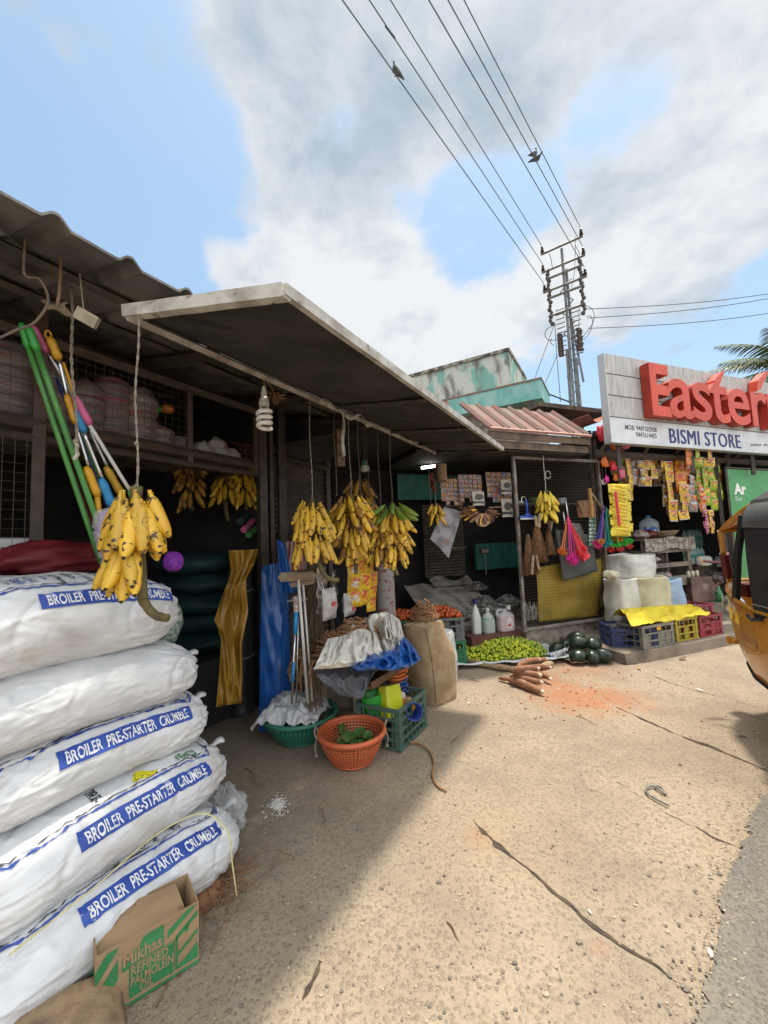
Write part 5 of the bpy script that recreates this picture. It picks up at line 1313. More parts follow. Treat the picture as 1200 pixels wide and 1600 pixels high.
# things hanging under the roof
m = MB(); m.cbox((0, 0, 0), (.10, .03, .06), 0); m.tube([(0, 0, .03), (0, 0, .2)], .004, 5)
p = onb(136, 497, -2.0); m2 = MB(); m2.at((0, 0, 0), (R(20), R(25), R(30))); m2.cbox((0, 0, 0), (.085, .05, .055)); m2.X = Matrix.Identity(4); m2.tube([(0, 0, 0), (-.03, .02, .04), (-.06, .03, roof_z(-2) - p.z)], .004, 5)
tag(m2.build('junction_box', M('cream_box', (.42, .37, .27), .6, c2=(.3, .25, .18), scale=20), None, p, bevel=.004), 'cream junction box wired under the corrugated roof', 'junction box')
p = onb(88, 480, -2.02); m2 = MB(); m2.at((0, 0, 0), (R(60), R(-10), R(50)))
m2.grid(lambda u, v: (.08 * (u - .5) + .01 * math.sin(7 * v), .06 * (v - .5), .012 * math.sin(5 * u + 3 * v)), 8, 6); m2.X = Matrix.Identity(4); m2.tube([(0, 0, 0), (.01, 0, .05), (0, .02, roof_z(-2.02) - p.z)], .004, 5)
tag(m2.build('paper_scrap', M('brown_paper', (.26, .18, .11), .9, c2=(.18, .12, .07), scale=20), None, p, solid=.006), 'torn brown paper scrap caught under the corrugated roof', 'scrap')
m = MB(); pl = [(0, 528), (25, 516), (55, 503), (75, 470), (62, 437), (38, 428)]
ps = [onb(x, y, -1.98) for x, y in pl]; ps.append(Vector((ps[-1].x, ps[-1].y, roof_z(-1.98)))); m.tube([q_ - ps[0] for q_ in smooth_pts(ps)], .0055, 6)
tag(m.build('cable', M('brown_cable', (.16, .11, .07), .8, c2=(.1, .08, .06), scale=30), None, ps[0], smooth=True), 'thick brown cable looping down from the corrugated roof', 'cable')
# spiral lamp
p = onb(413, 650, -1.72)
lamp = T('spiral_lamp', 'unlit white spiral energy saving lamp hanging on a twisted cord under the awning', 'lamp', p)
m = MB(); m.tube([(.036 * math.cos(k * .35), .036 * math.sin(k * .35), -.075 + .0019 * k) for k in range(60)], .0125, 8); m.build('spiral_tube', M('lamp_white', (.78, .76, .70), .3), lamp, smooth=True)
m = MB(); m.lathe([(.001, .055), (.028, .055), (.03, .075), (.026, .10), (.016, .115), (.001, .115)], 16); m.tube([(.018, 0, .035), (.018, 0, .06)], .009, 8); m.tube([(-.018, 0, .035), (-.018, 0, .06)], .009, 8); m.build('lamp_base', M('lamp_base', (.45, .44, .4), .5), lamp, smooth=True)
m = MB(); m.lathe([(.016, .11), (.017, .13), (.012, .165), (.004, .18)], 12); m.build('holder', M('old_white', (.5, .48, .42), .5), lamp, smooth=True)
m = MB(); m.tube([(.004 * math.cos(k), .004 * math.sin(k), .175 + .02 * k) for k in range(13)], .003, 5); m.tube([(0, 0, .42), (.02, .01, 2.46 - p.z)], .003, 5); m.build('cord', MROPED, lamp)
p = onb(431, 622, -1.75)
m = MB(); m.tube(smooth_pts([Vector((.0, 0, .0)), Vector((-.03, 0, .08)), Vector((-.08, 0, .16)), Vector((-.06, 0, 2.48 - p.z))]), .006, 5); fibres(m, (0, 0, -.05), 16, .015, .08, .003, .08, 3)
tag(m.build('rope_end', MCOIR, None, p), 'frayed brown rope end hanging beside the spiral lamp', 'rope')
p = onb(570, 728, -2.05)
lamp = T('lamp_holder', 'green topped lamp holder hanging on a cord above the second banana bunch', 'lamp', p)
m = MB(); m.lathe([(.001, .05), (.028, .05), (.034, 0), (.001, 0)], 16); m.build('cap', M('green_cap', (.05, .17, .12), .5), lamp, smooth=False)
m = MB(); m.lathe([(.034, 0), (.042, -.02), (.040, -.05), (.03, -.055), (.001, -.03)], 16); m.build('holder_ring', M('old_white', (.5, .48, .42), .5), lamp)
m = MB(); m.tube([(0, 0, .05), (.002, 0, .2), (0, 0, roof_z(-2.05) - .02 - p.z)], .004, 5); m.build('cord', MROPED, lamp)
p = onb(531, 700, -2.0)
t = T('socket_strip', 'brown strip with three round sockets hanging above the bananas', 'socket', p, RU - R(25))
m = MB(); m.cbox((0, 0, 0), (.075, .04, .32)); m.tube([(0, 0, .16), (0, 0, roof_z(-2.0) - .02 - p.z)], .004, 5); m.build('strip_body', M('brown_bakelite', (.09, .055, .03), .5, c2=(.14, .08, .04), scale=12), t, bevel=.005)
for k in (-1, 0, 1):
    m = MB(); m.at((0, -.021, .10 * k), (R(90), 0, 0)); m.tube([(.025 * math.cos(j * .4), .025 * math.sin(j * .4), 0) for j in range(17)], .008, 6); m.build('round_socket', M('socket_tan', (.30, .17, .09), .5), t, smooth=True)

# ------------------------------------------------------------------ things in the dark of the first shop
crumple('red_cloth', M('dark_red_cloth', (.15, .007, .011), .6, c2=(.10, .005, .008), scale=4), onb(88, 898, -2.56), .30, .14, .085, 12, 'dark red cloth bundle lying behind the topmost feed sack', 'cloth', n=22, rz=RU)
m = MB(); m.box((-.45, -.3, 0), (.45, .3, 1.26)); q = onb(92, 905, -2.62); tag(m.build('goods_chest', M('dark_blue_chest', (.02, .045, .13), .6, c2=(.015, .03, .09), scale=4), None, Vector((q.x, q.y, 0)) - UN * .12, RU, bevel=.02), 'dark blue chest under the red cloth behind the feed sacks', 'chest')
standing_later = [(8, 850, -3.1, .32, 1.62, 'pale sack behind the wire grille at the far left')]
for (px, py, b, w, zt_, lab) in standing_later:
    p = onb(px, py, b); bundle(px, b, w * 1.5, zt_, lab, mat=MSACK, z0=1.1)
    m = MB(); m.box((-.3, -.3, 0), (.3, .3, 1.1)); tag(m.build('wooden_stand', MDARK, None, Vector((p.x, p.y, 0)), RU), 'dark stand under the pale sack behind the grille', 'stand')
MTSK = M('teal_sack', (.010, .045, .048), .7, c2=(.006, .028, .032), scale=5, bump=.3, bscale=10)
for k in range(5):
    p = onb(300 + 4 * (k % 2), 850, -3.6); crumple('teal_sack', MTSK, Vector((p.x, p.y, .55 + .18 * k)), .30, .42, .12, 70 + k, 'dark teal sack, %s of the five piled in the shop' % ('lowest', 'second', 'middle', 'fourth', 'topmost')[k], 'sack', n=16, amp=.12, rz=RU, flat=1)
m = MB(); m.box((-.35, -.45, 0), (.35, .45, .55)); p = onb(302, 850, -3.6); tag(m.build('pallet_stack', MDARK, None, Vector((p.x, p.y, 0)), RU), 'dark stand under the pile of teal sacks', 'stand')
for i, (x0, y0, x1, y1, mt_, lab) in enumerate([(381, 828, 396, 812, MPNK, 'pink rolled mat end in the dark shop beside the posts'), (388, 836, 404, 822, MGRND, 'green rolled mat below the pink one in the dark shop'), (375, 815, 385, 806, MTSK, 'teal roll behind the pink one in the dark shop')]):
    p, q = onb(x0, y0, -2.95), onb(x1, y1, -3.15); m = MB(); m.tube([p - p, q - p], .03, 12); tag(m.build('rolled_mat', mt_, None, p), lab, 'roll')
crumple('mesh_bag', M('green_net', (.12, .20, .17), .7, c2=(.35, .38, .34), scale=40, lo=.5, hi=.54), A(1.38, -2.32, .95), .10, .12, .16, 15, 'green net bag squeezed behind the right end of the upper feed sacks', 'bag', n=16, flat=1)
# ------------------------------------------------------------------ goods standing in front of the middle opening
MTARPB = M('blue_tarp', (.015, .11, .40), .32, c2=(.010, .08, .32), scale=5, bump=.4, bscale=8, spec=.6)
def cloth(name, mat, fn, nu, nv, label, cat, loc, solid=.004, group=None, smooth=True):
    m = MB(); m.grid(lambda u, v: fn(u, v) - Vector(loc), nu, nv)
    return tag(m.build(name, mat, None, loc, smooth=smooth, solid=solid), label, cat, group)
# roll of blue tarpaulin
b = gp(428, 1138)
m = MB()
def rollf(u, v):
    th_ = PI2 * u; r = (.155 - .055 * v) * (1 + .06 * noise.noise(Vector((math.cos(th_) * 2, math.sin(th_) * 2, v * 3)))) + .008 * noise.noise(Vector((math.cos(th_) * 4, math.sin(th_) * 4, v * 9))) + .014 * (1 - min(1, abs(noise.noise(Vector((math.cos(th_ + v * .4) * 2.5, math.sin(th_ + v * .4) * 2.5, v * 1.2)))) * 5))
    return (r * math.cos(th_) - .02 * v, r * math.sin(th_), 1.36 * v + .02 * math.cos(th_) * (v > .97))
m.grid(rollf, 48, 40, 0, True); m.grid(lambda u, v: Vector(rollf(u, 1)) * (1 - v) + Vector((-.02, 0, 1.345)) * v, 48, 4, 0, True)
m.grid(lambda u, v: (-.11 + .17 * u + .03 * v, -.16 + .06 * v - .03 * u * (1 - v) - .014 + .018 * noise.noise(Vector((u * 3, v * 6, 2))), 1.33 * v * (1 - .25 * u) + .005), 12, 40)
tag(m.build('tarpaulin_roll', MTARPB, None, b + Vector((0, .12, 0)), R(0), smooth=True), 'tall roll of glossy blue tarpaulin standing on the ground left of the brooms', 'tarpaulin')
# black plastic rolls behind
MBLKP = M('black_sheeting', (.016, .016, .018), .5, c2=(.03, .03, .032), scale=4, bump=.2)
for i, (px, py, r_, h, lab) in enumerate([(392, 1118, .11, 1.45, 'black plastic roll tied with white string behind the blue tarpaulin'), (368, 1100, .10, 1.38, 'second black plastic roll, behind the hanging yellow sheet')]):
    b = gp(px, py) + UN * -.12; m = MB()
    m.lathe([(.001, 0), (r_, 0)] + [(r_ * (1 + .03 * math.sin(k * 2.3)), h * k / 12) for k in range(13)] + [(.001, h)], 24)
    o = m.build('plastic_roll', MBLKP, None, b, smooth=True); tag(o, lab, 'plastic roll')
    if i == 0:
        for z in (.52, 1.12):
            m = MB(); m.tube([(1.03 * r_ * math.cos(k * .27), 1.03 * r_ * math.sin(k * .27), z + .01 * math.sin(k * .27)) for k in range(24)], .004, 5); m.build('string', MROPEW, o)
# yellow sheet
MYSH = M('yellow_plastic_sheet', (.30, .165, .016), .4, c2=(.21, .11, .012), scale=3, bump=.4, bscale=10)
tt = [onb(x, y, -2.62) for x, y in ((372, 858), (404, 862), (404, 935), (379, 1098), (352, 1080), (336, 968), (352, 925))]
c0 = onb(365, 1112, -2.62)
L_ = [(358, 860), (360, 895), (348, 930), (335, 968), (346, 1000), (342, 1060), (338, 1105)]
R_ = [(404, 858), (398, 880), (384, 905), (388, 955), (378, 1005), (380, 1060), (378, 1098)]
def ysf(u, v):
    f = v * 6; i = min(int(f), 5); t = f - i
    l = Vector(L_[i]).lerp(Vector(L_[i + 1]), t); r = Vector(R_[i]).lerp(Vector(R_[i + 1]), t); q = l.lerp(r, u)
    return onb(q.x, q.y, -2.60 + .07 * (1 - 2.4 * abs(noise.noise(Vector((u * 2.2 + v, v * 2.0 - u, 3))))) + .04 * (1 - 2.4 * abs(noise.noise(Vector((u * 5 - v * 2, v * 4 + u, 7))))))
cloth('plastic_sheet', MYSH, ysf, 24, 40, 'crumpled mustard yellow plastic sheet hanging beside the black rolls', 'plastic sheet', c0)
# striped shopping bag with blue edge
MSTR = bpy.data.materials.new('striped_bag'); MSTR.use_nodes = True
_n = MSTR.node_tree; _w = _n.nodes.new('ShaderNodeTexWave'); _w.inputs['Scale'].default_value = 14; _w.inputs['Distortion'].default_value = .3
_t = _n.nodes.new('ShaderNodeTexCoord'); _n.links.new(_t.outputs['Object'], _w.inputs[0]); _r = _n.nodes.new('ShaderNodeValToRGB')
_r.color_ramp.elements[0].color = (.30, .05, .05, 1); _r.color_ramp.elements[0].position = .35; _r.color_ramp.elements[1].color = (.42, .36, .35, 1); _r.color_ramp.elements[1].position = .5
_n.links.new(_w.outputs[0], _r.inputs[0]); _n.links.new(_r.outputs[0], _n.nodes['Principled BSDF'].inputs[0])
def quadsheet(corners, plane, bulge=.03, seed=0):
    tl, tr, br, bl = [Vector(c) for c in corners]
    def fn(u, v):
        q = tl.lerp(tr, u).lerp(bl.lerp(br, u), v)
        return plane(q.x, q.y, bulge * math.sin(u * 9 + seed) * (.4 + .6 * v) + bulge * .5 * noise.noise(Vector((u * 4, v * 4, seed))))
    return fn
pb_ = lambda b: (lambda x, y, d: onb(x, y, b + d))
c0 = onb(455, 900, -2.25)
cloth('striped_bag', MSTR, quadsheet([(436, 848), (478, 842), (480, 890), (452, 895)], pb_(-2.30), .025), 30, 12, 'red and white striped bag behind the wooden squeegee head', 'bag', c0)
cloth('folded_tarp', MTARPB, quadsheet([(433, 842), (446, 850), (466, 925), (440, 930)], pb_(-2.27), .03, 2), 12, 22, 'folded strip of blue tarpaulin hanging between the blue roll and the striped bag', 'tarpaulin', c0)
# brooms and squeegees leaning
MWOOD = M('pale_wood', (.36, .27, .18), .8, c2=(.26, .19, .12), scale=6, stretch=(1, 1, 6)); MWHT = M('white_pole', (.55, .53, .50), .45)
def stick(name, label, a0, a1, b, r, mat, cat='broom', extra=None, group=None, foot=None):
    p, q = onb(*a0, b), onb(*a1, b); f = q if q.z < p.z else p; f = f.copy()
    t = T(name, label, cat, f, 0, group); m = MB(); m.tube([p - f, (p + q) / 2 - f, q - f], r, 8); m.build('pole', mat, t, smooth=True)
    return t, p - f, q - f, f
t, p, q, f = stick('floor_squeegee', 'floor squeegee with a wide wooden head upside down beside the coconut broom', (466, 905), (481, 1098), -2.02, .011, MWHT, 'squeegee')
m = MB(); m.bar(p - UX * .17 + Vector((0, 0, .03)), p + UX * .17 + Vector((0, 0, .01)), .045); m.build('wooden_head', MWOOD, t)
t, p, q, f = stick('floor_squeegee', 'thinner floor squeegee leaning just behind the one with the wide wooden head', (473, 910), (488, 1095), -2.06, .009, MWHT, 'squeegee')
m = MB(); m.bar(p - UX * .12, p + UX * .12, .035); m.build('wooden_head', MWOOD, t)
t, p, q, f = stick('spray_mop', 'blue and white mop with a small white brush at its top, between tarpaulin and squeegee', (461, 985), (456, 1100), -2.06, .008, MCHR, 'mop')
m = MB(); m.tube([onb(463, 955, -2.06) - f, onb(461, 990, -2.06) - f], [.016, .016], 10); m.build('grip', MBLP, t, smooth=True); m = MB(); m.tube([onb(459, 1035, -2.06) - f, onb(457, 1065, -2.06) - f], [.013, .013], 10); m.build('grip', MBLP, t, smooth=True)
m = MB(); m.tube([onb(464, 932, -2.06) - f, onb(463, 956, -2.06) - f], [.028, .02], 10); fibres(m, onb(464, 940, -2.06) - f, 50, .035, .05, .002, .04, 4); m.build('brush_head', M('white_brush', (.5, .46, .42), .8, c2=(.4, .25, .2), scale=50), t)
t, p, q, f = stick('thin_pole', 'thin grey pole leaning between the blue mop and the wooden squeegee', (466, 965), (463, 1098), -2.12, .006, MCHR, 'pole')
# coconut leaf broom
MEKEL = M('dry_stalks', (.20, .145, .085), .9, c2=(.12, .085, .05), scale=40, stretch=(1, 1, .2))
def broom(name, label, top, bot, b, w0, w1, n, mat=MEKEL, cat='broom'):
    base = onb(*bot, b); m = MB(); tp = onb(*top, b); rr = random.Random(n)
    for k in range(n):
        a_ = rr.uniform(-1, 1); d = rr.uniform(-.03, .03)
        m.tube([tp + UX * a_ * w0 + UN * d - base, (tp + base) / 2 + UX * a_ * (w0 + w1) * .42 + UN * d + Vector((rr.uniform(-.008, .008), 0, 0)) - base, base + UX * (a_ * w1) + UN * d * 1.6 + Vector((0, 0, rr.uniform(0, .10))) - base], rr.uniform(.0022, .004), 4, cap=False)
    return tag(m.build(name, mat, None, base), label, cat)
broom('stick_broom', 'tall broom of dry brown coconut stalks standing under the leftmost bananas', (484, 880), (496, 1085), -2.34, .045, .12, 150)
broom('stick_broom', 'dark broom bundle under the table beside the green basket', (487, 1040), (494, 1112), -2.1, .05, .09, 60)
# snack bags on the heap and hanging yellow packets
MCLR2 = M('clear_snack_bag', (.62, .60, .57), .2, alpha=.72, bump=.6, bscale=18, c2=(.45, .4, .36), scale=9)
for i, (px, py, w, h, lab) in enumerate([(515, 968, .17, .24, 'clear bag of white puffs with a red oval mark on the rope heap'), (546, 962, .15, .19, 'smaller clear bag of white puffs right of the one with the oval mark')]):
    p = onb(px, py, -1.98); m = MB()
    def pil(u, v, s_): e = (1 - abs(2 * u - 1) ** 4) * (1 - abs(2 * v - 1) ** 4); return (w * (u - .5) * (1 - .12 * math.sin(3.14 * v)), s_ * .045 * e * (1 + .3 * noise.noise(Vector((u * 6, v * 6, i)))), h * v)
    for s_ in (-1, 1): m.grid(lambda u, v: pil(u, v, s_), 16, 18)
    if True:
        for (ex, ez, rx, rz_) in ([(.0, .12, .03, .022)] if i == 0 else [(.0, .06, .025, .02)]):
            m.grid(lambda u, v: (ex + rx * v * math.cos(PI2 * u), -.048, ez + rz_ * v * math.sin(PI2 * u)), 20, 3, 1, True)
    tag(m.build('snack_bag', [MCLR2, M('red_oval', (.45, .03, .05), .4)], None, p, RU, smooth=True), lab, 'snack bag', 'snack bags on the heap')
MSIL = M('silver_wrapper', (.5, .48, .46), .25, c2=(.2, .18, .16), scale=12, metal=.6, bump=.8, bscale=20)
for i, (px, y0, y1) in enumerate([(501, 878, 960), (509, 885, 968), (524, 890, 950)]):
    p = onb(px, y1, -2.08); z1 = onb(px, y0, -2.08).z - p.z
    m = MB(); m.grid(lambda u, v: (.07 * (u - .5), .012 * math.sin(v * 19 + u * 3), z1 * v), 6, 24)
    tag(m.build('wrapper_strip', MSIL, None, p, RU, smooth=True, solid=.006), ['leftmost crinkled silver wrapper strip beside the stalk broom', 'middle crinkled silver wrapper strip under the bananas', 'rightmost crinkled silver wrapper strip, left of the yellow packets'][i], 'wrapper', 'silver wrapper strips')
# strips of small packets: general maker
PACK = {}
def packet_mesh(w, h, d, mats, key):
    m = MB()
    for s_ in (-1, 1):
        m.grid(lambda u, v: (w * (u - .5), s_ * d * (1 - abs(2 * u - 1) ** 3) * (1 - abs(2 * v - 1) ** 3) * (1 + .25 * math.sin(u * 11 + v * 7 + s_)), h * v), 9, 11)
    for j in range(len(m.f)):
        k = j % 80; r_, c_ = k // 8, k % 8
        if r_ in (0, 9): m.m[j] = 1
        elif (r_ - 4.5) ** 2 / 5 + (c_ - 3.6) ** 2 / 4 < 1 and (r_ * 7 + c_ * 3) % 5: m.m[j] = 2
        elif r_ in (7, 8) and (c_ in (1, 2, 3, 4, 5, 6)) and len(mats) > 3: m.m[j] = 3
    return m.build('packet', mats, None, smooth=True)
def packet_strip(loc, rz, n, w, h, d, mats, label, cat='packet strip', group='strips of snack packets', name='packet_strip', sway=.04):
    t = T(name, label, cat, loc, rz, group); key = tuple(x.name for x in mats) + (w, h)
    m = MB(); m.box((-.006, -.002, -.0), (.006, .002, n * h * .94)); m.build('backing_tape', mats[1], t)
    for k in range(n):
        if key not in PACK:
            o = packet_mesh(w * 1.15, h * 1.12, d, mats, key); PACK[key] = o.data; adopt(o, t)
        else:
            o = bpy.data.objects.new('packet', PACK[key]); COL.objects.link(o); adopt(o, t)
        o.location = (rnd.uniform(-.012, .012), rnd.uniform(-.02, .0), k * h * .94); o.rotation_euler = (rnd.uniform(-.12, .12), rnd.uniform(-.10, .10), rnd.uniform(-.35, .35))
    return t
def PM(nm, c, c2, sc=30): return M(nm, c, .28, c2=c2, scale=sc, lo=.48, hi=.54, bump=.5, bscale=30, rand=.25)
MPY = PM('yellow_packet', (.62, .42, .02), (.55, .30, .02)); MPR = PM('red_packet', (.45, .03, .02), (.55, .2, .03)); MPW = PM('white_packet', (.55, .53, .5), (.35, .3, .28)); MPG = PM('lime_packet', (.30, .42, .03), (.16, .30, .02))
MPO = PM('orange_packet_foil', (.60, .20, .015), (.5, .09, .02)); MPB = PM('brown_packet', (.16, .08, .04), (.28, .18, .08)); MPP = PM('purple_packet', (.22, .03, .18), (.35, .08, .2)); MPGR = PM('grey_packet', (.30, .28, .27), (.16, .15, .15)); MPBLU = PM('blue_packet', (.03, .08, .3), (.2, .25, .4))
for i, (px, y0, y1, n) in enumerate([(556, 860, 948, 4), (568, 855, 945, 4), (581, 858, 955, 5)]):
    p = onb(px, y1, -1.93); z1 = onb(px, y0, -1.93).z
    packet_strip(p, RU - R(20), n, .11, (z1 - p.z) / n / .94, .024, [MPY, MPY, (MPW, MPR, MPO)[i], MPR], ['left strip of yellow packets hanging below the banana row', 'middle strip of yellow packets hanging below the banana row', 'right strip of yellow packets, red printed, below the banana row'][i], group='yellow packets below the bananas')
# sack hanging in the back with red print
MRP = M('red_printed_sack', (.30, .265, .24), .7, c2=(.24, .06, .06), scale=12, lo=.56, hi=.62, stretch=(1, 1, 2.2), bump=.3)
p = onb(603, 948, -2.35); m = MB(); m.grid(lambda u, v: (.13 * math.cos(PI2 * u) * (1 - .1 * v), .08 * math.sin(PI2 * u), .62 * v), 24, 16, 0, True); m.add([(.117 * math.cos(PI2 * k / 24), .08 * math.sin(PI2 * k / 24), .62) for k in range(24)], [tuple(range(24))])
p2 = Vector((p.x, p.y, 0)); z_ = p.z
m2 = MB(); m2.grid(lambda u, v: (.15 * math.cos(PI2 * u) * (1 - .12 * v) * (1 + .05 * noise.noise(Vector((math.cos(6.28 * u), v * 4, 1)))), .10 * math.sin(PI2 * u), 1.27 * v), 24, 24, 0, True); m2.add([(.132 * math.cos(PI2 * k / 24), .10 * math.sin(PI2 * k / 24), 1.27) for k in range(24)], [tuple(range(24))])
tag(m2.build('printed_sack', MRP, None, p2, RU, smooth=True), 'upright grey sack with red print behind the right bananas', 'sack')

# ------------------------------------------------------------------ low table with a heap of coir rope, cloth and tarpaulin
tz = .535
tb = T('low_table', 'low wooden table hidden under rope, cloth and tarpaulin behind the crate', 'table', A(2.85, -1.95, 0), RU)
m = MB(); abox(m, 2.46, 3.2, -2.28, -1.72, tz - .03, tz); part(m, 'table_top', MWOOD, tb)
for a_ in (2.72, 3.14):
    for b in (-2.23, -1.88):
        m = MB(); abox(m, a_ - .025, a_ + .025, b - .025, b + .025, 0, tz - .03); part(m, 'leg', MWOOD, tb)
# tray at the front edge
m = MB(); abox(m, 2.50, 3.0, -1.80, -1.60, .47, .485); abox(m, 2.50, 3.0, -1.615, -1.60, .485, .52)
tag(m.build('tray', M('brown_tray', (.16, .075, .035), .6, c2=(.1, .05, .03), scale=6), world=True, loc=A(2.83, -1.56, .47)), 'brown tray edge sticking out under the blue tarpaulin above the crate', 'tray')
MCOIR2 = M('coir_rope', (.36, .19, .085), .9, c2=(.22, .11, .05), scale=60, bump=.5, bscale=150)
c = onb(528, 1000, -2.02); c.z = tz; m = MB(); rr = random.Random(11)
def coil(cx, cy, cz, R_, n, r=.0075):
    for k in range(n):
        r0 = R_ * rr.uniform(.35, 1.0); zz_ = cz + rr.uniform(.0, .30) * (1.1 - r0 / R_ * .75); tl = rr.uniform(-.3, .3); ph = rr.uniform(0, 6.28); ex = rr.uniform(.7, 1.3)
        m.tube([(cx + r0 * ex * math.cos(ph + j * .3), cy + r0 * math.sin(ph + j * .3), max(.006, zz_ + tl * r0 * math.sin(ph + j * .3) * .8 + .012 * math.sin(j * 1.9 + k))) for j in range(rr.randint(13, 21))], r, 5)
coil(0, 0, .03, .25, 100); coil(.14, .02, .14, .2, 40)
for k in range(22):   # ends falling over the left edge of the table
    a_ = rr.uniform(2.6, 4.4); r0 = .22; p0 = Vector((-.06 + r0 * math.cos(a_), r0 * math.sin(a_), .10)); out = Vector((math.cos(a_), math.sin(a_), 0))
    pts = [p0, p0 + out * .07 + Vector((0, 0, .02)), p0 + out * (.10 + rr.uniform(0, .03)) + Vector((0, 0, -.10)), p0 + out * (.10 + rr.uniform(0, .04)) + Vector((.01, 0, -.10 - rr.uniform(0, .10)))]
    m.tube(smooth_pts(pts, 4), .006, 5)
tag(m.build('coir_rope_heap', MCOIR2, None, c, smooth=True), 'heap of brown coir rope coils on the low table under the bananas', 'coir rope')
coilb = MB(); m = coilb; coil(0, 0, .0, .13, 34, .005)
# white cloth sacks on the heap
MWCL = M('white_sackcloth', (.68, .65, .59), .7, c2=(.58, .55, .49), scale=4, bump=.25, bscale=30)
def fold_sheet(name, mat, a0, a1, b0, b1, zf, label, cat, seed, nu=60, nv=50, amp=.05, fr=3.2, solid=.004):
    loc = A((a0 + a1) / 2, (b0 + b1) / 2, tz)
    def fn(u, v):
        a_, b = a0 + (a1 - a0) * u, b0 + (b1 - b0) * v
        q = Vector((u * fr + .4 * noise.noise(Vector((u * 3, v * 3, seed))), v * fr * .8, seed * 3.7))
        z = zf(u, v) + amp * (1 - 2.2 * abs(noise.noise(q))) + amp * .6 * (1 - 2 * abs(noise.noise(q * 2.3))) - amp * .6
        return A(a_ + .03 * noise.noise(Vector((v * 5, u * 3, seed))), b + .03 * noise.noise(Vector((u * 6, v, seed + 9))), max(z, tz + .004 if -2.28 < b < -1.62 and 2.4 < a_ < 3.2 else .02))
    return cloth(name, mat, fn, nu, nv, label, cat, loc, solid)
def drape(name, mat, corners, bt, bb, label, cat, seed, rel=.06, fr=3.0, nu=60, nv=44, bulge=.05, edge=.012, solid=.004):
    """a sheet hung over the heap: its outline, and how far out its top and bottom edges lie"""
    n = len(corners) // 2; top = [Vector(c) for c in corners[:n]]; bot = [Vector(c) for c in corners[n:]][::-1]
    def pick(L, u):
        f = u * (len(L) - 1); i = min(int(f), len(L) - 2); return L[i].lerp(L[i + 1], f - i)
    def fn(u, v):
        q = pick(top, u).lerp(pick(bot, u), v); w = min(u, 1 - u, v, 1 - v)
        ns = Vector((u * fr * 1.7 + .5 * noise.noise(Vector((u * 3, v * 3, seed))), v * fr * .45, seed * 3.1))
        d = rel * (1 - 2.4 * abs(noise.noise(ns))) + rel * .4 * (1 - 2.4 * abs(noise.noise(ns * 2.0))) + rel * .06 * noise.noise(ns * 6)
        b = bt + (bb - bt) * v + bulge * math.sin(math.pi * v) + d * min(1, .35 + w * 5)
        j = edge * 60
        return onb(q.x + j * noise.noise(Vector((v * 7, u * 5, seed))), q.y + j * noise.noise(Vector((u * 8, v * 4, seed + 5))), b)
    loc = min((fn(u / 6, v / 6) for u in range(7) for v in range(7)), key=lambda p_: p_.z)
    return cloth(name, mat, fn, nu, nv, label, cat, loc, solid)
m = MB()
m.grid(lambda u, v: (.34 * math.cos(PI2 * u) * math.cos(v * 1.57), .24 * math.sin(PI2 * u) * math.cos(v * 1.57), .30 * math.sin(v * 1.57) * (1 + .2 * noise.noise(Vector((u * 6, v * 4, 1))))), 40, 14, 0, True)
tag(m.build('cloth_heap', MWCL, None, A(2.84, -1.98, tz), RU, smooth=True), 'old sackcloth heaped on the table underneath the white sackcloth and rope', 'cloth')
drape('white_sackcloth', MWCL, [(553, 985), (578, 960), (603, 956), (624, 968), (636, 1012), (610, 1018), (585, 1030), (555, 1042)], -1.98, -1.60, 'crumpled white sackcloth heaped in the middle of the table, below the snack bags', 'cloth', 2, rel=.075)
drape('white_sackcloth', MWCL, [(512, 998), (535, 994), (560, 982), (590, 985), (600, 1032), (560, 1040), (520, 1044), (490, 1046)], -1.80, -1.56, 'off white pleated sackcloth hanging at the left front of the table', 'cloth', 5, rel=.06, fr=5)
drape('white_sackcloth', MWCL, [(598, 964), (612, 960), (626, 972), (630, 1000), (620, 1004), (604, 998)], -1.80, -1.58, 'pale sackcloth corner at the right end of the heap beside the jute sack', 'cloth', 8, rel=.04)
drape('blue_tarp_sheet', MTARPB, [(545, 1040), (575, 1020), (612, 1012), (630, 994), (645, 1008), (658, 1030), (640, 1043), (610, 1048), (585, 1046), (560, 1048)], -1.64, -1.47, 'glossy crumpled blue tarpaulin sheet along the front of the heap', 'tarpaulin', 3, rel=.06, fr=4.5)
MGSH = M('grey_sheet', (.13, .14, .17), .5, c2=(.09, .095, .12), scale=5, bump=.3, bscale=14)
drape('grey_sheet', MGSH, [(488, 1043), (525, 1040), (560, 1036), (600, 1036), (583, 1052), (566, 1092), (532, 1086), (505, 1068)], -1.78, -1.66, 'dark blue grey plastic sheet drooping from the left front of the table', 'plastic sheet', 6, rel=.035, fr=2.5)

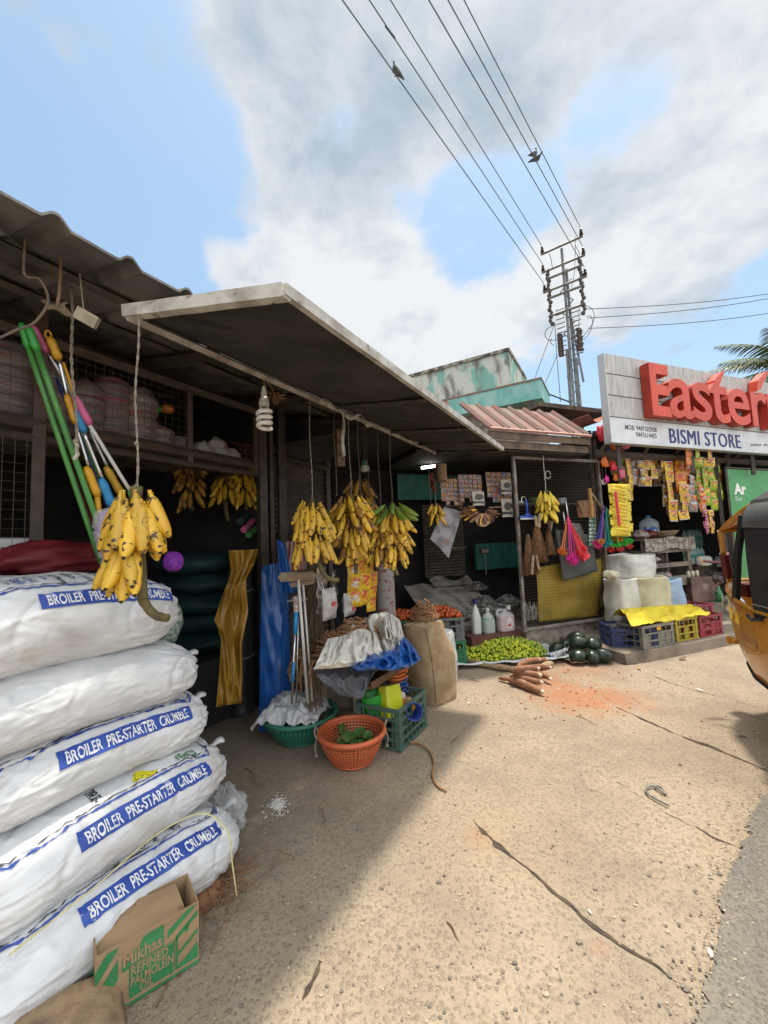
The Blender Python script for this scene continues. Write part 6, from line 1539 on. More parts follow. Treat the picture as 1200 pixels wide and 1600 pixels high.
# ------------------------------------------------------------------ crates
def crate(loc, rz, w, d, h, mat, label, nb=(5, 4), rails=3, group='plastic crates', low_front=0.0, fill=True, solid_corner=.045, tagc=None):
    """slatted plastic crate; front is local -y"""
    m = MB(); t = .012
    for k in range(9):
        m.box((-w / 2 + .01, -d / 2 + .01 + (d - .02) * k / 9, .008), (w / 2 - .01, -d / 2 + .01 + (d - .02) * k / 9 + (d - .02) / 9 * .6, .018))
    for sx in (-1, 1):
        for sy in (-1, 1):
            x, y = sx * w / 2, sy * d / 2
            m.box((min(x, x - sx * solid_corner), min(y, y - sy * t), 0), (max(x, x - sx * solid_corner), max(y, y - sy * t), h - .02))
            m.box((min(x, x - sx * t), min(y - sy * t, y - sy * solid_corner), 0), (max(x, x - sx * t), max(y - sy * t, y - sy * solid_corner), h - .02))
    for k in range(rails + 1):
        z = (h - .02) * k / rails; hz = .010 if 0 < k < rails else .016; e = .007 if k in (0, rails) else .004
        for sy in (-1, 1):
            zz_ = z - (low_front if (k == rails and sy < 0) else 0)
            m.box((-w / 2 - e, sy * d / 2 - (t + e if sy > 0 else e) + (t if sy > 0 else 0) - (0 if sy > 0 else 0), max(0, zz_ - hz)), (w / 2 + e, sy * d / 2 + (e if sy > 0 else t), zz_ + hz))
        for sx in (-1, 1):
            m.box((sx * w / 2 - (t if sx > 0 else e), -d / 2, max(0, z - hz) + .001), (sx * w / 2 + (e if sx > 0 else t), d / 2, z + hz - .001))
    for sy in (-1, 1):
        for k in range(1, nb[0]):
            x = -w / 2 + w * k / nb[0]; m.box((x - .006, sy * d / 2 - (t if sy > 0 else -.002), .001), (x + .006, sy * d / 2 + (-.002 if sy > 0 else t), h - .022))
    for sx in (-1, 1):
        for k in range(1, nb[1]):
            y = -d / 2 + d * k / nb[1]; m.box((sx * w / 2 - (t if sx > 0 else -.002), y - .006, .001), (sx * w / 2 + (-.002 if sx > 0 else t), y + .006, h - .022))
    # thin inner walls with small gaps
    if fill:
        for sy in (-1, 1):
            for k in range(nb[0]):
                x0 = -w / 2 + w * k / nb[0]; y = sy * (d / 2 - .008)
                if k % 2 == 0 or k == nb[0] - 1: m.box((x0 + .012, min(y, y - sy * .003), .02), (x0 + w / nb[0] - .012, max(y, y - sy * .003), h * .62))
    o = m.build('crate', mat, None, loc, rz, bevel=.0025); tag(o, label, 'crate', group)
    if tagc:
        mm = MB(); mm.box((-.035, -d / 2 - .011, h - .075), (.035, -d / 2 - .0075, h - .035)); tg = mm.build('name_plate', tagc, o)
    return o
MCRG = M('dull_green_crate', (.045, .10, .075), .55, c2=(.07, .12, .095), scale=9, c3=(.14, .13, .1), scale3=14, lo3=.6, hi3=.75); MCRGR = M('grey_crate', (.12, .125, .13), .55, c2=(.17, .17, .165), scale=9); MCRG2 = M('green_crate', (.02, .13, .05), .5, c2=(.03, .17, .07), scale=9)
MCRB = M('navy_crate', (.02, .035, .11), .45, c2=(.035, .055, .14), scale=9); MCRY = M('yellow_crate', (.36, .28, .02), .5, c2=(.28, .22, .02), scale=7); MCRR = M('red_crate', (.27, .02, .035), .45, c2=(.2, .02, .03), scale=7); MCRK = M('khaki_grey_crate', (.16, .155, .13), .5, c2=(.22, .2, .16), scale=9)
cpos = A(2.885, -1.665, 0)
crate(cpos, RU, .47, .38, .295, MCRG, 'dull green crate full of yellow, blue and orange plastic ware behind the orange basket', nb=(7, 6), rails=4, fill=False, tagc=MYLP)
def inn(x, y, z=0): return cpos + UX * x - UN * y + Vector((0, 0, z))      # x along the crate, y away from the street
# goods in the crate
MYG = M('lime_yellow_plastic', (.55, .58, .02), .35, c2=(.5, .52, .02), scale=3)
m = MB(); m.at((0, 0, 0), (R(-12), R(6), R(0)))
m.grid(lambda u, v: (.095 * (1 - .14 * v) * math.copysign(abs(math.cos(PI2 * u)) ** .4, math.cos(PI2 * u)), .065 * (1 - .14 * v) * math.copysign(abs(math.sin(PI2 * u)) ** .4, math.sin(PI2 * u)), .22 * v), 32, 8, 0, True)
m.add([(.0817 * math.copysign(abs(math.cos(PI2 * k / 32)) ** .4, math.cos(PI2 * k / 32)), .056 * math.copysign(abs(math.sin(PI2 * k / 32)) ** .4, math.sin(PI2 * k / 32)), .22) for k in range(32)], [tuple(range(32))])
tag(m.build('plastic_tub', MYG, None, inn(-.09, -.05, .175), RU - R(15), smooth=False, bevel=.006), 'upturned lime yellow tub at the left in the dull green crate', 'tub')
m = MB(); m.lathe([(.001, 0), (.07, 0), (.09, .16), (.094, .17), (.086, .16), (.066, .01)], 24); o = m.build('green_tub', MGRN, None, inn(-.135, .07, .17), RU, smooth=True); o.rotation_euler = (0, R(-12), 0); tag(o, 'bright green tub behind the lime yellow tub in the crate', 'tub')
m = MB(); m.lathe([(.001, 0), (.05, 0), (.062, .12), (.066, .125), (.058, .12), (.046, .01)], 24); o = m.build('plastic_mug', M('deep_blue_plastic', (.02, .045, .24), .3), None, inn(.0, -.155, .20), 0, smooth=True); o.rotation_euler = (R(75), 0, R(15)); tag(o, 'dark blue mug lying mouth outwards at the front of the dull green crate', 'mug')
MORP = M('orange_pot_plastic', (.56, .13, .03), .4); MBLPOT = M('blue_pot_plastic', (.025, .07, .27), .35)
for k in range(7):
    m = MB(); m.lathe([(.001, 0), (.055, 0), (.072, .09), (.088, .10), (.090, .112), (.082, .112), (.07, .098), (.05, .01)], 24)
    m.cbox((.095, 0, .105), (.03, .03, .012))
    for q_ in (0, 1, 2, 3): pass
    o = m.build('flower_pot', MORP if k >= 4 else MBLPOT, None, inn(.12, .03, .17 + .03 * k), R(20 * (k % 2)), smooth=True)
    tag(o, ('orange plastic pot, %s of three at the top of the nested stack' % ('lowest', 'middle', 'topmost')[k - 4]) if k >= 4 else 'blue plastic pot, %s of the four blue ones under the orange pots' % ('lowest', 'second', 'third', 'highest')[k], 'pot', 'nested pots in the crate')
crumple('patterned_packet', M('red_green_packet', (.45, .10, .06), .35, c2=(.08, .25, .08), scale=16, lo=.48, hi=.54, c3=(.5, .48, .45), scale3=14, lo3=.52, hi3=.56), inn(.04, -.03, .16), .07, .06, .085, 4, 'red, white and green chequered packet in the middle of the dull green crate', 'packet', n=16, amp=.2)
crumple('brown_packet', M('tan_packet', (.36, .22, .08), .4, c2=(.25, .13, .05), scale=12), inn(.11, -.09, .17), .05, .035, .04, 6, 'tan packet wedged in front of the nested pots', 'packet', n=12)
crumple('green_bag', M('leaf_green_bag', (.07, .16, .04), .5, c2=(.15, .22, .07), scale=10), inn(.12, .02, .02), .10, .12, .075, 8, 'green plastic bag seen through the right slats of the dull green crate', 'bag', n=14)

# ------------------------------------------------------------------ baskets
def basket(loc, rt, rb, h, mat, label, name='basket', seg=54, group=None, handle=None):
    t = T(name, label, 'basket', loc, 0, group)
    m = MB(); nz = 10; vs_ = []; fs = []
    zs = []
    for j in range(nz):
        zs += [j / nz, j / nz + .42 / nz]
    zs.append(1.0); S2 = seg * 2
    def rad(v): return rb + (rt - rb) * (1 - (1 - v) ** 1.7)
    for v in zs:
        for k in range(S2):
            a_ = PI2 * (k // 2 + (.40 if k % 2 else 0)) / seg; vs_.append((rad(v) * math.cos(a_), rad(v) * math.sin(a_), .012 + (h - .012) * v))
    for j in range(len(zs) - 1):
        for k in range(S2):
            hole = (j % 2 == 1 and k % 2 == 1 and 0 < j < len(zs) - 4)
            if not hole: fs.append((j * S2 + k, j * S2 + (k + 1) % S2, (j + 1) * S2 + (k + 1) % S2, (j + 1) * S2 + k))
    m.add(vs_, fs); m.build('basket_wall', mat, t, solid=.003)
    m = MB(); m.lathe([(.001, .004), (rb, .004), (rb + .006, .014), (rb - .01, .016), (.001, .012)], 48); m.build('basket_base', mat, t, smooth=True)
    m = MB(); m.lathe([(rt - .006, h - .028), (rt + .010, h - .03), (rt + .018, h - .012), (rt + .014, h + .004), (rt, h + .008), (rt - .012, h - .002), (rt - .006, h - .028)], 64); m.build('rim', mat, t, smooth=True)
    return t
MORB = M('orange_basket_plastic', (.56, .13, .045), .45, c2=(.50, .105, .035), scale=5, c3=(.4, .1, .05), scale3=9, lo3=.6, hi3=.7); MGRB = M('sea_green_plastic', (.035, .20, .125), .45, c2=(.03, .16, .1), scale=5)
oc = gp(551, 1187)
bas = basket(oc, .228, .145, .205, MORB, 'orange perforated basket holding green leaves, in front of the crate')
m = MB()
for sgn, az in ((1, R(12)), (1, R(192))):
    c_ = Vector((math.cos(az), math.sin(az), 0)); tn = Vector((-math.sin(az), math.cos(az), 0))
    m = MB(); m.tube(smooth_pts([c_ * .232 + tn * .035 + Vector((0, 0, .175)), c_ * .258 + tn * .02 + Vector((0, 0, .215)), c_ * .25 - tn * .02 + Vector((0, 0, .245)), c_ * .235 - tn * .03 + Vector((0, 0, .20)), c_ * .255 - tn * .015 + Vector((0, 0, .12)), c_ * .25 + Vector((0, 0, .07))]), .0065, 6); m.ball(c_ * .25 + Vector((0, 0, .06)), .012, 8, 5); m.build('rope_handle', MROPE, bas, smooth=True)
MLEAF = M('basket_leaves', (.09, .19, .045), .5, c2=(.22, .31, .10), scale=6, rand=.5)
m = MB(); rr = random.Random(5)
def leaf(m, c, L, w, az, tilt, curl, mi=0):
    d = Vector((math.cos(az), math.sin(az), 0)); s_ = Vector((-math.sin(az), math.cos(az), 0))
    m.grid(lambda u, v: c + d * (L * u * math.cos(tilt + curl * u)) + Vector((0, 0, L * u * math.sin(tilt + curl * u) + .25 * w * abs(2 * v - 1))) + s_ * (w * (2 * v - 1) * math.sin(math.pi * (u * .93 + .035)) ** .7), 8, 5, mi)
for k in range(46):
    r_ = .11 * math.sqrt(rr.random()); a_ = rr.uniform(0, 6.28)
    leaf(m, Vector((r_ * math.cos(a_), r_ * math.sin(a_), rr.uniform(.10, .15))), rr.uniform(.06, .10), rr.uniform(.018, .036), rr.uniform(0, 6.28), rr.uniform(-.2, .5), rr.uniform(-.8, .3))
leaf(m, Vector((.0, .06, .16)), .15, .055, R(-100), .15, -.2); leaf(m, Vector((.03, -.02, .15)), .10, .04, R(60), .9, -.6)
m.lathe([(.001, .12), (.1, .10), (.155, .07)], 16)
tag(m.build('leaves', MLEAF, None, oc, smooth=True), 'loose green leaves lying inside the orange basket', 'leaves', None, 'stuff')
gc = gp(470, 1152)
basket(gc, .285, .17, .20, MGRB, 'sea green perforated basket with a printed white sack in it')
MPSK = M('printed_white_sack', (.60, .61, .62), .5, c2=(.50, .51, .52), scale=7, bump=.5, bscale=12, c3=(.12, .17, .33), scale3=13, lo3=.64, hi3=.68, stretch=(1, 4, 4))
def wsf(u, v):
    x, y = (u - .5) * .50, (v - .5) * .46; e = max(abs(2 * u - 1), abs(2 * v - 1)); q = Vector((u * 3.4, v * 3.4, 4.2))
    z = .165 + .115 * (1 - e ** 3) + .05 * (1 - 2 * abs(noise.noise(q))) + .025 * (1 - 2 * abs(noise.noise(q * 2.4)))
    z -= .005
    if x < -.17: z -= (abs(x) - .17) * .6
    return Vector((x - .04, y - .03, z))
m = MB(); m.grid(wsf, 60, 50)
tag(m.build('folded_sack', MPSK, None, gc, R(-10), smooth=True, solid=.004), 'crumpled white sack with faded blue print lying in the sea green basket', 'sack')
# standing jute sack and white ones behind
MBUR = M('jute_sack', (.40, .29, .165), .92, c2=(.32, .22, .12), scale=16, bump=.8, bscale=210, c3=(.26, .17, .085), scale3=3, lo3=.55, hi3=.75)
def standing_sack(name, loc, rz, w, d, h, mat, label, seed, lean=0, top='closed', cat='sack', group=None, seam=None, wr=.05, extra=None, lw=0):
    m = MB()
    def fn(u, v):
        th_ = PI2 * u; c_, s_ = math.cos(th_), math.sin(th_)
        k = (1 - .30 * max(0, v - .55) ** 1.3 * 2 - .10 * (1 - v) ** 4) if top == 'closed' else (1 - .12 * (1 - v) ** 3 - .05 * v + lw * (1 - v))
        n = 1 + wr * noise.noise(Vector((c_ * 1.6, s_ * 1.6, v * 3 + seed))) + wr * .5 * (.5 - abs(noise.noise(Vector((c_ * 1.8, s_ * 1.8, v * 6 + seed))))) 
        return Vector((w / 2 * k * n * math.copysign(abs(c_) ** .72, c_) + lean * v * v * h, d / 2 * k * n * math.copysign(abs(s_) ** .72, s_), h * v * (1 + .05 * noise.noise(Vector((c_, s_, seed))))))
    m.grid(fn, 56, 44, 0, True)
    if top == 'closed':
        m.grid(lambda u, v: fn(u, 1).lerp(Vector((lean * h, 0, h * 1.04 + .03 * noise.noise(Vector((u * 9, v, seed))))), v * .98), 56, 6, 0, True)
    else:
        m.grid(lambda u, v: fn(u, 1) + (Vector((lean * h, 0, h)) - fn(u, 1)) * (.10 * v) + Vector((0, 0, .03 * math.sin(math.pi * v) - .09 * v * v)), 56, 5, 0, True)
        m.grid(lambda u, v: (fn(u, .93) * (1 - v) + Vector((lean * h, 0, h * .93 + .02)) * v) + Vector((0, 0, -.01 + .03 * noise.noise(Vector((u * 5, v * 5, seed))))), 56, 8, 0, True)
    o = m.build(name, mat, None, loc, rz, smooth=True); tag(o, label, cat, group)
    if seam:
        mm = MB(); mm.tube([fn(seam, .02 + .96 * k / 40) * 1.008 for k in range(41)], .0035, 4); mm.build('seam', M('dark_thread', (.10, .07, .045), .9), o)
    return o
sp = gp(676, 1088)
standing_sack('jute_sack', sp, RU - R(20), .47, .42, .72, MBUR, 'plump stitched jute sack standing beside the heap, right of the crate', 3, lean=-.12, seam=.66, wr=.13)
p = sp + Vector((-.05, -.02, .72)); coilb.X = Matrix.Identity(4)
tag(coilb.build('coir_rope_coil', MCOIR2, None, p, smooth=True), 'small tangle of coir rope lying on the jute sack', 'coir rope')
MWS = M('white_poly_sack', (.62, .62, .60), .5, c2=(.5, .5, .49), scale=6, bump=.5, bscale=14)
standing_sack('white_sack', gp(693, 1062), RU, .30, .3, .52, MWS, 'white sack leaning behind the jute sack', 7, lean=.03, wr=.14)
crumple('green_packet', M('green_packet_print', (.04, .22, .08), .4, c2=(.4, .42, .35), scale=18, lo=.52, hi=.56), gp(705, 1080), .05, .05, .07, 3, 'green and white packet on the ground behind the jute sack', 'packet', n=14)
# rope end and scraps on the ground
ps = [gp(x, y, .008) for x, y in ((600, 1168), (622, 1163), (648, 1160), (668, 1170), (678, 1190), (676, 1212), (684, 1228), (698, 1236))]
m = MB(); m.tube([q_ - ps[0] for q_ in smooth_pts(ps, 8)], [.0075] * 50 + [.006] * 7, 7)
tag(m.build('rope_end', MCOIR2, None, ps[0], smooth=True), 'end of brown coir rope curling over the ground right of the orange basket', 'rope')
MWP = M('white_powder', (.62, .60, .56), .95, c2=(.5, .47, .42), scale=30)
c = gp(434, 1258); m = MB(); rr = random.Random(9)
for k in range(230):
    r_ = abs(rr.gauss(0, .045)); a_ = rr.uniform(0, 6.28); s_ = rr.uniform(.002, .006) * (1.6 if r_ < .04 else .8)
    m.ball((r_ * math.cos(a_) * .8, r_ * math.sin(a_) * 1.5, .003), (s_ * 1.6, s_ * 1.4, s_ * .6), 6, 4)
tag(m.build('spilt_powder', MWP, None, c, R(20)), 'splash of spilt white powder on the ground in front of the baskets', 'powder', None, 'stuff')
# wire loop, sticks, leaves, a white scrap
ps = [gp(x, y, .006) for x, y in ((1044, 1258), (1028, 1250), (1012, 1240), (1009, 1232), (1018, 1228), (1032, 1230), (1040, 1240), (1030, 1234), (1022, 1229))]
m = MB(); m.tube([q_ - ps[0] for q_ in smooth_pts(ps, 6)], .0055, 6)
tag(m.build('wire_loop', M('grey_wire', (.12, .12, .12), .5, c2=(.22, .2, .18), scale=30), None, ps[0], smooth=True), 'loop of grey wire lying on the concrete near the road edge', 'wire')
MTWIG = M('dry_twig', (.22, .14, .07), .9, c2=(.13, .085, .05), scale=30); MDRY = M('dry_leaf', (.27, .15, .05), .8, c2=(.36, .24, .09), scale=14)
for i, (x0, y0, x1, y1, r_, lab) in enumerate([(698, 1440, 718, 1468, .003, 'thin pale twig left of the long crack in the concrete'), (496, 1258, 514, 1300, .002, 'fine straw on the ground right of the white powder'), (900, 1118, 935, 1134, .0025, 'straw lying below the reddish soil'), (706, 1160, 716, 1150, .004, 'short reddish twig on the sunlit concrete'),
                                              (384, 1200, 406, 1228, .0025, 'thin stem near the sacks and the green basket'), (1155, 1150, 1168, 1152, .006, 'dry curled leaf stalk in the shade of the rickshaw'), (735, 1062, 752, 1066, .003, 'straw in front of the limes')]):
    p, q = gp(x0, y0, r_), gp(x1, y1, r_); m = MB(); d = q - p; m.tube([d * t + Vector((0, 0, .004 * math.sin(t * 3))) + Vector((-d.y, d.x, 0)) * .06 * math.sin(t * 5) for t in (0, .25, .5, .75, 1)], [r_, r_ * 1.1, r_, r_ * .8, r_ * .5], 6); tag(m.build('twig', MTWIG, None, p), lab, 'twig')
for i, (px, py, L, az, mt_, lab) in enumerate([(1113, 1498, .028, 1.2, MWP, 'small white chip on the edge of the asphalt'), (1062, 1031, .09, .2, MTWIG, 'flat grey brown scrap in front of the store step'), (925, 1430, .018, 2, MWP, 'tiny pale scrap beside the long crack'), (1098, 1080, .05, 2.5, MWP, 'white sliver in front of the rickshaw'),
                                               (998, 1046, .06, .8, MDRY, 'reddish dry leaf below the step'), (731, 1100, .03, .4, MWP, 'white paper bit right of the jute sack')]):
    m = MB(); leaf(m, Vector((0, 0, .004)), L, L * .28, az, .06, .2); tag(m.build('scrap', mt_, None, gp(px, py), solid=.003), lab, 'scrap')
m = MB(); rr = random.Random(77)
for k in range(1100):
    x, y = rr.uniform(330, 1180), rr.uniform(1040, 1600); p = gp(x, y)
    if p.dot(UN) < -2.2: continue
    s_ = rr.uniform(.002, .006) * (1.7 if rr.random() < .06 else 1); m.ball((p.x, p.y, gz(p.x, p.y) + s_ * .3), (s_ * rr.uniform(.8, 1.6), s_ * rr.uniform(.7, 1.3), s_ * .7), 6, 4, rr.randrange(3))
for k in range(150):
    x, y = rr.gauss(880, 90), rr.gauss(1075, 28); p = gp(x, y); s_ = rr.uniform(.004, .012); m.ball((p.x, p.y, gz(p.x, p.y) + s_ * .2), (s_ * 1.3, s_, s_ * .7), 6, 4, 3)
tag(m.build('grit', [M('grit_a', (.20, .165, .12), .95), M('grit_b', (.15, .13, .105), .95), M('grit_c', (.36, .29, .2), .95), M('soil_crumb', (.26, .1, .045), .95)]), 'loose grit and crumbs of red soil scattered over the concrete', 'grit', None, 'stuff')
# ------------------------------------------------------------------ tomatoes, limes, roots, melons
def crate_at(px, py, z, mat, label, w=.46, d=.34, h=.29, rz=RS, **k):
    return crate(gp(px, py, z), rz, w, d, h, mat, label, **k)
tc1 = S(onm(694, 1000, -4.5).dot(SX), -4.56, 0)
crate(tc1, RS - R(14), .50, .36, .29, MCRG2, 'green crate on the ground carrying the grey crate of tomatoes', nb=(4, 4))
tc2 = tc1 + Vector((-.01, 0, .291))
crate(tc2, RS - R(14), .50, .36, .28, MCRGR, 'grey crate heaped with tomatoes, standing on a green crate', nb=(5, 4))
tc3 = tc1 + Vector((-.46, .25, .22))
crate(tc3, RS - R(14), .42, .34, .29, MCRG2, 'green crate of tomatoes left of the grey one', nb=(7, 5))
m = MB(); m.cbox((0, 0, .11), (.44, .36, .215)); tag(m.build('wooden_box', M('dark_box_wood', (.06, .045, .03), .9, c2=(.03, .025, .02), scale=9), None, tc3 - Vector((0, 0, .22)), RS - R(14), bevel=.006), 'dark wooden box under the left green crate of tomatoes', 'box')
MTOM = M('tomato_skin', (.42, .045, .012), .25, c2=(.55, .15, .02), scale=5, lo=.35, hi=.7, rand=.6)
MCALX = M('tomato_stem', (.05, .09, .02), .7)
tom = MB()
tom.grid(lambda u, v: (.030 * math.cos(PI2 * u) * math.sin(math.pi * min(max(v, .01), .99)) * (1 + .04 * math.cos(PI2 * u * 5)), .030 * math.sin(PI2 * u) * math.sin(math.pi * min(max(v, .01), .99)) * (1 + .04 * math.cos(PI2 * u * 5)), -.026 * math.cos(math.pi * v) - .007 * max(0, v - .85) / .15), 12, 8, 0, True)
for k in range(5): tom.add([(0, 0, .021), (.012 * math.cos(k * 1.257 - .2), .012 * math.sin(k * 1.257 - .2), .023), (.016 * math.cos(k * 1.257), .016 * math.sin(k * 1.257), .022), (.012 * math.cos(k * 1.257 + .2), .012 * math.sin(k * 1.257 + .2), .023)], [(0, 1, 2, 3)], 1)
def pile(mesh_o, pts, label, cat, group, smin=.85, smax=1.15, name=None):
    first = True
    for p in pts:
        o = mesh_o if first else mesh_o.copy()
        if not first: COL.objects.link(o)
        first = False
        o.location = p; o.rotation_euler = (rnd.uniform(0, 6), rnd.uniform(0, 6), rnd.uniform(0, 6)); s_ = rnd.uniform(smin, smax); o.scale = (s_, s_, s_)
        tag(o, label, cat, group)
def heap_pts(c, rz, w, d, z0, hf, step, jit, layers=1):
    pts = []; cr, sr = math.cos(rz), math.sin(rz); ny = int(d / (step * .87)); 
    for j in range(ny + 1):
        for i in range(int(w / step) + 1):
            x = -w / 2 + step * (i + .5 * (j % 2)); y = -d / 2 + step * .87 * j
            if abs(x) > w / 2: continue
            x += rnd.uniform(-jit, jit); y += rnd.uniform(-jit, jit)
            z = z0 + hf(x, y) + rnd.uniform(-jit, jit)
            pts.append(Vector((c.x + x * cr - y * sr, c.y + x * sr + y * cr, z)))
    return pts
tp = heap_pts(tc2, RS - R(14), .47, .33, .291 + .285, lambda x, y: .10 * (1 - (abs(x) / .26) ** 2) * (1 - (abs(y) / .2) ** 2) * (1.0 - .5 * x), .045, .010)
tp2 = heap_pts(tc3, RS - R(14), .39, .31, .22 + .285, lambda x, y: .10 * (1 - (abs(x) / .24) ** 2) * (1 - (abs(y) / .2) ** 2), .045, .010)
to = tom.build('tomato', [MTOM, MCALX], None, smooth=True)
pile(to, tp, 'red orange tomato in the heap on the grey crate', 'tomato', 'tomatoes in the grey crate')
to2 = to.copy(); COL.objects.link(to2); pile(to2, tp2, 'red orange tomato in the left green crate', 'tomato', 'tomatoes in the green crate')
for c_, z_, w_, d_ in ((tc2, .291 + .25, .47, .33), (tc3, .22 + .25, .39, .31)):
    m = MB(); m.grid(lambda u, v: (w_ * (u - .5), d_ * (v - .5), .03 + .06 * math.sin(math.pi * u) * math.sin(math.pi * v)), 12, 10)
    tag(m.build('tomato_bed', M('tomato_bed', (.20, .03, .012), .5, c2=(.3, .08, .02), scale=20), None, (c_.x, c_.y, z_), RS - R(14), smooth=True), 'lower tomatoes filling the %s crate' % ('grey' if w_ > .4 else 'left green'), 'tomatoes', None, 'stuff')
# limes on a spread sack
la, lb, lc_, ld = gp(724, 1020), gp(868, 1030), gp(815, 985, .08), gp(735, 990, .08)
lc = gp(793, 1036) + Vector((.0, .45, 0)); lrz = R(6); LW, LD = 1.24, .96
MLIME = M('lime_skin', (.30, .40, .02), .4, c2=(.55, .52, .03), scale=7, lo=.42, hi=.62, rand=.55, c3=(.16, .26, .015), scale3=9, lo3=.6, hi3=.7)
def lime_h(x, y):
    rx, ry = x / (LW / 2), y / (LD / 2); e = math.sqrt(rx * rx * .9 + ry * ry * .9); return .025 + .17 * max(0, 1 - e ** 2.2) + .05 * max(0, ry) * max(0, 1 - e)
pts = []; stepL = .0365; ny = int(LD / (stepL * .87))
for j in range(ny + 1):
    for i in range(int(LW / stepL) + 1):
        x = -LW / 2 + stepL * (i + .5 * (j % 2)); y = -LD / 2 + stepL * .87 * j
        if (abs(x) / (LW / 2)) ** 2.6 + (abs(y) / (LD / 2)) ** 2.6 > .92: continue
        x += rnd.uniform(-.011, .011); y += rnd.uniform(-.011, .011)
        pts.append(Vector((x, y, lime_h(x, y) + rnd.uniform(-.010, .016))))
cr, sr = math.cos(lrz), math.sin(lrz)
pts = [Vector((lc.x + p.x * cr - p.y * sr, lc.y + p.x * sr + p.y * cr, p.z)) for p in pts]
pts.sort(key=lambda p: (p - CAM).length)
lm = MB(); lm.grid(lambda u, v: (.0185 * math.cos(PI2 * u) * math.sin(math.pi * min(max(v, .01), .99)), .0185 * math.sin(PI2 * u) * math.sin(math.pi * min(max(v, .01), .99)), -.0205 * math.cos(math.pi * v) - .004 * (v < .05) + .003 * (v > .95)), 10, 8, 0, True)
lo_ = lm.build('lime', MLIME, None, smooth=True)
pile(lo_, pts[:300], 'yellow green lime in the front of the heap spread on the sack', 'lime', 'limes heaped on the ground', .85, 1.15)
m = MB()
for p in pts[300:]:
    s_ = rnd.uniform(.0155, .0205); m.ball(p - lc, (s_, s_, s_ * 1.08), 9, 6, rnd.randrange(4))
tag(m.build('limes', [M('lime_a', (.22, .36, .02), .4), M('lime_b', (.34, .42, .025), .4), M('lime_c', (.46, .46, .03), .4), M('lime_d', (.14, .25, .015), .4)], None, lc, smooth=True), 'limes in the back part of the heap spread on the sack', 'limes', None, 'stuff')
m = MB(); m.grid(lambda u, v: ((LW * .98) * (u - .5), (LD * .98) * (v - .5), max(.01, lime_h((LW * .98) * (u - .5), (LD * .98) * (v - .5)) - .03)), 30, 24)
tag(m.build('lime_bed', M('lime_bed', (.12, .2, .015), .6, c2=(.2, .28, .02), scale=30), None, lc, lrz, smooth=True), 'lower layer of limes under the heap', 'limes', None, 'stuff')
# the sack under the limes: white cloth with a rolled jute front
def lsack(u, v):
    x, y = (LW + .22) * (u - .5), (LD + .20) * (v - .5); e = max(abs(2 * u - 1), abs(2 * v - 1)); z = .008 + .085 * max(0, (e - .82) / .18) * (1 - .5 * max(0, (e - .93) / .07)) + .025 * noise.noise(Vector((u * 9, v * 9, 3))) * (e > .8)
    return Vector((x + .03 * noise.noise(Vector((v * 6, u * 3, 1))), y + .03 * noise.noise(Vector((u * 7, v, 5))), max(z, .006)))
m = MB(); m.grid(lsack, 70, 56)
tag(m.build('spread_sack', MPSK, None, lc, lrz, smooth=True, solid=.004), 'white printed sack spread on the ground under the limes', 'sack')
m = MB(); fr_ = [gp(x, y, .035) for x, y in ((716, 1026), (745, 1036), (785, 1043), (830, 1044), (862, 1036))]
m.tube([p - fr_[0] for p in smooth_pts(fr_, 8)], [.035 + .010 * math.sin(k * .9) for k in range(33)], 10, sq=.8)
tag(m.build('jute_roll', MBUR, None, fr_[0], smooth=True), 'rolled jute edge along the front of the lime heap', 'sack')
m = MB(); p = gp(868, 1030); m.grid(lambda u, v: (.24 * (u - .5) + .03 * v, .22 * (v - .5), .05 + .06 * (1 - v) * (1 - 2 * abs(noise.noise(Vector((u * 4, v * 4, 2))))) + .05 * u * (1 - v)), 26, 22)
tag(m.build('sack_corner', MPSK, None, p, R(35), smooth=True, solid=.004), 'crumpled white corner of sack with print between limes and melons', 'sack')
# cassava roots
MCAS = M('cassava_skin', (.27, .12, .06), .85, c2=(.17, .075, .04), scale=16, stretch=(1, 1, 4), bump=.5, c3=(.45, .33, .22), scale3=10, lo3=.63, hi3=.7); MCASC = M('cassava_cut', (.62, .52, .38), .7, c2=(.5, .38, .25), scale=12)
def root(px0, py0, px1, py1, z0, z1, r_, label, seed):
    p, q = gp(px0, py0, z0), gp(px1, py1, z1); m = MB(); d = q - p; n = 14; pr = [.22, .5, .78, .95, 1, 1, .98, .96, .93, .9, .88, .85, .8, .74, .58]; side = Vector((-d.y, d.x, 0)).normalized()
    pts = [d * (k / n) + side * (.016 * math.sin(k / n * 4 + seed)) + Vector((0, 0, .010 * math.sin(k / n * 3.1))) for k in range(n + 1)]
    m.tube(pts, [r_ * pr[k] * (1 + .06 * math.sin(k * 2.1 + seed)) for k in range(n + 1)], 12)
    fi = len(m.f) - 1; m.m[fi] = 1
    e = pts[-1]; t_ = (pts[-1] - pts[-2]).normalized(); m.tube([e, e + t_ * .012, e + t_ * .03], [r_ * .6, r_ * .5, r_ * .25], 10, 1)
    tag(m.build('cassava_root', [MCAS, MCASC], None, p, smooth=True), label, 'cassava', 'cassava roots piled on the ground')
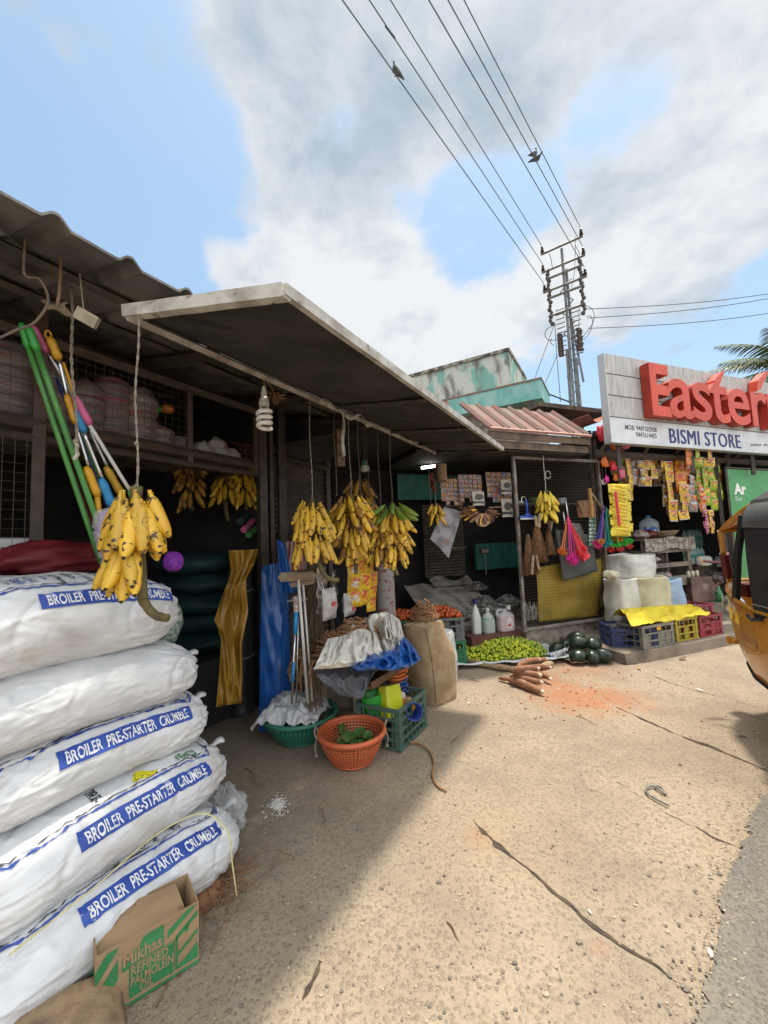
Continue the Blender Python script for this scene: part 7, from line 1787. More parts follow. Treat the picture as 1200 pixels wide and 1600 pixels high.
for a_ in [(790, 1062, 848, 1080, .03, .035, .041, 'cassava root lying lowest at the front of the pile, with a big pale cut end', 1), (796, 1058, 845, 1066, .06, .07, .036, 'cassava root second from the front of the pile', 2), (798, 1050, 842, 1055, .11, .115, .037, 'cassava root third from the front, in the middle of the pile', 3),
           (797, 1047, 840, 1045, .15, .155, .036, 'cassava root near the top, fourth from the front', 4), (806, 1040, 842, 1031, .19, .19, .032, 'cassava root crossing the top of the pile towards the limes', 5), (832, 1052, 860, 1060, .05, .05, .03, 'short cassava root at the right of the pile with its cut end to the road', 6),
           (830, 1045, 857, 1042, .09, .10, .030, 'short cassava root high on the right of the pile', 7), (826, 1034, 852, 1030, .14, .14, .028, 'cassava root at the back of the pile, against the jute roll', 8), (778, 1060, 806, 1063, .02, .03, .022, 'thin tailed cassava root sticking out at the left of the pile', 9)]: root(*a_)
# water melons on a bit of sacking
MMEL = M('dark_melon_skin', (.009, .020, .012), .3, c2=(.016, .036, .018), scale=9, rand=.5, spec=.5, c3=(.05, .06, .04), scale3=7, lo3=.65, hi3=.75)
mel0 = None
MEL = [(870, 1014, .09, 20, 'dull melon at the far left of the pile, by the printed sack corner'), (903, 1025, .09, 8, 'melon lying lowest at the front left of the pile'), (905, 1004, .092, -12, 'melon lying on top in the middle of the pile'), (885, 1008, .085, 40, 'melon half hidden behind the front left one'), (928, 1006, .092, 35, 'melon on top at the right, against the navy crate'),
       (900, 997, .085, -20, 'melon at the back of the pile below the mesh gate'), (926, 1026, .085, 60, 'small round melon at the front, right of the lowest one'), (943, 1024, .09, -15, 'melon at the right end of the pile beside the step')]
for i, (px, py, r_, az, lab) in enumerate(MEL):
    zz_ = (.085, .085, .19, .11, .185, .17, .075, .08)[i]; p = gp(px, py, zz_)
    if mel0 is None:
        m = MB(); m.grid(lambda u, v: (1.32 * -math.cos(math.pi * v), math.cos(PI2 * u) * math.sin(math.pi * min(max(v, .004), .996)) ** .92, math.sin(PI2 * u) * math.sin(math.pi * min(max(v, .004), .996)) ** .92), 24, 16, 0, True)
        m.tube([(1.31, 0, 0), (1.40, .02, .03)], [.05, .035], 6, 1); mel0 = m.build('watermelon', [MMEL, MTWIG], None, smooth=True); o = mel0
    else: o = mel0.copy(); COL.objects.link(o)
    o.location = p; o.scale = (r_ * rnd.uniform(.85, 1.05), r_ * rnd.uniform(.85, 1), r_ * rnd.uniform(.8, .95)); o.rotation_euler = (rnd.uniform(-1, 1), rnd.uniform(-.25, .25), R(az)); tag(o, lab, 'melon', 'watermelons in a pile')
m = MB(); p = gp(930, 1035); m.grid(lambda u, v: (.66 * (u - .5), .30 * (v - .5) * (1 - .3 * u), .012 + .03 * max(0, 1 - 2.5 * abs(noise.noise(Vector((u * 4, v * 3, 4)))))), 40, 20); tag(m.build('jute_scrap', MBUR, None, p + Vector((0, .12, 0)), R(12), smooth=True, solid=.006), 'torn jute sacking under the melons', 'sacking')

# ------------------------------------------------------------------ mesh gate and what hangs on it
GM_ = -4.42
gl_b, gl_t, gr_b, gr_t = onm(820, 983, GM_), onm(801, 712, GM_), onm(946, 958, GM_), onm(940, 713, GM_)
gv0 = (gl_b.dot(SX) + gl_t.dot(SX)) / 2; gv1 = (gr_b.dot(SX) + gr_t.dot(SX)) / 2; gz0 = .265; gz1_ = gl_t.z; GW = gv1 - gv0; GH = gz1_ - gz0
gate = T('mesh_gate', 'wire mesh gate in a rusty steel frame hung with brooms, brushes and bananas', 'gate', S(gv0, GM_, gz0), RS)
MGF = M('gate_frame_steel', (.14, .105, .08), .65, c2=(.24, .22, .2), scale=7, bump=.2, metal=.2)
for nm, lo, hi in (('frame_post', (-.02, -.02, -.01), (.022, .02, GH)), ('frame_post', (GW - .022, -.02, -.01), (GW + .02, .02, GH))):
    m = MB(); m.box(lo, hi); m.build(nm, MGF, gate, bevel=.003)
for z, nm in ((0, 'bottom_rail'), (GH - .045, 'top_rail')):
    m = MB(); m.box((.024, -.018, z), (GW - .024, .018, z + .04)); m.build(nm, M('pale_rail', (.26, .23, .2), .6, c2=(.16, .13, .1), scale=9) if z == 0 else MGF, gate, bevel=.003)
m = MB(); k = .05
while k < GW - .03: m.tube([(k, 0, .03), (k, 0, GH - .03)], .0019, 4, cap=False); k += .042
k = .07
while k < GH - .04: m.tube([(.02, -.003, k), (GW - .02, -.003, k)], .0019, 4, cap=False); k += .042
m.build('wire_mesh', MWIRE, gate)
def G(px, py, off=0.0): return onm(px, py, GM_ + .03 + off)
# second frame post and things behind the mesh
def gquad(name, mat, corners, off, label, cat, seed=0, bulge=.02, nu=20, nv=20, solid=.004):
    tl, tr, br, bl = [Vector(c) for c in corners]
    loc = onm(bl.x, bl.y, GM_ + off)
    def fn(u, v):
        q = tl.lerp(tr, u).lerp(bl.lerp(br, u), v); return onm(q.x, q.y, GM_ + off + bulge * noise.noise(Vector((u * 4, v * 4, seed))) + bulge * .5 * math.sin(u * 8 + seed))
    return cloth(name, mat, fn, nu, nv, label, cat, loc, solid)
MYTP = M('mustard_tarp', (.36, .25, .02), .6, c2=(.27, .18, .018), scale=3, bump=.5, bscale=10, c3=(.16, .11, .03), scale3=4, lo3=.6, hi3=.75)
gquad('yellow_tarp', MYTP, [(838, 886), (942, 872), (936, 962), (842, 972)], -.05, 'mustard yellow tarpaulin behind the lower half of the mesh gate', 'tarpaulin', 1, .03)
gquad('yellow_tarp', MYTP, [(938, 868), (951, 868), (951, 945), (938, 950)], -.08, 'narrow strip of mustard tarpaulin right of the mesh gate', 'tarpaulin', 4, .02)
MGCL = M('dark_grey_cloth', (.055, .058, .055), .8, c2=(.08, .08, .075), scale=6, bump=.3)
gquad('grey_cloth', MGCL, [(868, 828), (924, 836), (934, 892), (880, 908)], .06, 'dark grey cloth square hanging below the red brushes on the gate', 'cloth', 2, .02)
gquad('dark_cloth', M('black_cloth', (.02, .02, .025), .9), [(868, 825), (884, 830), (882, 865), (866, 868)], .05, 'small black cloth above the grey cloth on the gate', 'cloth', 3)
m = MB(); rr = random.Random(8); p = onm(836, 968, GM_ - .06)
for k in range(26):
    x = rr.uniform(-.14, .12); m.tube([(x, rr.uniform(-.03, .03), 0), (x + rr.uniform(-.03, .03), 0, .12), (x + rr.uniform(-.05, .05), 0, rr.uniform(.18, .26))], .004, 4)
tag(m.build('wire_sticks', M('pale_sticks', (.34, .31, .26), .7), None, p, RS), 'pale thin sticks standing behind the foot of the mesh gate', 'sticks', None, 'stuff')
# shelf behind the mesh with jars and basins
m = MB(); m.box((0, -.3, 0), (GW - .1, 0, .02)); sh1 = onm(815, 800, GM_ - .1); tag(m.build('shelf_board', MBOARD, None, S(gv0 + .05, GM_ - .42, onm(815, 792, GM_ - .45).z), RS), 'wooden shelf behind the upper half of the mesh gate', 'shelf'); bpy.data.objects[COL.objects[-1].name].name = 'shelf'
zsh = onm(815, 792, GM_ - .45).z + .02
for i, (px, r_, h, mt_, lab) in enumerate([(845, .17, .13, M('green_striped_melon', (.06, .14, .03), .5, c2=(.22, .3, .12), scale=9, stretch=(6, 6, 1)), 'green striped basin on the shelf behind the gate'), (879, .07, .12, MMILK, 'milky jar on the shelf behind the gate, right of the green basin'), (901, .10, .10, MMILK, 'wide pale container at the right on the shelf behind the gate'), (812, .06, .07, MMILK, 'small pale bowl at the left on the shelf behind the gate')]):
    p = onm(px, 790, GM_ - .5); m = MB(); m.lathe([(.001, 0), (r_ * .75, 0), (r_ * .95, h * .3), (r_, h * .8), (r_ * .96, h), (r_ * .85, h), (r_ * .8, h * .4), (.001, h * .2)], 24); tag(m.build('container', mt_, None, Vector((p.x, p.y, zsh)), smooth=True), lab, 'container', 'containers on the gate shelf')
sk_ = onm(902, 870, GM_ - .35); crumple('clear_bag', MMILK, onm(900, 846, GM_ - .3), .12, .07, .14, 9, 'milky plastic bag hanging behind the right half of the mesh gate', 'plastic bag', n=14)
# hanging bananas and their rope
bp = G(853, 772, .10)
banana_bunch(bp, 'bright yellow banana bunch hanging in front of the mesh gate', [(0, 10, 0, PI2, .06, .30, .95), (-.09, 8, 2.2, 6.9, .07, .22, 1.0), (-.24, 7, 3.2, 7.6, .07, .3, .95)], L=.23, r=.027, mat=M('fresh_banana_skin', (.62, .45, .03), .45, c2=(.55, .38, .03), scale=9, c3=(.1, .06, .02), scale3=30, lo3=.68, hi3=.72, rand=.25), stalk=[(0, 0, .05), (0, 0, -.3), (.02, 0, -.5)], seed=90, rz=RS - R(60))
rope((bp.x, bp.y, onm(850, 694, GM_ + .1).z), (bp.x, bp.y, bp.z + .04), 'white rope with a loop holding the bunch in front of the gate', mat=MROPEW, r=.004, double=True)
m = MB(); p = G(854, 742, .10); m.tube([p - p + Vector((.02 + .035 * math.cos(k * .5), 0, .055 * math.sin(k * .5))) for k in range(13)], .004, 5); tag(m.build('rope_loop', MROPEW, None, p), 'loop of white rope above the bunch at the gate', 'rope')
# far bunch in the corner shop
p = onm(681, 792, -4.7); banana_bunch(p, 'small bunch of bananas hanging alone in the dark corner shop', [(0, 9, 0, PI2, .05, .3, .85), (-.10, 7, 2.2, 7, .06, .22, .85)], L=.21, r=.024, mat=MBAN, stalk=[(0, 0, .05), (0, 0, -.2)], seed=91, rz=RS - R(50))
rope((p.x, p.y, 2.73), (p.x, p.y, p.z + .04), 'pale rope holding the lone small bunch in the corner shop', mat=MROPE, r=.004)
# blue squeegee
MBSQ = M('blue_squeegee', (.015, .06, .33), .4)
p = G(824, 806, .03)
t = T('hand_squeegee', 'blue hand squeegee hooked on the mesh gate left of the bananas', 'squeegee', p, RS)
m = MB(); m.tube([(0, 0, .0), (0, 0, .12), (-.005, 0, .22)], [.018, .014, .013], 8); m.build('handle', MBSQ, t, smooth=True)
m = MB(); m.box((-.14, -.02, -.035), (.14, .02, .0)); m.box((-.04, -.018, 0), (.04, .018, .03)); m.build('head', MBSQ, t, bevel=.006)
m = MB(); m.box((-.135, -.022, -.05), (.135, -.016, -.03)); m.build('rubber_blade', MMILK, t)
m = MB(); m.tube(smooth_pts([Vector((-.0, 0, .22)), Vector((-.02, 0, .26)), Vector((-.07, 0, .25)), Vector((-.08, 0, .20))]), .004, 5); m.build('hook', MCHR, t)
# coir hand brooms
MCBR = M('coir_broom', (.17, .08, .033), .95, c2=(.09, .042, .018), scale=35, bump=.6, bscale=90)
def coir_broom(px, py0, py1, w, label, off, seed, handle=True):
    p = G(px, py1, off); top = G(px, py0, off).z - p.z; t = T('coir_broom', label, 'broom', p, RS, 'coir hand brooms on the gate'); rr = random.Random(seed)
    m = MB()
    for k in range(170):
        a_ = rr.uniform(-1, 1); d = rr.uniform(-1, 1); x1 = a_ * w; x0 = a_ * w * .3
        m.tube([(x0, d * .015, top * .93), ((x0 + x1) * .55 + rr.uniform(-.01, .01), d * .03, top * .5), (x1 + rr.uniform(-.02, .02), d * .05, rr.uniform(0, .1) * top)], rr.uniform(.0025, .005), 4, cap=False)
    m.grid(lambda u, v: (w * (.3 + .62 * v) * math.cos(PI2 * u), .03 * math.sin(PI2 * u), top * (.93 - .80 * v)), 12, 8, 0, True); m.build('fibre_head', MCBR, t)
    m = MB(); m.tube([(0, 0, top * .80), (.0, 0, top)], [.026, .02], 8); m.build('binding', MROPED, t)
    if handle: m = MB(); m.tube([(.0, -.03, top * .9), (.02, -.05, top * 1.25)], .018, 8); m.build('handle', MWOOD, t)
    return t
coir_broom(829, 835, 900, .11, 'coir broom hanging lowest at the left of the gate', .05, 1, False)
coir_broom(843, 818, 880, .12, 'bushy coir broom in the middle of the brown brooms on the gate', .09, 2)
coir_broom(860, 825, 868, .07, 'narrow coir broom beside the black cloth on the gate', .05, 3)
for i, (x0, y0, x1, y1, lab) in enumerate([(836, 806, 838, 822, 'short wooden stick above the coir brooms, left one'), (842, 806, 843, 824, 'short wooden stick above the coir brooms, right one'), (833, 868, 831, 897, 'pale wooden stick end hanging in front of the lowest coir broom'), (837, 868, 842, 890, 'brown wooden stick end right of the pale one')]):
    p, q = G(x1, y1, .12), G(x0, y0, .12); m = MB(); m.tube([Vector((0, 0, 0)), q - p], .018, 8); tag(m.build('wooden_stick', MWOOD, None, p), lab, 'stick')
# red plastic brushes: bunches of thin rods ending in soft tufts
def brush_fan(p, tops, tips, rod_m, tuft_m, label, name, cat, rt=.007, tuft=.035, n=70, group=None):
    t = T(name, label, cat, p, 0, group); m = MB(); rr = random.Random(len(label))
    for (a_, b_) in zip(tops, tips): m.tube([a_ - p, b_ - p], rt, 6)
    m.build('handles', rod_m, t); m = MB()
    for b_ in tips:
        for k in range(n):
            d = Vector((rr.gauss(0, 1), rr.gauss(0, 1), rr.gauss(-.35, .9))).normalized(); m.tube([b_ - p, b_ - p + d * tuft * rr.uniform(.6, 1.1)], .0035, 4, cap=False)
    m.build('tufts', tuft_m, t)
    return t
MREDP = M('red_bristle', (.60, .02, .04), .5, rand=.2); MPINKP = M('hot_pink_bristle', (.62, .02, .26), .5); MORGP = M('orange_bristle', (.66, .16, .02), .5)
apex = (887, 806)
def fan(px_list, apex_, off, rod, tuft, label, name='dish_brush', cat='brush', tf=.062, grp='brushes on the gate'):
    tops = [G(apex_[0], apex_[1], off)] * len(px_list); tips = [G(x, y, off + .05 * math.sin(i * 1.9)) for i, (x, y) in enumerate(px_list)]
    return brush_fan(tips[0], tops, tips, rod, tuft, label, name, cat, tuft=tf, group=grp)
fan([(881, 862), (877, 860)], apex, .13, MORGP, MORGP, 'orange brush at the left of the red and pink brushes on the gate')
fan([(890, 872), (895, 877), (901, 874), (894, 868)], apex, .16, MPINKP, MPINKP, 'hot pink brushes in the middle of the bundle on the gate')
fan([(903, 862), (908, 868), (911, 858)], apex, .14, M('coral_rod', (.62, .05, .06), .5), MREDP, 'coral red brushes right of the hot pink ones')
m = MB(); t0, t1, t2, t3 = G(888, 812, .11), G(921, 868, .11), G(911, 876, .11), G(898, 850, .11)
for k in range(14):
    f = k / 13; m.tube([t0 - t1, (t1.lerp(t2, f)) - t1], .010, 5)
m.tube([t1 - t1, t2 - t1], .022, 8); tag(m.build('dustpan_brush', MREDP, None, t1), 'bright red fan shaped broom at the right of the pink brushes on the gate', 'broom')
for i, (x0, y0, x1, y1) in enumerate([(880, 800, 884, 826), (884, 782, 888, 812)]):
    p, q = G(x1, y1, .1), G(x0, y0, .1); m = MB(); m.tube([Vector((0, 0, 0)), (q - p) * .5, q - p], [.014, .011, .006], 8); tag(m.build('brush_handle', MCHR, None, p, smooth=True), ['shorter metal handle end above the red brushes', 'longer metal handle end above the red brushes'][i], 'handle'); bpy.data.objects[COL.objects[-1].name].name = 'metal_rod'
# bundle of brown scrubbers with a wooden bat
p = G(917, 806, .08)
t = T('scrubber_bundle', 'bundle of brown coir scrubbers tied on a wooden bat at the right of the gate', 'scrubbers', p, RS)
m = MB()
for k in range(7): m.grid(lambda u, v: (.155 * math.copysign(abs(math.cos(PI2 * u)) ** .6, math.cos(PI2 * u)) * (1 + .05 * math.sin(u * 40 + k)), .07 * math.sin(PI2 * u), -.02 + .034 * k + .030 * v), 22, 4, 0, True)
m.build('coir_pads', M('coir_pad', (.23, .12, .06), .95, c2=(.14, .07, .035), scale=25, bump=.6, bscale=80), t)
m = MB(); m.tube([(-.0, -.08, -.03), (.0, -.085, .15), (.0, -.08, .385)], [.034, .034, .03], 8, sq=.5); m.build('wooden_bat', M('orange_wood', (.48, .26, .09), .6, c2=(.38, .2, .07), scale=8, stretch=(1, 1, 5)), t)
p2 = G(945, 800, .08)
m = MB(); m.tube([G(922, 768, .1) - p2, p2 - p2], [.014, .012], 8); tag(m.build('wooden_stick', MWOOD, None, p2), 'thin slanting wooden stick from the brown bundle to the coloured mops', 'stick')
# green white packets
for i in range(8):
    p = G(926, 812 + 6 * i, .06); o = packet_mesh(.14, .05, .016, [M('mint_packet', (.35, .48, .40), .4, c2=(.04, .22, .1), scale=30, lo=.5, hi=.54), MPGR, M('bottle_green', (.02, .16, .08), .4), MPW], 'x'); o.location = p; o.rotation_euler = (0, R(4), RS); tag(o, 'green and white packet in the short stack behind the coloured mops', 'packet', 'green and white packets')
# coloured pompom mops
for i, (tips, rodc, tuftc, lab) in enumerate([([(931, 848), (935, 853)], (.03, .06, .42), (.62, .02, .16), 'dark blue rod with pink pompoms, leftmost of the coloured mops'), ([(936, 850), (939, 846)], (.26, .06, .45), (.66, .25, .02), 'purple rod with orange pompoms, second of the coloured mops'), ([(947, 850), (951, 846)], (.02, .36, .42), (.03, .34, .38), 'turquoise rod with a turquoise pompom in the middle of the coloured mops'),
                                              ([(960, 838), (963, 842), (968, 841)], (.45, .42, .55), (.68, .28, .02), 'pale rods with orange and purple pompoms among the green ones'), ([(957, 852), (967, 851), (976, 848), (983, 845)], (.05, .48, .08), (.05, .55, .07), 'bright green rods with a row of bright green tufts'), ([(955, 858), (969, 857), (983, 853)], (.06, .45, .10), (.62, .03, .03), 'green rods with round red pompoms, lowest of the coloured mops')]):
    fan(tips, (944, 790) if i < 2 else (947, 792), .12 + .02 * (i % 3), M('mop_rod_%s' % 'abcdef'[i], rodc, .4), M('pompom_%s' % 'abcdef'[i], tuftc, .6), lab, 'pompom_mop', 'mop', .055, 'coloured mops at the gate corner')
# tall stack of yellow packets
MYST = PM('lemon_packet', (.62, .52, .02), (.55, .40, .02), 14)
for i in range(14):
    px, py = 968 + (i % 3 - 1) * 1.6 + (13 - i) * .35, 838 - 5.6 * i
    p = onm(px, py, -4.10); o = packet_mesh(.40, .085, .036, [MYST, MYST, MPY, MYST], 'y'); o.location = p; o.rotation_euler = (R(rnd.uniform(-8, 8)), R(rnd.uniform(-3, 3)), RS + R(rnd.uniform(-5, 5))); tag(o, 'yellow pouch in the tall hanging stack right of the gate', 'pouch', 'stack of yellow pouches')
m = MB(); 
ps = [onm(962, 770, -4.03), onm(966, 790, -4.03), onm(968, 820, -4.03)]
for k in range(14): m.ball(ps[0].lerp(ps[2], k / 13) - ps[2], (.025, .012, .022), 8, 5)
tag(m.build('red_garland', MREDP, None, ps[2]), 'red printed ribbon down the front of the yellow pouches', 'ribbon')

# ------------------------------------------------------------------ inside the corner shop
MSH_ = [M('sachet_%s' % n, c, .35, c2=c2, scale=40, lo=.48, hi=.54, rand=.3) for n, c, c2 in (('a', (.22, .10, .07), (.30, .26, .24)), ('b', (.30, .07, .05), (.34, .30, .26)), ('c', (.26, .22, .2), (.10, .12, .22)), ('d', (.32, .22, .06), (.3, .1, .05)))]
def sachet_sheet(px0, py0, px1, py1, mm_, cols, rows, label, seed):
    p0, p1 = onm(px0, py1, mm_), onm(px1, py0, mm_); w = p1.dot(SX) - p0.dot(SX); h = p1.z - p0.z; rr = random.Random(seed); m = MB()
    for j in range(rows):
        for i in range(cols):
            if j == 0 and rr.random() < .3: continue
            x, z = w * i / cols, h * j / rows; k = rr.randrange(4); cw_, ch_ = w / cols * .92, h / rows * .95
            m.grid(lambda u, v: (x + cw_ * u, -.012 * math.sin(math.pi * u) * math.sin(math.pi * v) - .01 * math.sin(i + j), z + ch_ * v), 5, 5, k)
            m.add([(x + cw_ * .2, -.0135, z + ch_ * .3), (x + cw_ * .8, -.0135, z + ch_ * .3), (x + cw_ * .8, -.0135, z + ch_ * .75), (x + cw_ * .2, -.0135, z + ch_ * .75)], [(0, 1, 2, 3)], (k + 1) % 4)
    return tag(m.build('sachet_sheet', MSH_, None, p0, RS, smooth=False), label, 'sachets', 'sheets of sachets in the corner shop')
sachet_sheet(690, 748, 721, 790, -4.75, 5, 6, 'left sheet of small sachets in the corner shop', 1); sachet_sheet(719, 742, 752, 785, -4.70, 5, 6, 'middle sheet of small sachets in the corner shop', 2); sachet_sheet(762, 738, 798, 785, -4.72, 5, 6, 'right sheet of small sachets beside the gate post', 3)
for i, (x0, y0, x1, y1, lab) in enumerate([(739, 768, 756, 790, 'white packet with a dark oval hanging among the sachets'), (784, 750, 798, 772, 'white packet with a dark oval nearest to the gate post'), (785, 780, 800, 808, 'clear packet with white contents below the one by the gate post')]):
    p0, p1 = onm(x0, y1, -4.6), onm(x1, y0, -4.6); w = p1.dot(SX) - p0.dot(SX); h = p1.z - p0.z; m = MB(); m.grid(lambda u, v: (w * u, -.02 * math.sin(math.pi * u), h * v), 7, 7, 0); m.grid(lambda u, v: (w * .5 + w * .36 * v * math.cos(PI2 * u), -.026, h * .6 + h * .22 * v * math.sin(PI2 * u)), 18, 2, 1, True); m.box((0, -.004, h * .15), (w, -.022, h * .3), 1)
    tag(m.build('header_packet', [M('cream_header', (.42, .39, .33), .5, c2=(.3, .26, .2), scale=20), M('dark_header', (.05, .045, .04), .5)], None, p0, RS), lab, 'packet')
m = MB(); rr = random.Random(3); c = onm(752, 806, -4.62)
for k in range(70):
    a_ = rr.uniform(math.pi * .95, math.pi * 2.05); r0, r1 = rr.uniform(.08, .14), rr.uniform(.20, .34); d = rr.uniform(-.05, .05)
    m.tube([(r0 * math.cos(a_), d, .10 + r0 * math.sin(a_)), (r1 * math.cos(a_), d * 1.5, .10 + r1 * math.sin(a_) * .75)], rr.uniform(.008, .016), 5, 1 if rr.random() < .3 and math.cos(a_) < .2 else 0)
m.grid(lambda u, v: (.12 * v * math.cos(PI2 * u), -.03, -.06 + .09 * v * math.sin(PI2 * u)), 18, 4, 2, True)
tag(m.build('dried_pods', [M('brown_pod', (.20, .09, .045), .6, c2=(.12, .055, .03), scale=20), MBAN, M('tan_label', (.36, .2, .1), .5)], None, c, RS), 'fan shaped bundle of brown and yellow pods in clear film in the corner shop', 'pods')
m = MB(); p = onm(700, 868, -4.66)
cs = [onm(694, 792, -4.66), onm(723, 800, -4.66), onm(702, 872, -4.66), onm(672, 842, -4.66)]
m.grid(lambda u, v: cs[0].lerp(cs[1], u).lerp(cs[3].lerp(cs[2], u), v) - p + SN * (.015 * math.sin(u * 5)), 10, 10)
tag(m.build('printed_sheet', M('newsprint', (.28, .27, .28), .7, c2=(.14, .14, .15), scale=9, c3=(.3, .12, .08), scale3=5, lo3=.62, hi3=.66), None, p, solid=.004), 'slanting printed paper sheet hanging below the left sachets', 'paper')
p = onm(690, 752, -4.6); m = MB(); m.lathe([(.001, 0), (.075, 0), (.075, .22), (.06, .23), (.001, .23)], 20); m.tube([(0, 0, .23), (0, 0, 2.73 - p.z)], .004, 5)
tag(m.build('paper_lantern', M('brown_cylinder', (.17, .10, .05), .8, c2=(.12, .07, .035), scale=9), None, p, smooth=False), 'brown cylinder hanging from the ceiling left of the teal panel', 'container')
p = onm(659, 731, -5.2); m = MB(); q = onm(681, 728, -5.2); m.tube([Vector((0, 0, 0)), q - p], .02, 10); 
tube_ = m.build('tube_light', M('lit_tube', (1, .98, .92), .3, emit=6), None, p); tag(tube_, 'lit white tube lamp in the back of the corner shop', 'lamp')
p = onm(675, 742, -4.9); m = MB(); 
for k in range(9): m.ball((rnd.uniform(-.03, .03), rnd.uniform(-.03, .03), -.03 * k), .03, 7, 5)
tag(m.build('chilli_string', M('dark_red', (.25, .035, .02), .5), None, p), 'string of dark red chillies under the tube lamp', 'chillies')
# sloping display with dried fish
MDISP = M('pale_sacking', (.30, .27, .23), .9, c2=(.16, .145, .12), scale=6, bump=.4)
m = MB(); d0 = onm(690, 950, -4.75)
m.grid(lambda u, v: S(2.55 + 1.15 * u, -4.86 - .91 * v, .34 + .50 * v + .03 * noise.noise(Vector((u * 6, v * 5, 1)))), 26, 20); m.grid(lambda u, v: S(2.55 + 1.15 * u, -4.86, .34 * v), 6, 3)
m.add([S(3.70, -4.86, .26), S(3.70, -4.86, .34), S(3.70, -5.77, .84), S(3.70, -5.77, .26)], [(0, 1, 2, 3)])
m.grid(lambda u, v: S(3.0 + .72 * u, -5.60 - .2 * v, .80 + .10 * v + .05 * math.sin(u * 7) * v), 14, 5)
tag(m.build('display_slope', MDISP, world=True, loc=S(3.1, -5.2, .26), smooth=True), 'sloping display of pale sacking under the heaps of dried fish', 'display')
MFISH = M('dried_fish', (.26, .245, .22), .5, c2=(.10, .09, .08), scale=12, rand=.3); MFISH2 = M('silver_fish', (.46, .44, .41), .4, c2=(.12, .11, .1), scale=14)
for i, (px, py, mm_, r_, hh_, lab) in enumerate([(723, 905, -5.0, .17, .12, 'heap of striped silver dried fish in the middle left of the display'), (753, 897, -5.2, .20, .12, 'heap of dark small dried fish in the middle of the display'), (790, 895, -5.15, .20, .13, 'heap of dark dried fish against the gate post'), (770, 928, -4.98, .25, .15, 'large front heap of dried fish behind the jugs'), (740, 880, -5.55, .19, .10, 'round heap of brownish dried fish at the back under the teal panel'), (692, 905, -5.1, .17, .09, 'low dark heap of dried fish at the left of the display')]):
    p = onm(px, py, mm_); v_, = (p.dot(SX),); zb = .34 + .50 * max(0, (-4.86 - mm_) / .91); m = MB(); rr = random.Random(i)
    m.grid(lambda u, v: (r_ * .95 * v * math.cos(PI2 * u), r_ * .8 * v * math.sin(PI2 * u), hh_ * (1 - v * v) * .9), 20, 6, 0, True)
    for k in range(110):
        d = math.sqrt(rr.random()); a_ = rr.uniform(0, 6.28); h0 = rr.uniform(0, 6.28); z = hh_ * (1 - d * d) + rr.uniform(0, .02); L = rr.uniform(.05, .09) * (1.5 if i == 0 else 1); x, y = r_ * d * math.cos(a_), r_ * .85 * d * math.sin(a_)
        m.tube([(x - L * .5 * math.cos(h0), y - L * .5 * math.sin(h0), z - .008), (x, y, z + .006), (x + L * .35 * math.cos(h0), y + L * .35 * math.sin(h0), z), (x + L * .5 * math.cos(h0), y + L * .5 * math.sin(h0), z - .006)], [.003, .010, .005, .009], 5, 1 if rr.random() < (.6 if i == 0 else .3) else 0)
    tag(m.build('dried_fish_heap', [MFISH, MFISH2], None, Vector((p.x, p.y, zb)), smooth=False), lab, 'dried fish', None, 'stuff')
# bowl shaped scale pan
p = onm(707, 862, -5.3); m = MB(); m.lathe([(.001, 0), (.16, .02), (.22, .06), (.225, .07), (.15, .03), (.001, .015)], 28); tag(m.build('scale_pan', M('dull_pan', (.14, .12, .10), .5, metal=.4), None, p, smooth=True), 'dull metal scale pan above the left fish heap', 'pan')
# jugs on the red step
def jug(px, py, mm_, prof, mats, label, fill, name='plastic_bottle', hnd=None, cat='bottle'):
    p = onm(px, py, mm_); t = T(name, label, cat, Vector((p.x, p.y, .262)), RS)
    m = MB(); m.grid(lambda u, v: Vector(prof(u, v)), 28, 30, 0, True); m.build('bottle_body', mats[0], t, smooth=True)
    if fill: m = MB(); m.grid(lambda u, v: Vector(prof(u, v * fill)) * .995 + Vector((0, 0, 0)), 28, 16, 0, True); top = [Vector(prof(k / 28, fill)) * .995 for k in range(28)]; m.add(top, [tuple(range(28))]); m.build('liquid', mats[1], t, smooth=True)
    return t
def jprof(w, d, h, neck, sh):
    def f(u, v):
        k = 1 if v < sh else max(neck / w, 1 - ((v - sh) / (.90 - sh)) ** 1.5 * (1 - neck / w)) if v < .9 else neck / w
        if v < .03: k *= .9
        c_, s_ = math.cos(PI2 * u), math.sin(PI2 * u); e = .55 if v < sh else 1
        return (w * k * math.copysign(abs(c_) ** e, c_), d * max(k, neck / d if v >= .9 else 0) * math.copysign(abs(s_) ** e, s_), h * v)
    return f
MHD = M('frosted_plastic', (.62, .64, .62), .3, alpha=.55); MPKL = M('pink_liquid', (.56, .10, .24), .3); MGNL = M('green_liquid', (.09, .26, .17), .3); MWTB = M('white_bottle', (.55, .56, .54), .4)
t = jug(744, 975, -4.66, jprof(.062, .05, .40, .02, .55), [MWTB, MWTB], 'white bottle with a dark blue cap, tallest of the three on the red step', 0)
m = MB(); m.lathe([(.024, .385), (.028, .385), (.026, .45), (.001, .45)], 16); m.build('cap', MNAVY, t)
t = jug(763, 979, -4.62, jprof(.085, .06, .30, .022, .62), [MHD, MGNL], 'frosted jug half full of green liquid on the red step', .66)
m = MB(); m.lathe([(.024, .285), (.027, .285), (.026, .325), (.001, .325)], 16); m.build('cap', MWTB, t)
t = jug(790, 977, -4.60, jprof(.125, .07, .29, .03, .72), [MHD, MPKL], 'frosted jug of pink liquid beside the gate post on the red step', .70, 'liquid_jug', cat='jug')
m = MB(); m.tube(smooth_pts([Vector((-.09, 0, .17)), Vector((-.13, 0, .22)), Vector((-.11, 0, .28)), Vector((-.05, 0, .275))]), .017, 8); m.build('handle', MHD, t, smooth=True)
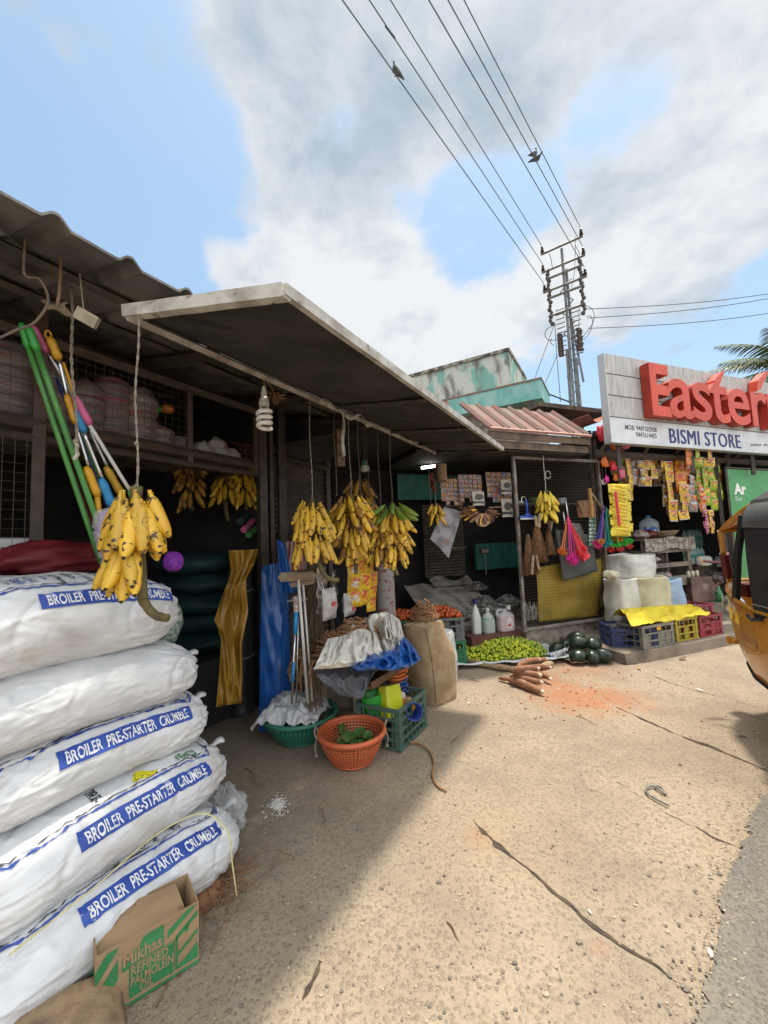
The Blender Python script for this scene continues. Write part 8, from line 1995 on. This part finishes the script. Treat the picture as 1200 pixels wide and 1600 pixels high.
m = MB(); m.lathe([(.03, .28), (.034, .28), (.032, .325), (.001, .325)], 16, cx=.06); m.build('cap', MWTB, t)
m = MB(); m.grid(lambda u, v: (.02 + .055 * v * math.cos(PI2 * u), -.0725, .11 + .075 * v * math.sin(PI2 * u)), 24, 3, 0, True); m.grid(lambda u, v: (.01 + .03 * v * math.cos(PI2 * u), -.0735, .085 + .02 * v * math.sin(PI2 * u)), 16, 2, 1, True); m.build('bottle_label', [M('jug_label', (.62, .52, .54), .5), M('jug_mark', (.5, .06, .05), .5)], t)

# ------------------------------------------------------------------ goods of the grocery store
PZ = .118
def cr_front(pxl, pxr, mat, label, h, d, m_front=-3.46, **k):
    l, r = onm(pxl, 990, m_front), onm(pxr, 990, m_front); w = r.dot(SX) - l.dot(SX); c = S((l.dot(SX) + r.dot(SX)) / 2, m_front - d / 2, PZ)
    return crate(c, RS, w - .015, d, h, mat, label, **k)
c1 = gp(952, 1003, PZ)
crate(S(gp(958, 1000, PZ).dot(SX) + .0, -3.75, PZ), RS - R(28), .52, .36, .25, MCRB, 'empty navy blue crate at the left end of the store step', nb=(4, 4), low_front=.03)
cr_front(1003, 1054, MCRK, 'khaki grey crate with a yellow plate under the yellow cloth', .275, .34, nb=(4, 3), tagc=MYLP)
cr_front(1056, 1092, MCRY, 'yellow crate between the grey and the red one under the yellow cloth', .285, .34, m_front=-3.50, nb=(5, 3))
cr_front(1094, 1131, MCRR, 'dark red crate at the right end under the yellow cloth', .27, .36, m_front=-3.50, nb=(4, 3))
crate(S(gp(1120, 985, PZ).dot(SX), -3.95, PZ), RS, .5, .3, .33, MCRR, 'dark red crate behind the yellow cloth', nb=(5, 3))
MYCL = M('yellow_cloth', (.60, .48, .012), .7, c2=(.52, .38, .01), scale=5, bump=.7, bscale=12)
v0 = onm(975, 960, -3.55).dot(SX); v1 = onm(1108, 970, -3.48).dot(SX)
def ycl(u, v):
    vv = v0 + (v1 - v0) * u; mm = -3.45 - .52 * v + .05 * u * (1 - v) * 0; ex = 1 - abs(2 * v - 1) ** 3
    z = PZ + .285 + .12 * math.sin(math.pi * min(1, v * 1.0)) * (1 - .55 * u) * ex + .03 * (1 - 2 * abs(noise.noise(Vector((u * 6, v * 3.5, 2))))) * 1.3 + .012 * noise.noise(Vector((u * 15, v * 9, 6))) - (.02 if v < .06 else 0)
    return S(vv + .30 * v * (1 - u * .6) + .04 * noise.noise(Vector((v * 6, u * 4, 8))), mm + .03 * noise.noise(Vector((u * 9, v, 4))), z)
cloth('yellow_cloth', MYCL, ycl, 60, 30, 'bright yellow cloth spread over the grey, yellow and red crates', 'cloth', S((v0 + v1) / 2, -3.7, PZ + .28))
m = MB(); 
# white, cream and blue open sacks
MCREAM = M('cream_sack', (.52, .48, .33), .75, c2=(.44, .40, .27), scale=5, bump=.6, bscale=14, bstretch=(2, 2, 14)); MWSK = M('white_store_sack', (.58, .57, .52), .75, c2=(.48, .47, .43), scale=5, bump=.6, bscale=14, bstretch=(2, 2, 14)); MBSK = M('pale_blue_sack', (.33, .44, .58), .7, c2=(.27, .38, .52), scale=5, bump=.6, bscale=14, bstretch=(2, 2, 14))
def ssack(pxl, pxr, pyt, mm_, mat, label, zb, seed, **k):
    l, r = onm(pxl, 900, mm_), onm(pxr, 900, mm_); w = r.dot(SX) - l.dot(SX); zt_ = onm((pxl + pxr) / 2, pyt, mm_).z; standing_sack('store_sack', S((l.dot(SX) + r.dot(SX)) / 2, mm_, zb), RS, w, w * .8, zt_ - zb, mat, label, seed, top='open', group='sacks in front of the store', wr=.13, lw=.06, **k)
ssack(950, 986, 905, -4.12, MWSK, 'white sack standing at the left below the big white one', PZ, 1)
ssack(984, 1030, 902, -4.05, MCREAM, 'cream sack standing in front, right of the gate', PZ, 2)
ssack(1022, 1056, 905, -4.18, MBSK, 'pale blue sack right of the cream one', PZ, 3, lean=-.04)
ssack(954, 1010, 868, -4.40, MWSK, 'big round white sack lying on top behind the cream and white ones', .62, 4)
m = MB(); sbox(m, 5.30, 6.3, -4.9, -4.22, .33, .62); tag(m.build('sack_platform', MBOARD, world=True, loc=S(5.8, -4.6, .33)), 'low wooden platform hidden under the big white sack', 'platform')
crumple('tied_bag', MCREAM, onm(955, 905, -4.0), .10, .08, .06, 5, 'pinkish tied bag top on the left white sack', 'bag', n=14)
# wooden rack
rk0, rk1 = onm(1013, 935, -4.45), onm(1086, 935, -4.45); rw = rk1.dot(SX) - rk0.dot(SX); rz1 = onm(1045, 843, -4.45).z; RZ0 = .335
MOLDW = M('weathered_wood', (.20, .16, .12), .85, c2=(.10, .08, .065), scale=7, stretch=(1, 6, 1), bump=.4, c3=(.30, .27, .22), scale3=5, lo3=.6, hi3=.7)
rack = T('wooden_rack', 'weathered wooden rack with open shelves in front of the store', 'rack', S(rk0.dot(SX), -4.45, RZ0), RS); rh = rz1 - RZ0; rd_ = .42
for x in (0, rw - .07):
    for y in (0, rd_ - .05): m = MB(); m.box((x, y, 0), (x + .07, y + .05, rh)); m.build('upright', MOLDW, rack, bevel=.003)
for z in (.10, rh * .33, rh * .60, rh * .82): m = MB(); m.box((.005, -.004 + .005, z), (rw - .005, rd_ - .005, z + .025)); m.build('shelf', MOLDW, rack)
for z, hh_ in ((rh * .28, .16), (rh * .575, .07), (rh * .80, .05)): m = MB(); m.box((-.01, -.022, z), (rw + .01, -.001, z + hh_)); m.build('front_board', MOLDW, rack, bevel=.002)
m = MB(); m.box((-.04, -.05, rh), (rw + .04, rd_ + .02, rh + .03)); m.build('rack_top', MOLDW, rack)
m = MB(); m.grid(lambda u, v: (-.05 + (rw + .1) * u, -.06 - .012 * math.sin(u * 25), rh + .03 - .19 * v - .02 * math.sin(u * 9)), 44, 6); m.build('plastic_cover', M('printed_oilcloth', (.30, .26, .21), .5, c2=(.13, .10, .08), scale=14, lo=.45, hi=.55), rack, solid=.004)
m = MB(); m.box((-.0, rd_ - .03, .02), (rw, rd_ - .01, rh)); m.build('back_board', MBOARD, rack)
rp_ = lambda x, y, z: S(rk0.dot(SX) + x, -4.45 - y, RZ0 + z)
for i, (x, z, sx, mt_, lab) in enumerate([(.20, rh * .36, .11, MMILK, 'pale bag on the middle shelf of the rack, left'), (.47, rh * .36, .12, MCLEAR, 'clear bag on the middle shelf of the rack'), (.66, rh * .36, .07, MBUN2, 'small patterned bag on the middle shelf of the rack, right'), (.5, .14, .12, MCLEAR, 'clear bag on the bottom shelf of the rack'), (.3, rh * .64, .16, M('beige_pack', (.36, .32, .24), .6), 'beige pack on the upper shelf of the rack')]):
    crumple('goods_bag', mt_, rp_(x, .16, z), sx, .10, .07, i + 30, lab, 'bag', n=14)
m = MB(); p = rp_(.62, .15, rh + .03); m.lathe([(.001, .0), (.17, .0), (.26, .10), (.27, .115), (.25, .11), (.16, .02), (.001, .02)], 30)
tag(m.build('wicker_basket', M('wicker', (.28, .22, .14), .8, c2=(.14, .10, .065), scale=30, stretch=(1, 1, 3), bump=.8, bscale=60), None, p, smooth=True), 'shallow wicker basket on top of the wooden rack', 'basket')
for i, (x, w, lab) in enumerate([(.13, .12, 'dark bundle at the left on top of the rack'), (.3, .1, 'small maroon bundle on top of the rack beside the wicker basket')]):
    crumple('goods_bag', (MBUN, MMAR)[i], rp_(x, .12, rh + .03), w, .1, .07, 40 + i, lab, 'bag', n=14)
MCAN20 = M('water_can', (.10, .25, .5), .2, alpha=.6); p = rp_(.66, .35, rh + .03)
t = T('water_can', 'pale water can with a blue print standing behind the wicker basket', 'water can', p); m = MB(); m.lathe([(.001, 0), (.14, 0), (.15, .03), (.145, .10), (.15, .12), (.145, .2), (.15, .22), (.14, .28), (.06, .34), (.03, .35)], 24); m.build('can_body', M('clear_pet', (.55, .62, .65), .2, alpha=.6), t, smooth=True); m = MB(); m.lathe([(.001, .39), (.034, .39), (.036, .35), (.03, .34)], 16); m.build('cap', MBLP, t)
m = MB(); m.grid(lambda u, v: (.152 * math.cos(3.6 + 1.6 * u), .152 * math.sin(3.6 + 1.6 * u), .05 + .14 * v), 12, 4); m.build('can_label', M('can_label', (.03, .12, .42), .4, c2=(.4, .42, .45), scale=12, lo=.5, hi=.54), t)
# tin box
l, r = onm(1083, 938, -4.36), onm(1119, 938, -4.36); bw = r.dot(SX) - l.dot(SX); p = S(l.dot(SX), -4.36, .335); bh = onm(1100, 901, -4.36).z - .335
t = T('tin_box', 'square brown tin with a faded mark at the right of the rack', 'tin', p, RS - R(8)); m = MB(); m.box((0, 0, 0), (bw, bw * .9, bh)); m.build('tin_body', M('brown_tin', (.11, .055, .04), .55, c2=(.16, .09, .07), scale=6, c3=(.05, .03, .025), scale3=4, bump=.1), t, bevel=.012); m = MB(); m.grid(lambda u, v: (bw * .48 + .05 * v * math.cos(PI2 * u) * (1 + .4 * math.sin(u * 18)), -.003, bh * .6 + .06 * v * math.sin(PI2 * u)), 20, 2, 0, True); m.build('faded_mark', M('faded_mark', (.24, .17, .14), .7), t)
for i in range(6):
    p2 = S(l.dot(SX) + .04 + .055 * (i % 6), -4.42 - .03 * (i % 2), .335 + bh); m = MB(); m.lathe([(.001, 0), (.026, 0), (.026, .08), (.018, .10), (.001, .105)], 12); tag(m.build('small_bottle', M('cream_bottle', (.50, .47, .34), .4), None, p2, smooth=True), 'small cream bottle in the row on top of the brown tin', 'bottle', 'bottles on the tin')
# water bottle packs
MPET = M('pet_bottle', (.42, .62, .60), .12, alpha=.55, bump=.2, bscale=30); MPETG = M('bottle_label_green', (.02, .20, .15), .4, c2=(.04, .3, .24), scale=12)
bot = None
rows_ = []
for (px, py, mm_, n, lab) in [(1096, 881, -4.75, 4, 'water bottle in the lowest pack right of the rack'), (1094, 853, -5.0, 4, 'water bottle in the middle pack right of the rack'), (1120, 850, -5.05, 4, 'water bottle in the back pack beside the post, middle'), (1120, 826, -5.15, 4, 'water bottle in the upper back pack beside the post'), (1098, 830, -5.2, 3, 'water bottle in the upper back pack left of the hanging purple packets')]:
    p0 = onm(px - 14, py, mm_)
    for j in range(2):
        for i in range(n):
            loc = p0 + SX * (.095 * i) - SN * (.10 * j)
            if bot is None:
                bot = T('water_bottle', lab, 'bottle', loc, 0, lab + ' group')
                m = MB(); m.lathe([(.001, 0), (.04, 0), (.045, .015), (.042, .07), (.045, .08), (.042, .10), (.045, .19), (.035, .235), (.016, .265), (.014, .285)], 14); m.build('bottle_body', MPET, bot, smooth=True)
                m = MB(); m.lathe([(.046, .105), (.046, .165)], 14); m.build('bottle_label', MPETG, bot, smooth=True); m = MB(); m.lathe([(.001, .305), (.017, .305), (.018, .28)], 12); m.build('cap', MPETG, bot)
            else: copy_tree(bot, loc=loc, label=lab, group=lab + ' group')
    q = p0 - Vector((0, 0, .012)); m = MB(); m.box((-.06, -.06, 0), (.095 * n, .17, .012)); tag(m.build('board', MBOARD, None, q, RS), 'thin board under the %s' % lab.replace('water bottle in the ', ''), 'board')
zlow = onm(1096, 881, -4.75)
m = MB(); m.box((-.1, -.08, 0), (.62, .5, zlow.z - .36)); tag(m.build('bottle_stand', MBOARD, None, S(zlow.dot(SX) - .12, -4.78, .335), RS), 'low stand carrying the water bottle packs', 'stand')
crumple('plastic_bag', MMILK, onm(1130, 886, -4.6), .12, .1, .10, 33, 'milky plastic bag with bottles left of the rickshaw mirror', 'plastic bag', n=16)
crumple('dark_bag', M('black_brown_bag', (.05, .03, .025), .5, c2=(.3, .16, .12), scale=8, lo=.56, hi=.6), onm(1120, 912, -4.3), .09, .08, .08, 35, 'dark bag hanging behind the wing mirror of the rickshaw', 'bag', n=14)
p = onm(1124, 936, -4.2); m = MB(); m.lathe([(.001, 0), (.05, 0), (.052, .14), (.03, .20), (.02, .25), (.001, .25)], 14); tag(m.build('green_bottle', M('green_pet', (.02, .16, .05), .25, c2=(.3, .4, .2), scale=9, lo=.56, hi=.6), None, Vector((p.x, p.y, .335)), smooth=True), 'green bottle standing beside the brown tin', 'bottle')
# hanging strips of packets
KZ = [('', [MPB, MPGR, MPY, MPW]), ('', [MPY, MPW, MPB, MPR]), ('', [MPO, MPR, MPR, MPY]), ('', [MPR, MPY, MPW, MPO]), ('', [MPGR, MPGR, MPR, MPW]), ('', [MPG, MPG, MPY, MPR]), ('', [MPG, MPY, MPR, MPG]), ('', [MPG, MPB, MPG, MPG])]
ST = [(1044, 728, 808, 0, -4.28, .15, 'leftmost long strip of brown and yellow packets in the store front'), (1052, 724, 815, 1, -4.22, .15, 'yellow and white packet strip, second from the left of the long ones'), (1066, 722, 786, 2, -4.24, .18, 'orange and red packet strip, widest at the top'), (1071, 760, 812, 1, -4.18, .15, 'yellow and white strip hanging below the orange one'), (1080, 726, 790, 3, -4.24, .16, 'red and yellow strip in the middle of the store front'),
      (1084, 745, 800, 4, -4.20, .14, 'grey and red strip right of the middle'), (1094, 722, 794, 6, -4.26, .17, 'yellow and green strip with red fronts'), (1100, 760, 800, 3, -4.16, .15, 'short red and yellow strip over the green ones'), (1104, 724, 790, 5, -4.24, .16, 'first lime green strip from the left'), (1116, 724, 798, 5, -4.26, .15, 'second lime green strip from the left'), (1126, 728, 796, 7, -4.25, .10, 'narrow lime and dark strip next to the right post'), (1060, 735, 800, 0, -4.40, .14, 'brown and yellow strip further back'), (1090, 705, 730, 5, -4.05, .16, 'short lime strip high under the sign board'), (1076, 704, 728, 2, -4.05, .16, 'short orange strip high under the sign board'), (1108, 706, 730, 1, -4.05, .16, 'short yellow strip high under the sign board')]
for (px, y0, y1, k, mm_, w, lab) in ST:
    p, q = onm(px, y1, mm_), onm(px, y0, mm_); n = max(2, round((q.z - p.z) / .15)); packet_strip(p, RS, n, w, (q.z - p.z) / n / .94, .024, KZ[k][1], lab)
for i in range(16):
    px = 1042 + 5.6 * i; y1 = 775 + 22 * rnd.random(); p, q = onm(px, y1, -4.48), onm(px, 720, -4.48); n = max(2, round((q.z - p.z) / .15)); packet_strip(p, RS, n, .16, (q.z - p.z) / n / .94, .024, KZ[(i * 3 + (5 if i > 8 else 0)) % 8][1], 'packet strip in the back row, half hidden by the front strips', group='back row of packet strips')
for i in range(9):
    px = 958 + 8.5 * i; p, q = onm(px, 742 + 9 * (i % 3), -4.5), onm(px, 716, -4.5); packet_strip(p, RS, 2, .15, (q.z - p.z) / 2 / .94, .024, KZ[(i * 5) % 5][1], 'short packet strip high in the back row over the doorway', group='short packet strips in the back row')
for (px, y0, y1, lab) in [(1105, 798, 834, 'left hanging strip of purple and yellow packets over the bottles'), (1113, 798, 834, 'right hanging strip of purple and yellow packets over the bottles')]:
    p, q = onm(px, y1, -4.12), onm(px, y0, -4.12); packet_strip(p, RS, 4, .09, (q.z - p.z) / 4 / .94, .02, [MPP, MPY, MPY, MPP] if px < 1110 else [MPY, MPP, MPP, MPY], lab)
for (px, y0, y1, k, mm_, w, lab) in [(986, 720, 782, 1, -4.28, .10, 'thin strip of yellow and white packets left of the dark doorway'), (996, 722, 758, 4, -4.3, .15, 'grey packet strip at the left of the dark doorway'), (1003, 722, 760, 0, -4.26, .12, 'brown packet strip over the dark doorway'), (1011, 722, 760, 1, -4.28, .12, 'yellow packet strip over the dark doorway'), (1022, 722, 748, 1, -4.3, .10, 'short yellow strip at the right of the dark doorway'), (975, 700, 745, 0, -4.35, .12, 'brown strip at the left end under the sign board'), (1036, 722, 732, 1, -4.25, .12, 'tiny yellow strip in the gap of the packet row')]:
    p, q = onm(px, y1, mm_), onm(px, y0, mm_); n = max(1, round((q.z - p.z) / .13)); packet_strip(p, RS, n, w, (q.z - p.z) / n / .94, .02, KZ[k][1], lab)
# toys and bright bags at the corner of the store
TOY = [(942, 690, MREDP, .09, .14, 'dark red hanging bag at the corner above the gate'), (950, 672, M('violet_toy', (.2, .06, .3), .5), .06, .10, 'violet hanging toy high at the corner'), (960, 705, MORGP, .07, .10, 'orange hanging bag under the sign corner'), (946, 730, MORGP, .06, .09, 'orange hanging toy beside the gate top'), (958, 735, MREDP, .06, .08, 'red hanging toy left of the green one'), (968, 727, MGRN, .05, .07, 'bright green hanging toy under the sign corner'), (978, 702, M('pink_bag', (.6, .12, .2), .5), .07, .07, 'pink bag directly under the sign corner'), (972, 748, M('pink_bag', (.6, .12, .2), .5), .06, .11, 'pink hanging purse above the yellow pouches'), (962, 752, MORGP, .05, .07, 'small orange toy above the yellow pouches'), (948, 755, MPINKP, .04, .07, 'small pink toy near the gate corner'), (951, 712, MBSQ, .03, .12, 'blue hanging strip at the corner of the store'), (956, 690, MREDP, .07, .10, 'red hanging net bag under the sign corner'), (966, 692, MGRN, .04, .06, 'green leaf shaped toy under the sign corner'), (943, 758, MPW, .04, .05, 'small white toy beside the gate corner')]
for i, (px, py, mt_, sx, sz, lab) in enumerate(TOY):
    p = onm(px, py, -4.22 - .05 * (i % 3)); t = T('hanging_toy', lab, 'toy', p, RS, 'bright things at the store corner'); o = crumple('toy_body', mt_, (0, 0, 0), sx * .8, sx * .5, sz * .8, i + 60, None, None, n=10, amp=.75); adopt(o, t)
    m = MB(); m.tube([(0, 0, sz), (0, 0, max(sz + .05, zb_ - p.z))], .003, 4); m.build('string', MROPED, t)
# red tub in the doorway, goods on the back shelves
p = onm(985, 862, -4.9); m = MB(); m.lathe([(.001, 0), (.22, 0), (.30, .30), (.32, .31), (.30, .32), (.21, .03), (.001, .03)], 28); tag(m.build('plastic_tub', M('dark_red_tub', (.13, .012, .016), .4), None, Vector((p.x, p.y, .85)), smooth=True), 'dark red tub in the doorway behind the white sack', 'tub')
m = MB(); m.box((-.35, -.3, 0), (.35, .3, .515)); tag(m.build('counter', MBOARD, None, Vector((p.x, p.y, .335)), RS), 'dark counter under the red tub in the doorway', 'counter')
rr = random.Random(21)
SM = [MPGR, MPB, MPW, MPBLU, MPR, MPY]
jar_m = {}
for zi, z in enumerate((.98, 1.38, 1.78, 2.18)):
    for i in range(13):
        k = rr.randrange(6); v = 5.75 + i * .2 + rr.uniform(-.03, .03)
        if k not in jar_m:
            m = MB(); m.lathe([(.001, 0), (.075, 0), (.08, .02), (.08, .17), (.06, .2), (.06, .23), (.001, .23)], 14); o = m.build('jar', SM[k], None, smooth=True); jar_m[k] = o
        else: o = jar_m[k].copy(); COL.objects.link(o)
        o.location = S(v, -7.55, z + .002); o.scale = (1, 1, rr.uniform(.7, 1.1)); tag(o, 'jar or tin on the dim back shelves of the grocery store', 'jar', 'jars on the back shelves')
